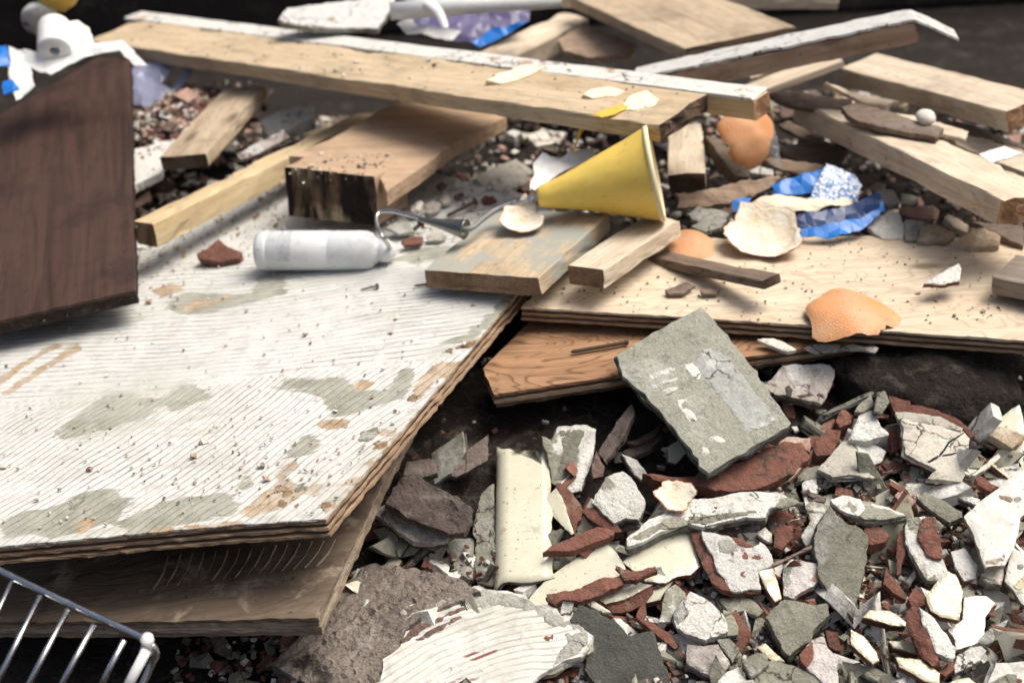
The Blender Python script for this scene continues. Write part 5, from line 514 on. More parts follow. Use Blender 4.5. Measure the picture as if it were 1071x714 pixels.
def endgrain(name, light, dark, burn=None, rot=0.0):
    t = NT(name)
    w = t.wave(9, 3.5, 2.0, 3, 'RINGS', 'X', co=t.mapping((1, 1, 1), loc=(0, .05, .06)))
    col = t.ramp(w, [(.15, dark), (.6, light)])
    fine = t.noise(330, 3, .7)
    col = t.mix(.6, col, t.ramp(fine, [(.3, .35), (.65, 1)]), 'MULTIPLY')
    if burn:
        col = t.mix(t.ramp(t.noise(1.0, 5, .6, .5, co=t.mapping((38, 38, 9))), [(.47, 1), (.60, 0)]), col, burn)
    return t.done(col, .9, t.bump(t.math('ADD', fine, w), .6, .002), .15)

BROWN_TURN = -math.atan2(-(PLATES['brown_panel']['poly'][2][0] - PLATES['brown_panel']['poly'][0][0]), PLATES['brown_panel']['poly'][2][1] - PLATES['brown_panel']['poly'][0][1])
PINE, PINE_D = (.62, .50, .345), (.49, .37, .235)
wood('pine_x', PINE, PINE_D)
wood('pine_y', PINE, PINE_D, 'Y')
wood('pine_pale_x', (.71, .61, .475), (.60, .485, .345), dirty=.35)
wood('pine_pale_y', (.71, .61, .475), (.60, .485, .345), 'Y', dirty=.35)
wood('pine_gold_x', (.64, .51, .31), (.52, .37, .20), lines=.35, dirty=.3)
wood('pine_warm_y', (.50, .36, .23), (.37, .24, .145), 'Y', dirty=.55, dirt=(.20, .15, .11))
wood('chip_warm', (.54, .385, .26), (.42, .285, .185), lines=.12, dirty=.6, dirt=(.24, .17, .12), bump=.9, gw=40)
wood('plank_grey_x', (.52, .42, .30), (.38, .29, .195), dirty=.6)
wood('plank_grey_y', (.52, .42, .30), (.38, .29, .195), 'Y', dirty=.6)
wood('painted_y', PINE, PINE_D, 'Y', stain=((.36, .365, .32), 11, .44, .52))
wood('brown_y', (.074, .041, .031), (.026, .015, .0125), 'Y', gw=40, gn=3, turn=BROWN_TURN, rough=.62, dirt=(.022, .014, .012), dirty=.85, lines=.22)
wood('ply_face_x', (.68, .58, .44), (.58, .45, .31), lines=.45, gw=7, gn=11, dirty=.5, dirt=(.34, .26, .19))
wood('ply_under_x', (.42, .25, .14), (.28, .145, .075), lines=1.0, gw=9, gn=14, dirty=.5)
wood('ply_edge_light', (.42, .30, .20), (.28, .18, .11), dirty=.6, lines=.3)
wood('ply_edge_dark', (.12, .075, .05), (.06, .036, .026), dirty=.5, lines=.3)
wood('lower_face', (.30, .23, .165), (.17, .12, .085), dirt=(.45, .38, .29), dirty=.5, lines=.2)
wood('weathered_x', (.22, .165, .125), (.11, .08, .062), lines=.7, dirty=.5, dirt=(.36, .32, .28))
wood('grey_wood_x', (.33, .28, .235), (.20, .165, .135), lines=.6)
wood('chipboard', (.42, .31, .225), (.28, .19, .135), lines=0, dirty=.7, bump=.8)
endgrain('end_dark', (.15, .105, .075), (.065, .045, .034))
endgrain('end_mid', (.36, .245, .15), (.19, .12, .072))
endgrain('end_warm', (.42, .25, .15), (.26, .14, .08))
endgrain('end_burnt', (.46, .36, .23), (.16, .105, .065), burn=(.018, .013, .011))

def plain(name, c, rough=.5, metal=0.0, spec=.4, grime=.35, gs=40, trans=0.0, bump=.1, coat=0.0, alpha=1.0):
    t = NT(name)
    col = t.mix(t.math('MULTIPLY', t.ramp(t.noise(gs, 6, .7), [(.5, 0), (.72, 1)]), grime), c, tuple(v * .45 for v in c))
    col = t.mix(t.math('MULTIPLY', t.ramp(t.noise(gs * 5, 4, .7), [(.60, 0), (.70, 1)]), grime), col, (.16, .13, .10))
    t.done(col, t.ramp(t.noise(gs * 1.5, 3), [(.3, max(0.02, rough - .08)), (.7, min(1, rough + .12))]), t.bump(t.noise(gs * 3, 4), bump, .001), spec, coat)
    t.b.inputs['Metallic'].default_value = metal
    t.b.inputs['Transmission Weight'].default_value = trans
    t.b.inputs['Alpha'].default_value = alpha
    return t.m
plain('white_plastic', (.70, .72, .73), .35, grime=.35, gs=30)
plain('can_print', (.52, .54, .56), .5, grime=.5, gs=160)
plain('paper_white', (.78, .78, .77), .7, grime=.15)
plain('paper_cream', (.72, .66, .52), .8, grime=.2)
gritty('laminate', (.74, .74, .72), (.66, .66, .64), [((.36, .27, .19), 26, .62, .65), ((.12, .12, .16), 46, .67, .70)], pits=False, dirty=.3, vary=0, bump=.3, rough=.5)
gritty('white_paint', (.76, .75, .71), (.68, .67, .63), [((.46, .34, .21), 24, .61, .64), ((.22, .16, .11), 40, .66, .70)], pits=False, dirty=.3, vary=0, bump=.4)
plain('blue_plastic', (.010, .16, .55), .34, grime=.1)
plain('navy_plastic', (.010, .04, .14), .3, grime=.2)
plain('violet_film', (.50, .53, .74), .2, grime=.1, trans=.5)
plain('violet_dark', (.13, .12, .24), .3, grime=.5, gs=30)
plain('clear_plastic', (.85, .88, .92), .08, grime=.05, trans=.85)
plain('yellow_plastic', (.92, .66, .14), .36, grime=.25, gs=24, coat=.1)
plain('horn_rim', (.80, .72, .48), .6, grime=.1)
plain('zinc', (.55, .55, .53), .3, 1.0, grime=.3)
plain('dull_steel', (.22, .22, .20), .35, .9, grime=.3, gs=80)
plain('grey_tube', (.20, .21, .205), .45, grime=.3)
plain('chrome', (.62, .62, .62), .22, 1.0, grime=.25, gs=60)
plain('rust', (.085, .055, .042), .8, .3, grime=.5, gs=120, bump=.5)
plain('lemon_pith', (.80, .73, .55), .8, grime=.1)
plain('lemon_zest', (.70, .46, .06), .5, grime=.1)
plain('pebble_white', (.70, .66, .60), .7, grime=.2)

def peel_mats():
    t = NT('orange_skin')
    col = t.mix(t.ramp(t.noise(30, 4), [(.35, 0), (.7, 1)]), (.67, .31, .13), (.62, .37, .21))
    v = t.n.new('ShaderNodeTexVoronoi'); v.inputs['Scale'].default_value = 650; t.link(t.co, v.inputs['Vector'])
    col = t.mix(t.ramp(t.noise(160, 4, .7), [(.6, 0), (.7, .6)]), col, (.30, .12, .05))
    t.done(col, .45, t.bump(v.outputs['Distance'], .5, .0008), .35)
    t = NT('orange_pith')
    col = t.mix(t.ramp(t.noise(60, 5), [(.4, 0), (.75, 1)]), (.83, .79, .68), (.72, .58, .40))
    t.done(col, .9, t.bump(t.noise(130, 6, .7), .9, .003), .15)
    t = NT('glitter')
    sp = t.n.new('ShaderNodeTexVoronoi'); sp.inputs['Scale'].default_value = 420; t.link(t.co, sp.inputs['Vector'])
    col = t.mix(t.ramp(sp.outputs['Color'], [(.35, 0), (.6, 1)]), (.06, .20, .50), (.75, .78, .80))
    t.done(col, .35, t.bump(sp.outputs['Distance'], .6, .001), .6)
peel_mats()

def ridged_white(name, angle, spacing, base, line, arcs=None, red=None, grey=None, strength=.6, lmix=.8, smear=None, attrs=False):
    """thin-set combed with a notched trowel: worn ridges with dirt in the grooves"""
    t = NT(name)
    sc = 2 * math.pi / (20 * spacing)
    wv = t.n.new('ShaderNodeVectorMath'); wv.operation = 'MULTIPLY_ADD'
    t.link(t.noise(4.5, 3, .5, co=t.obj, col=True), wv.inputs[0]); wv.inputs[1].default_value = (.05, .05, 0); t.link(t.obj, wv.inputs[2])
    warped = wv.outputs[0]
    co = t.mapping(rot=(0, 0, -angle), co=warped)
    w1 = t.wave(sc, 5.0, .035, 3, 'BANDS', 'Y', co=co)
    if arcs:
        (cx, cy), y0, spc = arcs
        w2 = t.wave(2 * math.pi / (20 * spc), 2.0, .1, 3, 'RINGS', 'Z', co=t.mapping(loc=(-cx, -cy, 0), co=warped))
        sep = t.n.new('ShaderNodeSeparateXYZ'); t.link(t.obj, sep.inputs[0])
        edge = t.math('ADD', sep.outputs[1], t.math('MULTIPLY', t.math('SUBTRACT', t.noise(7, 3), .5), .12))
        mask = t.ramp(t.math('MULTIPLY_ADD', t.math('SUBTRACT', edge, y0), 20.0, .5), [(.3, 0), (.7, 1)])
        w = t.mix(mask, w1, w2)
    else:
        w = w1
    brk = t.math('MULTIPLY', t.ramp(t.noise(8, 5, .65), [(.36, .12), (.58, 1)]), t.ramp(t.noise(1, 4, .6, co=t.mapping((40, 40, 40), co=t.obj)), [(.36, .1), (.56, 1)]))
    ln = t.math('MULTIPLY', t.ramp(w, [(.02, 1), (.15, 0)]), brk)
    col = t.mix(t.ramp(t.noise(20, 6, .65), [(.35, 0), (.7, 1)]), base, tuple(v * .86 for v in base))
    if smear:
        sm = t.noise(1, 6, .68, .5, co=t.mapping((5, 42, 10), rot=(0, 0, -angle), co=t.obj))
        sm2 = t.ramp(t.noise(5.5, 4, .6), [(.44, 0), (.62, 1)])
        col = t.mix(t.math('MULTIPLY', t.ramp(sm, [(.46, 0), (.58, .85)]), sm2), col, smear)
        st = t.ramp(t.noise(9, 7, .72, .3), [(.60, 0), (.70, .7)])
        col = t.mix(st, col, (.46, .36, .24))
    if attrs:
        strk = t.noise(1, 7, .72, .5, co=t.mapping((7, 75, 12), rot=(0, 0, -angle), co=warped))
        blot = t.noise(38, 7, .7, .4)
        for an, cols, k in (('mortar', ((.285, .285, .225), (.19, .19, .15), (.40, .395, .33)), 1.4), ('bare', ((.40, .28, .16), (.21, .125, .07), (.56, .47, .35)), 1.1)):
            at = t.n.new('ShaderNodeAttribute'); at.attribute_name = an
            v = t.math('ADD', at.outputs['Fac'], t.math('ADD', t.math('MULTIPLY', t.math('SUBTRACT', strk, .5), k), t.math('MULTIPLY', t.math('SUBTRACT', blot, .5), .9)))
            tone = t.ramp(t.noise(55, 6, .7), [(.30, cols[1]), (.5, cols[0]), (.68, cols[2])])
            col = t.mix(t.ramp(v, [(.47, 0), (.56, .92)]), col, tone)
            if an == 'bare':
                col = t.mix(t.ramp(t.math('ADD', v, t.math('MULTIPLY', t.math('SUBTRACT', t.noise(80, 4), .5), 1.2)), [(1.0, 0), (1.12, .9)]), col, (.075, .04, .024))
    if grey: col = t.mix(t.ramp(t.noise(11, 6, .68, .4), [(.53, 0), (.57, 1)]), col, grey)
    col = t.mix(t.math('MULTIPLY', ln, lmix), col, line)
    spk = t.ramp(t.noise(150, 4, .75), [(.63, 0), (.70, .8)])
    col = t.mix(spk, col, tuple(v * .8 for v in line))
    wash = t.ramp(t.noise(6, 7, .7), [(.46, 0), (.72, .6)])
    col = t.mix(wash, col, tuple(v * k for v, k in zip(base, (.74, .73, .69))))
    mott = t.ramp(t.noise(48, 7, .75), [(.52, 0), (.66, .55)])
    col = t.mix(mott, col, tuple(v * .55 for v in base))
    if red: col = t.mix(t.math('MULTIPLY', t.ramp(t.noise(1, 4, .6, co=t.mapping((14, 60, 14), rot=(0, 0, -angle), co=t.co)), [(.60, 0), (.64, 1)]), t.ramp(w, [(.35, 1), (.6, 0)])), col, red)
    h = t.math('ADD', t.math('MULTIPLY', t.ramp(w, [(0, 0), (.35, 1)]), .6), t.noise(160, 5, .7))
    return t.done(col, .8, t.bump(h, strength, .002), .25)
ridged_white('panel_white', math.radians(52), .0080, (.66, .668, .645), (.14, .128, .112), arcs=((.10, 1.5), -.10, .0095), strength=.5, lmix=.9, smear=(.44, .435, .37), attrs=True)
ridged_white('tile_ridged', math.radians(28), .0068, (.70, .69, .64), (.24, .22, .20), arcs=((.06, -.16), -.3, .0072), red=(.24, .10, .085), grey=None, lmix=.7, strength=.5, smear=(.42, .415, .36))
wood('lower_brown', (.19, .145, .105), (.11, .082, .058), gw=8, dirt=(.05, .037, .029), dirty=.95, lines=.15, stain=((.38, .315, .235), 16, .55, .64), bump=.9)
wood('lower_edge', (.40, .33, .25), (.24, .18, .13), gw=30, dirt=(.10, .075, .055), dirty=.7, lines=.1, bump=1.0)
gritty('brown_crust', (.045, .032, .028), (.022, .016, .014), [((.30, .26, .23), 90, .64, .70)], vary=0)
ridged_white('lower_ridged', math.radians(58), .013, (.15, .11, .075), (.40, .34, .27), strength=.4, grey=(.075, .055, .04), lmix=.5)
gritty('dusty_ridged', (.38, .325, .28), (.24, .20, .17), [((.42, .37, .33), 18, .54, .62), ((.06, .05, .045), 22, .60, .66)], scale=30, bump=1.0, bdist=.003, vary=0)
gritty('brown_ridged', (.20, .16, .14), (.10, .078, .068), [((.30, .27, .24), 40, .56, .66)], scale=60, bump=1.0, bdist=.003, vary=0)

# ------------------------------------------------------------------ helpers
def link(o, parent=None):
    COL.objects.link(o)
    if parent is not None: o.parent = parent
    return o
def tag(o, label=None, cat=None, group=None, kind=None):
    if label: o['label'] = label
    if cat: o['category'] = cat
    if group: o['group'] = group
    if kind: o['kind'] = kind
    return o
def from_bm(name, bm, mats, parent=None, smooth=False):
    bmesh.ops.recalc_face_normals(bm, faces=bm.faces)
    me = bpy.data.meshes.new(name)
    bm.to_mesh(me); bm.free()
    for m in (mats if isinstance(mats, (list, tuple)) else [mats]): me.materials.append(MATS[m])
    if smooth:
        for p in me.polygons: p.use_smooth = True
    return link(bpy.data.objects.new(name, me), parent)
def empty(name, loc=(0, 0, 0), rot=None):
    o = bpy.data.objects.new(name, None)
    o.empty_display_size = .02
    link(o)
    o.matrix_world = Matrix.Translation(loc) @ (rot.to_4x4() if rot else Matrix())
    return o
def frame(n):
    n = Vector(n).normalized()
    x = (Vector((1, 0, 0)) - n * n.x).normalized()
    return Matrix((x, n.cross(x), n)).transposed()
def fn(v, s, seed=0.0):
    return noise.noise(Vector((v[0] * s + seed * 3.1, v[1] * s - seed * 1.7, (v[2] if len(v) > 2 else 0) * s + seed)))

def rough_outline(poly, step, jag, seed):
    """subdivide a polygon's edges and shift the points by fractal noise"""
    out = []
    n = len(poly)
    for i in range(n):
        a, b = Vector(poly[i]), Vector(poly[(i + 1) % n])
        k = max(1, int((b - a).length / step))
        d = (b - a).normalized() if (b - a).length > 0 else Vector((1, 0))
        nn = Vector((-d.y, d.x))
        for j in range(k):
            p = a.lerp(b, j / k)
            amp = jag * (fn((p.x, p.y), 90, seed) + .6 * fn((p.x, p.y), 260, seed + 5))
            out.append(p + nn * amp)
    return out

def plate_mesh(poly, t, seed, step=.005, jag=.001, relief=.0006, rfreq=70, grid=None, edge=.0008, spread=.0012, z0=0.0, follow=False, curl=0.0, wall=2, base=None, ridge=None):
    """a solid flake: triangulated relief on top, rough broken sides, closed underside"""
    out = rough_outline(poly, step, jag, seed)
    n = len(out)
    xs = [p.x for p in out]; ys = [p.y for p in out]
    g = grid or max(.003, min(max(xs) - min(xs), max(ys) - min(ys)) / 11)
    rnd = random.Random(int(seed * 977) + 3)
    pts = [Vector((p.x, p.y)) for p in out]
    x = min(xs)
    inner = []
    while x < max(xs):
        y = min(ys)
        while y < max(ys):
            inner.append(Vector((x + rnd.uniform(-.35, .35) * g, y + rnd.uniform(-.35, .35) * g)))
            y += g
        x += g
    edges = [(i, (i + 1) % n) for i in range(n)]
    v2, e2, f2, ov, oe, of = delaunay_2d_cdt(pts + inner, edges, [], 1, 1e-5)
    bm = bmesh.new()
    border = set()
    for k, src in enumerate(ov):
        if any(s < n for s in src): border.add(k)
    def top_z(p, on_edge):
        h = relief * (fn(p, rfreq, seed) + .5 * fn(p, rfreq * 2.7, seed + 2))
        if base: h += base[0] * (fn((p.x + base[3], p.y + base[4]), base[1], base[2]) + .5 * fn((p.x + base[3], p.y + base[4]), base[1] * 2.7, base[2] + 2))
        if ridge:
            ca, sa = math.cos(ridge[0]), math.sin(ridge[0])
            q = -p.x * sa + p.y * ca + .004 * fn(p, 60, seed + 1)
            h += ridge[2] * (abs(math.sin(math.pi * q / ridge[1])) ** .6 - .5) * (.4 + 1.2 * max(0, .5 + fn(p, 45, seed + 6)))
        if curl: h += curl * (fn(p, 22, seed + 9) + .5 * fn(p, 60, seed + 4))
        return h - (edge * (.6 + .8 * abs(fn(p, 200, seed))) if on_edge else 0)
    tv = [bm.verts.new((p.x, p.y, z0 + top_z(p, k in border))) for k, p in enumerate(v2)]
    used = set()
    for f in f2:
        try:
            bm.faces.new([tv[i] for i in f]); used.update(f)
        except ValueError: pass
    for k, v in enumerate(tv):
        if k not in used: bm.verts.remove(v)
    bm.edges.ensure_lookup_table()
    rim = [e for e in bm.edges if len(e.link_faces) == 1]
    def low(p, frac, s):
        c = 1.0 + 0.0
        d = spread * (fn(p, 120, seed + s) + .5 * fn(p, 330, seed + s))
        l = math.hypot(p.x, p.y) or 1
        zb = p.z - t * frac if follow else z0 - t * frac + .15 * t * fn(p, 100, seed + s)
        if frac >= 1 and not follow: zb = z0 - t
        return (p.x + p.x / l * d, p.y + p.y / l * d, zb)
    prev = {}
    for e in rim:
        for v in e.verts: prev[v] = v
    cur = {v: v for v in prev}
    for s in range(1, wall + 1):
        nxt = {v: bm.verts.new(low(v.co, s / wall, s)) for v in prev}
        for e in rim:
            a, b = e.verts
            try: bm.faces.new((cur[a], cur[b], nxt[b], nxt[a]))
            except ValueError: pass
        cur = nxt
    rim2 = [(cur[e.verts[0]], cur[e.verts[1]]) for e in rim]
    es = [bm.edges.get(p) for p in rim2]
    if follow:
        mp = dict(cur)
        for v in list(tv):
            if v.is_valid and v not in mp: mp[v] = bm.verts.new((v.co.x, v.co.y, v.co.z - t))
        for f in f2:
            try: bm.faces.new([mp[tv[i]] for i in reversed(f)])
            except (ValueError, KeyError): pass
    else:
        try: bmesh.ops.triangle_fill(bm, edges=[e for e in es if e], use_beauty=False)
        except Exception: pass
    return bm

def tube_bm(path, radii, seg=10, caps=True, bm=None):
    bm = bm or bmesh.new()
    path = [Vector(p) for p in path]
    if not hasattr(radii, '__len__'): radii = [radii] * len(path)
    rings = []
    up0 = Vector((0, 0, 1))
    for i, p in enumerate(path):
        d = (path[min(i + 1, len(path) - 1)] - path[max(i - 1, 0)]).normalized()
        if abs(d.dot(up0)) > .95: up0 = Vector((0, 1, 0))
        a = d.cross(up0).normalized(); b = a.cross(d).normalized()
        rings.append([bm.verts.new(p + (a * math.cos(2 * math.pi * k / seg) + b * math.sin(2 * math.pi * k / seg)) * radii[i]) for k in range(seg)])
    for r0, r1 in zip(rings, rings[1:]):
        for k in range(seg):
            bm.faces.new((r0[k], r0[(k + 1) % seg], r1[(k + 1) % seg], r1[k]))
    if caps:
        bm.faces.new(rings[0]); bm.faces.new(list(reversed(rings[-1])))
    return bm
def smooth_path(pts, k=6):
    pts = [Vector(p) for p in pts]
    out = []
    for i in range(len(pts) - 1):
        p0, p1, p2, p3 = pts[max(i - 1, 0)], pts[i], pts[i + 1], pts[min(i + 2, len(pts) - 1)]
        for j in range(k):
            t = j / k
            out.append(.5 * ((2 * p1) + (p2 - p0) * t + (2 * p0 - 5 * p1 + 4 * p2 - p3) * t * t + (3 * p1 - p0 - 3 * p2 + p3) * t ** 3))
    out.append(pts[-1])
    return out
def lathe_bm(profile, seg=32, bm=None, close=False):
    """profile: (distance along +X, radius)"""
    bm = bm or bmesh.new()
    rings = []
    for x, r in profile:
        rings.append([bm.verts.new((x, r * math.cos(2 * math.pi * k / seg), r * math.sin(2 * math.pi * k / seg))) for k in range(seg)])
    for r0, r1 in zip(rings, rings[1:]):
        for k in range(seg):
            bm.faces.new((r0[k], r0[(k + 1) % seg], r1[(k + 1) % seg], r1[k]))
    if close:
        bm.faces.new(rings[0]); bm.faces.new(list(reversed(rings[-1])))
    return bm
def aim_x(a, b):
    d = (Vector(b) - Vector(a)).normalized()
    return d.to_track_quat('X', 'Z').to_matrix()
# ------------------------------------------------------------------ the setting
def sstep(a, b, t):
    t = min(1, max(0, (t - a) / (b - a)))
    return t * t * (3 - 2 * t)
def heap(x, y):
    z = .045 + .095 * sstep(.82, 1.22, y) + .03 * sstep(1.25, 1.5, y) - .15 * sstep(1.75, 2.5, y)
    z -= .03 * sstep(-.05, -.35, x) * (1 - sstep(1.0, 1.3, y))
    side = sstep(1.1, 2.2, abs(x))
    z = z * (1 - side) * (1 - sstep(2.2, 2.6, y)) * sstep(-.6, .3, y)
    near = (1 - side) * (1 - sstep(2.1, 2.5, y))
    return z + near * (.010 * noise.noise(Vector((x * 14, y * 14, 1.3))) + .005 * noise.noise(Vector((x * 45, y * 45, 4))))
def axis_steps(lo, a, b, hi, fine):
    out, v = [], a
    while v < b: out.append(v); v += fine
    out.append(b)
    s, v = fine, b
    while v < hi: s *= 1.6; v = min(hi, v + s); out.append(v)
    s, v = fine, a
    while v > lo: s *= 1.6; v = max(lo, v - s); out.insert(0, v)
    return out
gx = axis_steps(-60, -.9, .9, 60, .014)
gy = axis_steps(-40, .4, 2.2, 60, .014)
bm = bmesh.new()
grid = [[bm.verts.new((x, y, heap(x, y))) for x in gx] for y in gy]
for j in range(len(gy) - 1):
    for i in range(len(gx) - 1):
        bm.faces.new((grid[j][i], grid[j][i + 1], grid[j + 1][i + 1], grid[j + 1][i]))
tag(from_bm('ground', bm, 'soil', smooth=True), kind='structure')
bm = bmesh.new()
pv = [bm.verts.new(c) for c in ((-6, 2.52, .004), (6, 2.40, .004), (6, 2.86, .006), (-6, 2.98, .006))]
bm.faces.new(pv)
tag(from_bm('pavement', bm, 'pavement'), kind='structure')
bm = bmesh.new()
bmesh.ops.create_cube(bm, size=1.0, matrix=Matrix.Translation((0, 3.05, .55)) @ Matrix.Rotation(math.radians(-.6), 4, 'Z') @ Matrix.Diagonal((12, .2, 1.1, 1)))
bmesh.ops.bevel(bm, geom=list(bm.edges), offset=.01, segments=1, affect='EDGES')
tag(from_bm('back_wall', bm, 'dark_wall'), 'long dark brown wall out of focus behind the whole heap', 'wall')

# ------------------------------------------------------------------ boards
def inside(poly, x, y, margin=0.0):
    hit, n = False, len(poly)
    for i in range(n):
        (x0, y0), (x1, y1) = poly[i], poly[(i + 1) % n]
        if (y0 > y) != (y1 > y) and x < (x1 - x0) * (y - y0) / (y1 - y0) + x0: hit = not hit
    return hit
def board_bm(d, seed, warp=.0012, chamfer=.0012, ends=.0015, seg=None, axis=0):
    """a sawn board: chamfered section swept along its length with warp, chipped arrises and rough ends"""
    L, A, B = (d[0], d[1], d[2]) if axis == 0 else (d[1], d[0], d[2])
    seg = seg or max(6, int(L / .018))
    c = min(chamfer, A * .2, B * .2)
    sec = []
    def side(p0, p1, k):
        for i in range(k): sec.append((p0[0] + (p1[0] - p0[0]) * i / k, p0[1] + (p1[1] - p0[1]) * i / k))
    a, b = A / 2, B / 2
    ka = max(2, int(A / .014)); kb = max(2, int(B / .010))
    side((-a + c, b), (a - c, b), ka); sec.append((a - c, b)); side((a, b - c), (a, -b + c), kb); sec.append((a, -b + c))
    side((a - c, -b), (-a + c, -b), ka); sec.append((-a + c, -b)); side((-a, -b + c), (-a, b - c), kb); sec.append((-a, b - c))
    bm = bmesh.new()
    rings = []
    for i in range(seg + 1):
        u = -L / 2 + L * i / seg
        ring = []
        for (p, q) in sec:
            corner = abs(p) > a - c * 1.5 and abs(q) > b - c * 1.5
            k = warp * fn((u, p * 3, q * 3), 9, seed) + warp * .5 * fn((u, p, q), 50, seed + 1)
            chip = (abs(fn((u, p * 9, q * 9), 60, seed + 3)) ** 3) * .016 * min(1, B / .03) if corner else 0
            pp = p * (1 + k / max(a, .01)) - math.copysign(min(chip, a * .3), p)
            qq = q + k - math.copysign(min(chip, b * .3), q)
            uu = u
            if i in (0, seg): uu += ends * (fn((p, q, u), 160, seed + 7) + .6 * fn((p, q, u), 420, seed))
            v = (uu, pp, qq) if axis == 0 else (pp, uu, qq)
            ring.append(bm.verts.new(v))
        rings.append(ring)
    n = len(sec)
    for r0, r1 in zip(rings, rings[1:]):
        for k in range(n): bm.faces.new((r0[k], r0[(k + 1) % n], r1[(k + 1) % n], r1[k]))
    for ring, sgn in ((rings[0], -1), (rings[-1], 1)):
        inner = []
        for v in ring:
            co = v.co.copy(); co.y = co.y * .6 if axis == 0 else co.y; 
            if axis == 0: co.z *= .5
            else: co.x *= .6; co.z *= .5
            w = ends * fn(co, 240, seed + 11)
            if axis == 0: co.x += w
            else: co.y += w
            inner.append(bm.verts.new(co))
        for k in range(n):
            f = bm.faces.new((ring[k], ring[(k + 1) % n], inner[(k + 1) % n], inner[k])); f.material_index = 1
        f = bm.faces.new(inner); f.material_index = 1
    return bm
def board(key, name, label, cat, mats, axis=0, group=None, **k):
    c, R, d = BOARDS[key]
    o = from_bm(name, board_bm(d, abs(hash_key(key)), axis=axis, **k), mats)
    o.matrix_world = Matrix.Translation(c) @ Matrix(R).to_4x4()
    return tag(o, label, cat, group)
def hash_key(s): return sum((i + 1) * ord(ch) for i, ch in enumerate(s)) % 89 + .37

board('painted_board', 'board_offcut', 'short pine board smeared with grey mortar, under the yellow horn', 'board', ['painted_y', 'end_mid'], 1)
board('offcut', 'lumber_offcut', 'small pale square lumber offcut right under the rim of the yellow horn', 'wood block', ['pine_pale_y', 'end_mid'], 1)
board('dark_strip', 'wood_strip', 'thin dark wooden strip on the plywood beside the pale offcut', 'wood strip', ['weathered_x', 'end_dark'], 0)
board('right_strip', 'board_offcut', 'grey weathered board end entering at the right edge on the plywood', 'board', ['grey_wood_x', 'end_dark'], 0)
board('big_plank', 'long_plank', 'long wide pine plank crossing the top of the heap with lemon peels on it', 'plank', ['pine_x', 'end_dark'], 0, ends=.004, warp=.002)
c_, R_p, d_p = BOARDS['big_plank']           # the batten lies against the far side of the long plank
BOARDS['white_batten'] = (list(Vector(c_) + Matrix(R_p) @ Vector((.012, d_p[1] / 2 + .0165, -.003))), R_p, [d_p[0] + .09, .032, .022])
wb = board('white_batten', 'painted_batten', 'long batten with a white painted top running behind the long wide plank', 'batten', ['pine_gold_x', 'end_warm'], 0)
d_w = BOARDS['white_batten'][2]
sk = from_bm('white_paint_skin', board_bm((d_w[0] - .004, d_w[1] + .001, .004), 4.4, ends=.004, warp=.0006, chamfer=.0006), ['white_paint', 'white_paint'], wb)
sk.location = (-.002, 0, d_w[2] / 2 + .0012)
c_t, R_t, d_t = BOARDS['timber']                # a short block carries a wide flat board
BOARDS['timber'] = (list(Vector(c_t) + Matrix(R_t) @ Vector((0, -(d_t[1] - .075) / 2, 0))), R_t, [d_t[0] * .97, .075, d_t[2]])
board('timber', 'timber_block', 'short timber block with a dark burnt sawn end behind the white canister', 'timber', ['chip_warm', 'end_burnt'], 1, ends=.002)
board('long_batten', 'pine_batten', 'long pale yellow square batten left of the burnt timber', 'batten', ['pine_gold_x', 'end_mid'], 0)
board('left_block', 'wood_block', 'short flat wood block with a dark end near the dark brown panel', 'wood block', ['plank_grey_y', 'end_dark'], 1)
board('wide_plank', 'wide_board', 'wide board with a dark front edge at the top centre', 'board', ['plank_grey_y', 'end_dark'], 1)
board('sun_plank', 'sunlit_plank', 'upper of the two sunlit pine planks at the right', 'plank', ['pine_pale_x', 'end_warm'], 0)
board('low_plank', 'sunlit_plank', 'lower and longer of the two sunlit pine planks at the right', 'plank', ['pine_pale_x', 'end_warm'], 0)
board('back_batten', 'back_batten', 'pale slanting batten behind the painted white batten at the top centre', 'batten', ['pine_pale_x', 'end_mid'], 0)
board('block', 'lumber_end', 'short pale lumber end under the sawn end of the long plank', 'wood block', ['pine_pale_y', 'end_dark'], 1)
board('lath', 'thin_lath', 'thin pale lath sloping up under the white edged chipboard', 'lath', ['pine_pale_x', 'end_mid'], 0)
board('top_batten', 'top_batten', 'blurred pale batten cut off by the top edge of the picture', 'batten', ['pine_pale_x', 'end_mid'], 0)

# chipboard strip with a white laminate skin whose end hangs free
c, R, d = BOARDS['laminate_board']
o = empty('laminated_chipboard', c, Matrix(R))
tag(o, 'chipboard strip with a torn white laminate skin at the top right', 'board')
from_bm('core', board_bm((d[0], d[1], d[2] + .006), 3.3, ends=.004, chamfer=.0008, warp=.002), ['chipboard', 'chipboard'], o).location = (0, 0, -.007)
bm = bmesh.new()
prof = []
x0 = -d[0] / 2
nseg = 70
for i in range(nseg + 1):
    u = i / nseg * (d[0] + .055)
    over = max(0, u - d[0])
    prof.append((x0 + u - over * .2, d[2] / 2 - .0015 - over * .62))
rows = []
for (px, pz) in prof:
    rows.append([bm.verts.new((px, s * d[1] / 2 + .0035 * fn((px, s), 70, 2) + .002 * fn((px, s), 220, 3), pz + dz + .0012 * fn((px, s), 40, 5))) for dz in (.0015, -.0015) for s in (-1, 0, 1)])
for a, b in zip(rows, rows[1:]):
    for k in (0, 1): bm.faces.new((a[k], a[k + 1], b[k + 1], b[k]))
    for k in (3, 4): bm.faces.new((a[k + 1], a[k], b[k], b[k + 1]))
    bm.faces.new((a[0], b[0], b[3], a[3])); bm.faces.new((a[2], a[5], b[5], b[2]))
for r in (rows[0], rows[-1]): bm.faces.new((r[0], r[1], r[2], r[5], r[4], r[3]))
from_bm('laminate_skin', bm, 'laminate', o)

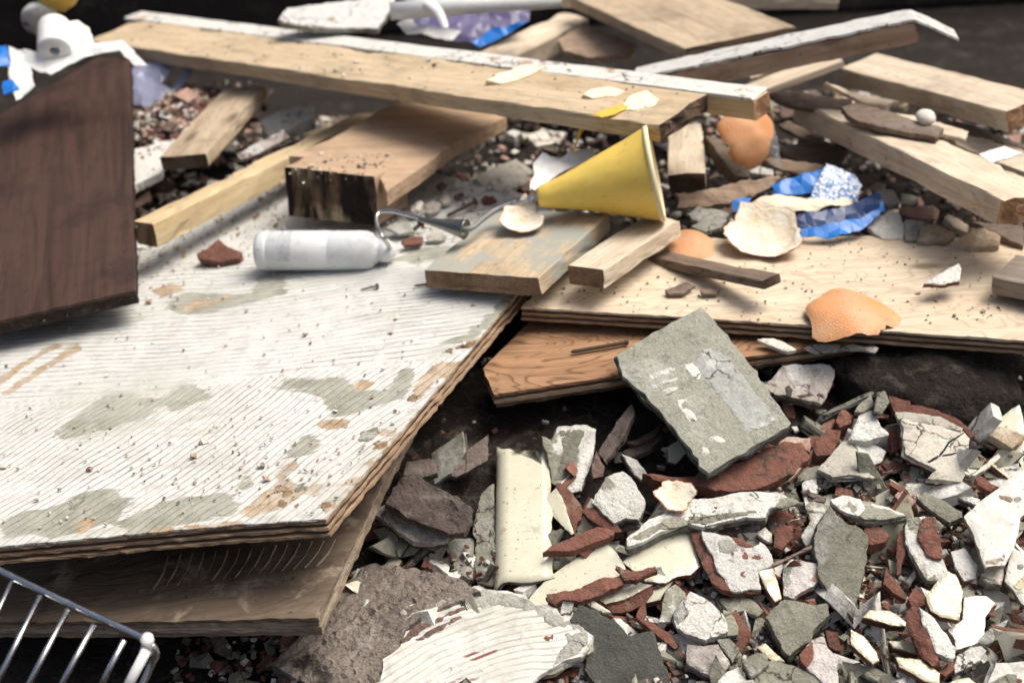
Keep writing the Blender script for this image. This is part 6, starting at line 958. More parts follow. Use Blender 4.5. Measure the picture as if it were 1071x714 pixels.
# ------------------------------------------------------------------ panels and plywood sheets: each veneer is a layer of its own
def sheet_thing(key, name, label, cat, layers, seed, face_grid=.012, relief=.0006, jag=.0012, step=.006):
    p = PLATES[key]
    o = empty(name, p['loc'], frame(p['n']))
    tag(o, label, cat)
    z = 0.0
    for i, (pn, t, m, shrink) in enumerate(layers):
        poly = [((x * (1 - shrink / max(.05, math.hypot(x, y)))), (y * (1 - shrink / max(.05, math.hypot(x, y))))) for x, y in p['poly']]
        bm = plate_mesh(poly, t - .0002, seed + i * 1.7, step=step, jag=jag * (1 + .4 * (i % 2)), relief=relief if i == 0 else .0001, rfreq=30,
                        grid=face_grid if i == 0 else .06, edge=.0004, spread=.0008, z0=z)
        part = from_bm(pn, bm, m, o)
        z -= t
    return o
white_panel = sheet_thing('white_panel', 'plywood_board', 'large plywood panel coated with ridged white adhesive at the left', 'panel',
    [('adhesive_face', .0022, 'panel_white', 0), ('veneer', .003, 'ply_edge_light', .0006), ('veneer', .003, 'ply_edge_dark', .0022), ('veneer', .003, 'ply_edge_light', .0002),
     ('veneer', .003, 'ply_edge_dark', .0024), ('veneer', .003, 'ply_edge_light', -.0008)], 11.3, face_grid=.006, relief=.0005)
GD = Vector((math.cos(math.radians(52)), math.sin(math.radians(52))))     # direction the adhesive was combed
def combed(loc, amp, seed):
    out = []
    for p in rough_outline(loc, .0016, .0012, seed):
        a = p.x * -GD.y + p.y * GD.x
        out.append(tuple(p + GD * amp * (fn((a, 0), 210, seed) + .6 * fn((a, p.x * .3), 520, seed + 2))))
    return out
def signed_distance(poly, x, y):
    best = 1e9
    n = len(poly)
    for i in range(n):
        (x0, y0), (x1, y1) = poly[i], poly[(i + 1) % n]
        dx, dy = x1 - x0, y1 - y0
        k = max(0, min(1, ((x - x0) * dx + (y - y0) * dy) / (dx * dx + dy * dy + 1e-12)))
        best = min(best, (x - x0 - k * dx) ** 2 + (y - y0 - k * dy) ** 2)
    d = math.sqrt(best)
    return d if inside(poly, x, y) else -d
face = [c for c in white_panel.children if c.name.startswith('adhesive_face')][0]
wp = PLATES['white_panel']['poly']
for an, polys, soft in (('mortar', PATCHES['white_panel_grey'], .022), ('bare', PATCHES['white_panel_bare'], .016)):   # where mortar was smeared and where the coat tore off
    at = face.data.attributes.new(an, 'FLOAT', 'POINT')
    boxes = [(min(p[0] for p in q) - .03, max(p[0] for p in q) + .03, min(p[1] for p in q) - .03, max(p[1] for p in q) + .03, q) for q in polys]
    vals = []
    for v in face.data.vertices:
        x, y = v.co.x, v.co.y
        m = -.6
        for (x0, x1, y0, y1, q) in boxes:
            if x0 < x < x1 and y0 < y < y1: m = max(m, .5 + signed_distance(q, x, y) / soft * 1.1)
        if an == 'bare' and y < 0 or x > .1:      # worn rim along the front and right edges
            m = max(m, .50 - abs(signed_distance(wp, x, y)) * 14) if an == 'bare' else m
        vals.append(min(1.0, m))
    at.data.foreach_set('value', vals)
rnd_w = random.Random(77)                        # small torn spots along the front and right edges
wp = [Vector(p) for p in PLATES['white_panel']['poly']]
for i in range(16):
    a, b = rnd_w.choice(((1, 2), (2, 3), (3, 4), (3, 4), (4, 5), (4, 5), (5, 6)))
    q = wp[a].lerp(wp[b], rnd_w.random()) * (1 - abs(rnd_w.gauss(0, .09)) - .012)
    r_ = rnd_w.uniform(.003, .010)
    blob = [(r_ * rnd_w.uniform(.5, 1.3) * math.cos(k * .8), r_ * rnd_w.uniform(.5, 1.3) * math.sin(k * .8)) for k in range(8)]
    tan = rnd_w.random() < .6
    o = from_bm('bare_patch' if tan else 'mortar_patch', plate_mesh(combed(blob, .004, i + 20.2), .0012, 91 + i, step=.004, jag=.0008, relief=.0004, edge=.0010, spread=.0003, wall=1), 'patch_tan' if tan else 'patch_grey', white_panel)
    o.location = (q.x, q.y, .00085)
lower_panel = sheet_thing('lower_panel', 'lower_panel', 'brown panel with glue ridges lying in the shade under the white panel', 'panel',
    [('board_face', .004, 'lower_brown', 0), ('veneer', .005, 'lower_edge', .0012), ('veneer', .005, 'lower_edge', 0), ('veneer', .005, 'lower_face', .0015)], 17.1, relief=.002)
inv = lower_panel.matrix_world.inverted()
for k in range(15):
    pts = [inv @ Vector(p) for p in smooth_path(POINTS['glue%d' % k], 5)]
    pts = [p + Vector((.0006 * fn(p, 120, k), 0, 0)) for p in pts]
    from_bm('glue_ridge', tube_bm(pts, [.0003 + .0010 * max(0, .35 + fn(p, 60, k + 3)) for p in pts], 6), 'lower_edge', lower_panel)
sheet_thing('brown_panel', 'stained_board', 'dark brown stained board leaning at the left edge', 'panel',
    [('board_face', .004, 'brown_y', 0), ('core', .013, 'brown_crust', .001)], 21.9, relief=.0006, jag=.0010)
sheet_thing('timber_top', 'brown_board', 'flat brown board with a crumbly top resting on the burnt timber block', 'board',
    [('board_face', .010, 'chip_warm', 0), ('core', .008, 'chip_warm', .0008)], 33.1, relief=.0006)
sheet_thing('ply_top', 'plywood_sheet', 'pale sunlit plywood sheet with an orange peel on it', 'plywood',
    [('veneer', .003, 'ply_face_x', 0), ('veneer', .003, 'ply_edge_dark', .0018), ('veneer', .003, 'ply_edge_light', .0004), ('veneer', .003, 'ply_edge_dark', .002), ('veneer', .003, 'ply_edge_light', -.0006)], 25.7, relief=.0006)
sheet_thing('ply_under', 'plywood_sheet', 'brown grained plywood sheet under the pale sunlit one, beside the big grey slab', 'plywood',
    [('veneer', .0035, 'ply_under_x', 0), ('veneer', .0035, 'ply_edge_dark', .0022), ('veneer', .0045, 'ply_edge_light', -.0004), ('veneer', .004, 'ply_edge_dark', .0012)], 29.3, relief=.0005)

# ------------------------------------------------------------------ fragments of tile, mortar, brick and scrap
FLATS = ('sheetblue',)
K = {  # layers from the top: part name, share of the thickness, material, relief, coarse roughness of the outline
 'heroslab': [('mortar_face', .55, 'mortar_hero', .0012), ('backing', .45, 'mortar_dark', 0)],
 'dust': [('body', 1, 'dusty_stone', .0012)], 'reddust': [('body', 1, 'clay_dusty', .0012)],
 'grey': [('mortar_face', .62, 'mortar_grey', .0011), ('backing', .38, 'mortar_dark', 0)],
 'greypale': [('body', 1, 'mortar_pale', .0009)],
 'greywhite': [('mortar_face', .5, 'plaster_grey', .0012), ('clay_body', .5, 'clay_dusty', 0)],
 'greywhite2': [('mortar_face', .45, 'plaster_grey', .0008), ('mortar_bed', .55, 'mortar_grey', 0)],
 'glaze': [('glaze', .22, 'glaze_cream', .0002), ('clay_body', .78, 'clay_red', 0)],
 'cream': [('glaze', .22, 'glaze_yellow', .0002), ('clay_body', .78, 'clay_red', 0)],
 'whitetile': [('glaze', .3, 'glaze_white', .0003), ('clay_body', .7, 'plaster_tan', 0)],
 'whitered': [('plaster_face', .4, 'plaster_white', .001), ('clay_body', .6, 'clay_red', 0)],
 'whitered2': [('plaster_face', .3, 'plaster_white', .0004), ('clay_body', .7, 'clay_red', 0)],
 'whitedust': [('plaster_face', .5, 'plaster_dusty', .001), ('clay_body', .5, 'clay_dusty', 0)],
 'whitespot': [('plaster_face', .4, 'plaster_spotted', .001), ('clay_body', .6, 'clay_red', 0)],
 'whitepink': [('plaster_face', .5, 'plaster_pink', .0014), ('clay_body', .5, 'clay_red', 0)],
 'whitejag': [('plaster_face', .4, 'plaster_white', .0014), ('mortar_bed', .6, 'mortar_grey', 0)],
 'white': [('body', 1, 'plaster_white', .0016)],
 'plaster': [('plaster_face', .5, 'plaster_beige', .0006), ('mortar_bed', .5, 'mortar_pale', 0)],
 'crackbeige': [('plaster_face', .4, 'plaster_beige', .0012), ('mortar_bed', .3, 'plaster_white', 0), ('clay_body', .3, 'clay_red', 0)],
 'tan': [('body', 1, 'plaster_tan', .0014)], 'pink': [('body', 1, 'clay_pink', .0012)],
 'red': [('body', 1, 'clay_red', .0012)], 'redlump': [('body', 1, 'clay_red', .0022)], 'redbar': [('body', 1, 'clay_red', .0008)],
 'ridged': [('mortar_face', 1, 'brown_ridged', .0012)],
 'paleedge': [('mortar_face', .55, 'plaster_dusty', .0008), ('clay_body', .45, 'clay_dusty', 0)],
 'dusty2': [('mortar_face', 1, 'dusty_ridged', .0018)],
 'whiteridge': [('ridged_face', .5, 'tile_ridged', .0016), ('mortar_bed', .5, 'mortar_grey', 0)],
 'darkgrey': [('mortar_face', .6, 'mortar_dark', .001), ('backing', .4, 'mortar_pale', 0)],
 'black': [('body', 1, 'mortar_black', .0006)],
 'flake': [('body', 1, 'flake_white', .001)],
 'barkwood': [('body', 1, 'weathered_x', .0014)], 'palewood': [('body', 1, 'pine_pale_x', .0006)],
 'wedgewood': [('body', 1, 'weathered_x', .0006)], 'bentwood': [('body', 1, 'chipboard', .0012)],
 'card': [('body', 1, 'paper_white', .0003)], 'whiteboard': [('body', 1, 'white_paint', .0006)],
 'whiteplastic': [('face', .3, 'laminate', .0003), ('core', .7, 'mortar_pale', 0)],
 'clear': [('body', 1, 'clear_plastic', .001)],
 'sheetblue': [('panel', 1, 'blue_plastic', 0)], 'sheetglitter': [('glitter_panel', 1, 'glitter', 0)], 'sheetnavy': [('panel', 1, 'navy_plastic', 0)],
 'sheetcream': [('body', 1, 'paper_cream', 0)], 'sheetwhite': [('body', 1, 'paper_white', 0)], 'sheetviolet': [('body', 1, 'violet_film', 0)], 'sheetviolet2': [('printed_panel', 1, 'violet_dark', 0)],
}
CATS = {'tile_shard': 'tile shard', 'glazed_tile': 'tile', 'brick_shard': 'brick shard', 'brick_chip': 'brick chip', 'brick_lump': 'brick lump',
        'mortar_chip': 'mortar chip', 'mortar_slab': 'mortar slab', 'mortar_lump': 'mortar lump', 'mortar_block': 'mortar block', 'plaster_lump': 'plaster',
        'plaster_chip': 'plaster', 'plaster_flake': 'plaster', 'bark_strip': 'splinter', 'wood_splinter': 'splinter', 'paper_card': 'card',
        'plywood_scrap': 'wood scrap', 'plastic_strip': 'plastic', 'paper_scrap': 'paper', 'rubble_chip': 'rubble', 'paint_flake': 'paint flake',
        'plaster_board': 'board', 'plastic_bag': 'plastic bag', 'plastic_film': 'plastic film', 'plastic_board': 'plastic board'}
SHARED = {'blue_wrapper': ('crumpled blue and silver snack wrapper under the lower sunlit plank', 'wrapper'),
          'plastic_bag': ('crumpled white plastic bag with blue print behind the dark brown panel', 'plastic bag'),
          'plastic_packaging': ('blue and violet printed plastic packaging at the top centre', 'packaging')}
RIDGE = {'dusty2': (math.radians(44), .011, .0035), 'ridged': (math.radians(-62), .007, .0028), 'whiteridge': (math.radians(20), .0072, .0005)}
owners = {}
for i, f in enumerate(FRAGMENTS):
    kind, seed = f['kind'], i * 1.371 + .5
    layers = K[kind]
    sheet = kind.startswith('sheet')
    lump = kind in ('redlump', 'white')
    t = f.get('t', .0008 if sheet else .009)
    if not sheet and not lump and t > .006: t *= .8
    fr_ = frame(f['n'])
    parent = None
    if f.get('part_of'):
        key = f['part_of']
        if key not in owners:
            owners[key] = tag(empty(key, f['loc'], None), *SHARED[key])
        parent = owners[key]
    elif len(layers) > 1:
        parent = tag(empty(f['name'], f['loc'], fr_), f['label'], CATS[f['name']])
    z = 0.0
    for j, (pn, share, m, relief) in enumerate(layers):
        shrink = 1.0 if j == 0 else (1.0 + .035 * fn((i, j), .73, 2.0))
        poly = [(x * shrink, y * shrink) for x, y in f['poly']]
        size = max(max(abs(p[0]), abs(p[1])) for p in poly)
        bm = plate_mesh(poly, t * share, seed + j * 3.3, step=max(.0018, size * .055), jag=(.0030 if kind == 'whiteridge' else .0005 if kind in ('glaze', 'cream', 'whitetile', 'redbar') else .0011 if not lump else .0012) * min(2.2, size / .03 + .3),
                        relief=relief, rfreq=70 if not lump else 55, edge=.0006 if j == 0 and not lump else (.0012 if lump else .0003), spread=(.0016 if j else .0010) if not lump else .002,
                        z0=z, follow=sheet, curl=.008 if sheet else (.0018 if kind == 'flake' else 0), grid=.011 if sheet else .004 if kind in ('dusty2', 'ridged') else None, ridge=RIDGE.get(kind))
        z -= t * share
        if parent is None:
            o = from_bm(f['name'], bm, m)
            o.matrix_world = Matrix.Translation(f['loc']) @ fr_.to_4x4()
            tag(o, f['label'], CATS[f['name']])
        else:
            o = from_bm(pn, bm, m, parent)
            if f.get('part_of'):
                o.matrix_local = Matrix.Translation(Vector(f['loc']) - parent.matrix_world.translation) @ fr_.to_4x4()
        if j == 0 and f.get('patches'):
            for q, (pm, pp) in enumerate(f['patches']):
                thin = pm == 'mortar_black'
                cx = sum(a for a, b in pp) / len(pp); cy = sum(b for a, b in pp) / len(pp)
                pt_ = from_bm('crack' if thin else 'surface_patch', plate_mesh([(a - cx, b - cy) for a, b in pp], .0022, seed + 40 + q, step=.0018, jag=.0004 if thin else .0016, relief=.0002, edge=.0003 if thin else .0009, spread=.0003, wall=1, grid=.003,
                    base=(relief, 70 if not lump else 55, seed, cx, cy)), pm, o)
                pt_.location = (cx, cy, .0004 if thin else .0006)
# ------------------------------------------------------------------ cream bullnose tile with a hollow broken end
def bullnose():
    prof = []
    r = .013
    for k in range(10):
        a = math.pi * (1.0 - .5 * k / 9)
        prof.append((r + r * math.cos(a), r * math.sin(a)))
    prof.insert(0, (0, -.006))
    prof += [(.022, r), (.032, r), (.042, r - .0003), (.050, r - .0006)]
    th = .0045
    inner = []
    for k, (x, z) in enumerate(prof):
        cx, cz = (max(x, r), min(z, 0) if x < r else 0)
        dv = Vector((x - r, z)) if x < r and z > 0 else (Vector((-1, 0)) if x < r else Vector((0, 1)))
        dv.normalize()
        inner.append((x - dv.x * th, z - dv.y * th))
    L, ny = .150, 22
    def shell(off0, off1, name, m, parent):
        bm = bmesh.new()
        rows = []
        for j in range(ny + 1):
            row = []
            for k, (x, z) in enumerate(prof):
                xi, zi = inner[k]
                for w in (off0, off1):
                    y = L * j / ny - L / 2
                    if j == 0: y += .006 * fn((x, z), 70, 3) + .003 * fn((x, z), 200, 1)
                    if j == ny: y += .010 * fn((x, z), 60, 8) - x * .5
                    xx, zz = x + (xi - x) * w, z + (zi - z) * w
                    if k == len(prof) - 1: xx += .004 * fn((y, 0), 60, 4) + .002 * fn((y, 0), 190, 6)
                    row.append(bm.verts.new((xx, y, zz)))
            rows.append(row)
        n = len(prof)
        for a, b in zip(rows, rows[1:]):
            for k in range(n - 1):
                bm.faces.new((a[2 * k], a[2 * k + 2], b[2 * k + 2], b[2 * k]))
                bm.faces.new((a[2 * k + 1], b[2 * k + 1], b[2 * k + 3], a[2 * k + 3]))
            bm.faces.new((a[0], b[0], b[1], a[1])); bm.faces.new((a[-2], a[-1], b[-1], b[-2]))
        for r_ in (rows[0], rows[-1]):
            for k in range(n - 1): bm.faces.new((r_[2 * k], r_[2 * k + 1], r_[2 * k + 3], r_[2 * k + 2]))
        return from_bm(name, bm, m, parent, smooth=False)
    a = Vector(POINTS_BULL[0]); b = Vector(POINTS_BULL[1])
    y = (b - a).normalized(); x = Vector((1, 0, 0)); x = (x - y * x.dot(y)).normalized(); z = x.cross(y)
    o = empty('bullnose_tile', (a + b) / 2, Matrix((x, y, z)).transposed())
    tag(o, 'shiny cream bullnose trim tile with a rounded edge and a hollow broken end', 'tile')
    g = shell(0, .25, 'glaze', 'glaze_cream', o)
    for p in g.data.polygons: p.use_smooth = True
    shell(.26, 1.0, 'clay_body', 'dusty_stone', o)
P0 = Vector(POINTS['bull'][0]); P1 = Vector(POINTS['bull'][1])
POINTS_BULL = (P0, P1)
bullnose()

# ------------------------------------------------------------------ white canister
a, b, tip = (Vector(p) for p in POINTS['can'])
L = (b - a).length
R_ = .0215
can = empty('white_canister', a, aim_x(a, b))
tag(can, 'white plastic canister lying on the white panel with a wire to the yellow horn', 'canister')
prof = [(0.0005, 0.0), (.0008, R_ * .70), (.002, R_ * .86), (.006, R_ * .97), (.012, R_), (.014, R_), (.0145, R_ * .985), (.016, R_ * .985), (.0165, R_),
        (L * .62, R_), (L * .625, R_ * .985), (L * .637, R_ * .985), (L * .642, R_), (L * .90, R_), (L * .95, R_ * .97), (L, R_ * .82)]
from_bm('body', lathe_bm(prof, 48), 'white_plastic', can, True)
from_bm('neck', lathe_bm([(L - .002, R_ * .84), (L + .003, R_ * .62), (L + .006, R_ * .55), (L + .008, R_ * .60), (L + .014, R_ * .58), (L + .018, R_ * .42), (L + .022, R_ * .30), (L + .0225, 0)], 32), 'white_plastic', can, True)
bm = bmesh.new()                                  # worn printed band on the camera side
rr = R_ + .0003
cells = []
for k in range(15):
    th = math.radians(62 + k * 9)
    cells.append([bm.verts.new((L * .22 + m * .0028 + .0006 * fn((k, m), .9, 3), -rr * math.sin(th - math.pi / 2) * 1.0, rr * math.cos(th - math.pi / 2))) for m in range(6)])
for r0, r1 in zip(cells, cells[1:]):
    for m in range(5):
        if noise.noise(Vector((m * 1.7, r0[0].co.z * 900, 3))) > -.18: bm.faces.new((r0[m], r0[m + 1], r1[m + 1], r1[m]))
for v in [v for v in bm.verts if not v.link_faces]: bm.verts.remove(v)
pb = from_bm('printed_band', bm, 'can_print', can, True)

# ------------------------------------------------------------------ yellow horn with its bolt; grey cone with tube and wire
a, b = (Vector(p) for p in POINTS['horn'])
L = (b - a).length
horn = empty('yellow_horn', a, aim_x(a, b + Vector((0, -.012, 0))))
tag(horn, 'yellow plastic signal horn lying on the short mortar smeared board', 'horn')
r0, r1 = .0115, .049
prof = [(0, 0), (0, r0 * .8), (.004, r0)]
for k in range(1, 15):
    u = k / 14
    prof.append((.004 + u * (L - .006), r0 + (r1 - r0) * (u ** 1.12)))
outer = lathe_bm(prof, 56)
for v in outer.verts:
    v.co.y *= 1 + .035 * fn(v.co, 22, 3); v.co.z *= 1 + .045 * fn(v.co, 26, 8)
    v.co += Vector((0, .0006 * fn(v.co, 160, 1), .0006 * fn(v.co, 160, 5)))
from_bm('bell', outer, 'yellow_plastic', horn, True)
inn = [(L - .0025, r1 - .0028)]
for k in range(13, 0, -1):
    u = k / 14
    inn.append((.006 + u * (L - .008), (r0 + (r1 - r0) * (u ** 1.12)) * .93 - .001))
inn.append((.008, 0))
from_bm('bell_inside', lathe_bm(inn, 56), 'yellow_plastic', horn, True)
from_bm('rim', lathe_bm([(L - .0035, r1 - .0032), (L - .0035, r1 + .0012), (L + .0015, r1 + .0014), (L + .002, r1 - .003), (L - .0035, r1 - .0032)], 56), 'horn_rim', horn, True)
p0, p1, p2 = (Vector(p) for p in POINTS['horn_bolt'])
inv = horn.matrix_world.inverted()
from_bm('bolt', tube_bm([inv @ p0, inv @ p1, inv @ p2], [.0024, .0022, .0020], 12), 'zinc', horn, True)
for u, rad, wid in ((.25, .0062, .005), (.62, .0056, .004)):
    q = p0.lerp(p1, u)
    d = (p1 - p0).normalized()
    from_bm('nut', tube_bm([inv @ (q - d * wid / 2), inv @ (q + d * wid / 2)], rad, 6), 'zinc', horn)

a, b = (Vector(p) for p in POINTS['nozzle'])
noz = empty('metal_cone', a, aim_x(a, b))
tag(noz, 'slim grey metal cone on a curved wire between canister and horn', 'nozzle')
L = (b - a).length
from_bm('cone', lathe_bm([(0, .0022), (L * .5, .0055), (L * .97, .0102), (L, .0108), (L, .0092), (L * .9, .0086), (L * .86, 0)], 32), 'dull_steel', noz, True)
inv = noz.matrix_world.inverted()
from_bm('tube', tube_bm([inv @ p for p in smooth_path(POINTS['tube'])], .0030, 12), 'grey_tube', noz, True)
from_bm('wire', tube_bm([inv @ p for p in smooth_path(POINTS['wire'])], .0022, 12), 'zinc', noz, True)

# ------------------------------------------------------------------ orange and lemon peels
def peel(name, label, loc, R, cap, rot, seed, squash=.8, ragged=.22, cut=None):
    o = empty(name, loc, rot)
    tag(o, label, 'orange peel')
    nu, nv = 44, 14
    for part, rad, m, sgn in (('skin', R, 'orange_skin', 1), ('pith', R - .0036, 'orange_pith', -1)):
        bm = bmesh.new()
        rows = []
        for j in range(nv + 1):
            row = []
            for k in range(nu):
                ph = 2 * math.pi * k / nu
                lim = cap * (1 + ragged * (fn((math.cos(ph), math.sin(ph)), 1.3, seed) + .4 * fn((math.cos(ph), math.sin(ph)), 4.5, seed + 2)))
                th = lim * (j + .02) / nv
                rr = rad * (1 + (.03 * fn((ph * 3, th * 9), 1.7, seed + 4) if part == 'pith' else 0) + .13 * fn((math.cos(ph) * math.sin(th), math.sin(ph) * math.sin(th), math.cos(th)), 1.8, seed) - (.035 * math.exp(-(th / .16) ** 2)))
                if part == 'pith' and j == nv: rr += .0024
                row.append(bm.verts.new((rr * math.sin(th) * math.cos(ph), rr * math.sin(th) * math.sin(ph), (rr * math.cos(th) - rr * math.cos(cap) * .9) * squash)))
            rows.append(row)
        for r0_, r1_ in zip(rows, rows[1:]):
            for k in range(nu):
                bm.faces.new((r0_[k], r0_[(k + 1) % nu], r1_[(k + 1) % nu], r1_[k]))
        bm.faces.new(rows[0])
        from_bm(part, bm, m, o, True)
    return o
def rx(deg): return Matrix.Rotation(math.radians(deg), 3, 'X')
def ry(deg): return Matrix.Rotation(math.radians(deg), 3, 'Y')
def rz(deg): return Matrix.Rotation(math.radians(deg), 3, 'Z')
peel('orange_peel', 'domed orange peel with its navel, skin side up on the sunlit plywood', POINTS['peel_dome'][0], .050, 1.0, rx(8) @ ry(4), 3.1, .54, .5)
peel('orange_peel', 'bowl shaped orange peel showing its white inside beside the blue wrapper', Vector(POINTS['peel_bowl'][0]) + Vector((0, 0, .008)), .045, 1.2, rx(206) @ rz(40), 9.4, .5, .6)
peel('orange_peel', 'small orange peel, white inside up, in front of the horn bolt', Vector(POINTS['peel_small'][0]), .028, 1.1, rx(205) @ rz(100), 12.7, .6, .45)
peel('orange_peel', 'orange peel hanging from the end of the white painted batten', Vector(POINTS['peel_stand'][0]), .036, 1.25, rx(62) @ ry(12), 15.2, .6, .5)
peel('orange_peel', 'flat piece of orange peel half hidden behind the pale offcut', Vector(POINTS['peel_flat'][0]), .034, .85, rx(16) @ rz(10), 18.8, .55)

peel('orange_peel', 'small torn peel scrap, pale inside up, on the long white slab', Vector(POINTS['peel_bit'][0]), .021, 1.1, rx(200) @ rz(70), 22.8, .5, .5)
def rind(loc, pts, label, seed, n=(0, -.25, 1), yellow_only=False):
    o = empty('lemon_peel', loc, frame(n))
    tag(o, label, 'lemon peel')
    if not yellow_only:
        from_bm('pith', plate_mesh(pts, .003, seed, step=.003, jag=.001, relief=.001, curl=.002, spread=.0005), 'lemon_pith', o)
        from_bm('zest', plate_mesh([(x * 1.03, y * 1.03) for x, y in pts], .0016, seed + 1, step=.003, jag=.0008, relief=.0002, spread=.0005, z0=-.0032), 'lemon_zest', o)
    else:
        from_bm('zest', plate_mesh(pts, .0016, seed, step=.003, jag=.0008, relief=.0006, curl=.001), 'lemon_zest', o)
lp = [Vector(p) for p in POINTS['lemon']]
rind(lp[0], [(-.036, -.006), (-.02, .012), (.004, .022), (.034, .02), (.02, .006), (.0, -.006), (-.02, -.012)], 'largest lemon peel on the left of the long plank', 3.3)
rind(lp[1], [(-.024, .0), (-.012, .010), (.008, .012), (.022, .002), (.012, -.008), (-.014, -.008)], 'small oval lemon peel in the middle of the long plank', 5.1)
rind(lp[2], [(-.022, -.010), (-.008, .016), (.010, .022), (.022, .006), (.014, -.008), (-.006, -.013)], 'pointed lemon peel nearest to the sawn end of the long plank', 7.7)
rind(lp[3], [(-.020, -.004), (-.006, .006), (.014, .012), (.018, .006), (.002, -.006), (-.012, -.010)], 'flat yellow lemon zest beside the pointed lemon peel', 9.9, yellow_only=True)
path = smooth_path(POINTS['lemon_strip'], 5)
bm = bmesh.new()
rows = []
for i, p in enumerate(path):
    w = .0042 * (.75 + .4 * math.sin(i * .4)) * (1.25 - .7 * i / len(path))
    rows.append([bm.verts.new(p + Vector((sx * w, sx * w * .3 - sy * .0012, sx * w * .3 + sy * .0006))) for sx, sy in ((-1, 1), (1, 1), (1, -1), (-1, -1))])
for r0_, r1_ in zip(rows, rows[1:]):
    for k in range(4): bm.faces.new((r0_[k], r0_[(k + 1) % 4], r1_[(k + 1) % 4], r1_[k]))
bm.faces.new(rows[0]); bm.faces.new(rows[-1])
tag(from_bm('lemon_strip', bm, 'lemon_zest', None, True), 'narrow yellow lemon strip hanging off the front of the long plank', 'lemon peel')

# ------------------------------------------------------------------ chrome rack
rk = empty('wire_rack', POINTS['rack_rim'][0])
tag(rk, 'chrome wire rack in the bottom left corner', 'rack')
inv = rk.matrix_world.inverted()
from_bm('rim_rod', tube_bm([inv @ p for p in smooth_path(POINTS['rack_rim'], 5)], .0028, 12), 'chrome', rk, True)
for i in range(6):
    a, b = (Vector(p) for p in POINTS['rack_bar%d' % i])
    from_bm('bar', tube_bm([inv @ a, inv @ b], .0022 if i < 5 else .0036, 10), 'chrome' if i < 5 else 'white_plastic', rk, True)
c = Vector(POINTS['rack_cap'][0])
from_bm('end_cap', tube_bm([inv @ (c + Vector((-.004, -.001, -.012))), inv @ (c + Vector((-.001, 0, -.008))), inv @ (c + Vector((.001, 0, .002))), inv @ (c + Vector((.002, .001, .006)))], [.0035, .0052, .0050, .0032], 12), 'white_plastic', rk, True)

# ------------------------------------------------------------------ screws, bolts, rods, pebbles
def fastener(name, label, key, r, head, mat_, cat):
    a, b = (Vector(p) for p in POINTS[key])
    d = b - a
    o = empty(name, a, aim_x(a, b))
    tag(o, label, cat)
    L = d.length
    prof = [(0, 0), (0, r * .4), (.003, r)]
    k = .004
    while k < L:
        prof += [(k, r * 1.15), (k + .0006, r * .85)]
        k += .0014
    prof += [(L, r), (L, 0)]
    from_bm('shank', lathe_bm(prof, 10), mat_, o, True)
    from_bm('head', lathe_bm([(L - .001, 0), (L - .001, head), (L + .0018, head), (L + .0022, head * .7), (L + .0022, 0)], 6 if head > .005 else 12), mat_, o)
fastener('screw', 'small grey screw lying on the white panel in front of the canister', 'screw_a', .0011, .0028, 'dull_steel', 'screw')
fastener('screw', 'short dark screw beside the front corner of the mortar smeared board', 'screw_b', .0012, .0024, 'rust', 'screw')
fastener('bolt', 'dark rusty bolt behind the grey metal cone', 'bolt_a', .0020, .0048, 'rust', 'bolt')
fastener('bolt', 'dark rusty bolt in front of the grey metal cone', 'bolt_b', .0022, .0050, 'rust', 'bolt')
fastener('threaded_rod', 'rusty threaded rod lying on the brown grained plywood', 'rod', .0019, .0026, 'rust', 'rod')
bm = bmesh.new()
bmesh.ops.create_icosphere(bm, subdivisions=3, radius=.011)
for v in bm.verts: v.co = v.co * (1 + .18 * fn(v.co, 90, 2)); v.co.z *= .8
o = from_bm('pebble', bm, 'pebble_white', None, True); o.location = POINTS['pebble'][0]
tag(o, 'round white pebble on the brown splinter between the sunlit planks', 'pebble')
# dark clod behind the cracked beige tile
bm = bmesh.new()
bmesh.ops.create_icosphere(bm, subdivisions=5, radius=1)
for v in bm.verts:
    k = 1 + .16 * fn(v.co, 1.6, 4) + .06 * fn(v.co, 5, 1) + .03 * fn(v.co, 14, 2)
    v.co = Vector((v.co.x * .095 * k, v.co.y * .065 * k, v.co.z * .050 * k))
o = from_bm('soil_clod', bm, 'soil', None, True); o.location = POINTS['clod'][0]; o.rotation_euler = (.1, .15, -.2)
tag(o, 'large dark clod of soil under the sunlit plywood behind the cracked beige tile', 'clod')

# ------------------------------------------------------------------ out of focus things at the upper left
p0, p1, p2 = (Vector(p) for p in POINTS['roll'])
def ring_thing(name, label, cat, p, ro, ri, wid, m, rot):
    bm = lathe_bm([(-wid / 2, ri), (-wid / 2, ro * .96), (-wid / 2 + .003, ro), (wid / 2 - .003, ro), (wid / 2, ro * .96), (wid / 2, ri), (-wid / 2, ri)], 40)
    o = from_bm(name, bm, m, None, True)
    o.matrix_world = Matrix.Translation(p) @ rot.to_4x4()
    return tag(o, label, cat)
face = rz(100) @ ry(-22)
ring_thing('paper_roll', 'round white roll with a hole on the white plastic bag', 'roll', p0, .021, .0065, .05, 'paper_white', face)
ring_thing('grey_lid', 'grey round lid behind the white roll', 'lid', p1, .024, .004, .012, 'laminate', face)
bm = lathe_bm([(0, 0), (0, .016), (.012, .026), (.028, .031), (.030, .031), (.030, .028), (.014, .023), (.004, .014), (.004, 0)], 40)
o = from_bm('yellow_cup', bm, 'yellow_plastic', None, True)
o.matrix_world = Matrix.Translation(p2) @ (rz(20) @ ry(-70)).to_4x4()
tag(o, 'yellow plastic cup at the top left behind the grey lid', 'cup')
a, b = (Vector(p) for p in POINTS['white_roll'])
o = from_bm('white_tube', tube_bm([a, a.lerp(b, .5), b + (b - a) * .1], .0115, 24), 'white_plastic', None, True)
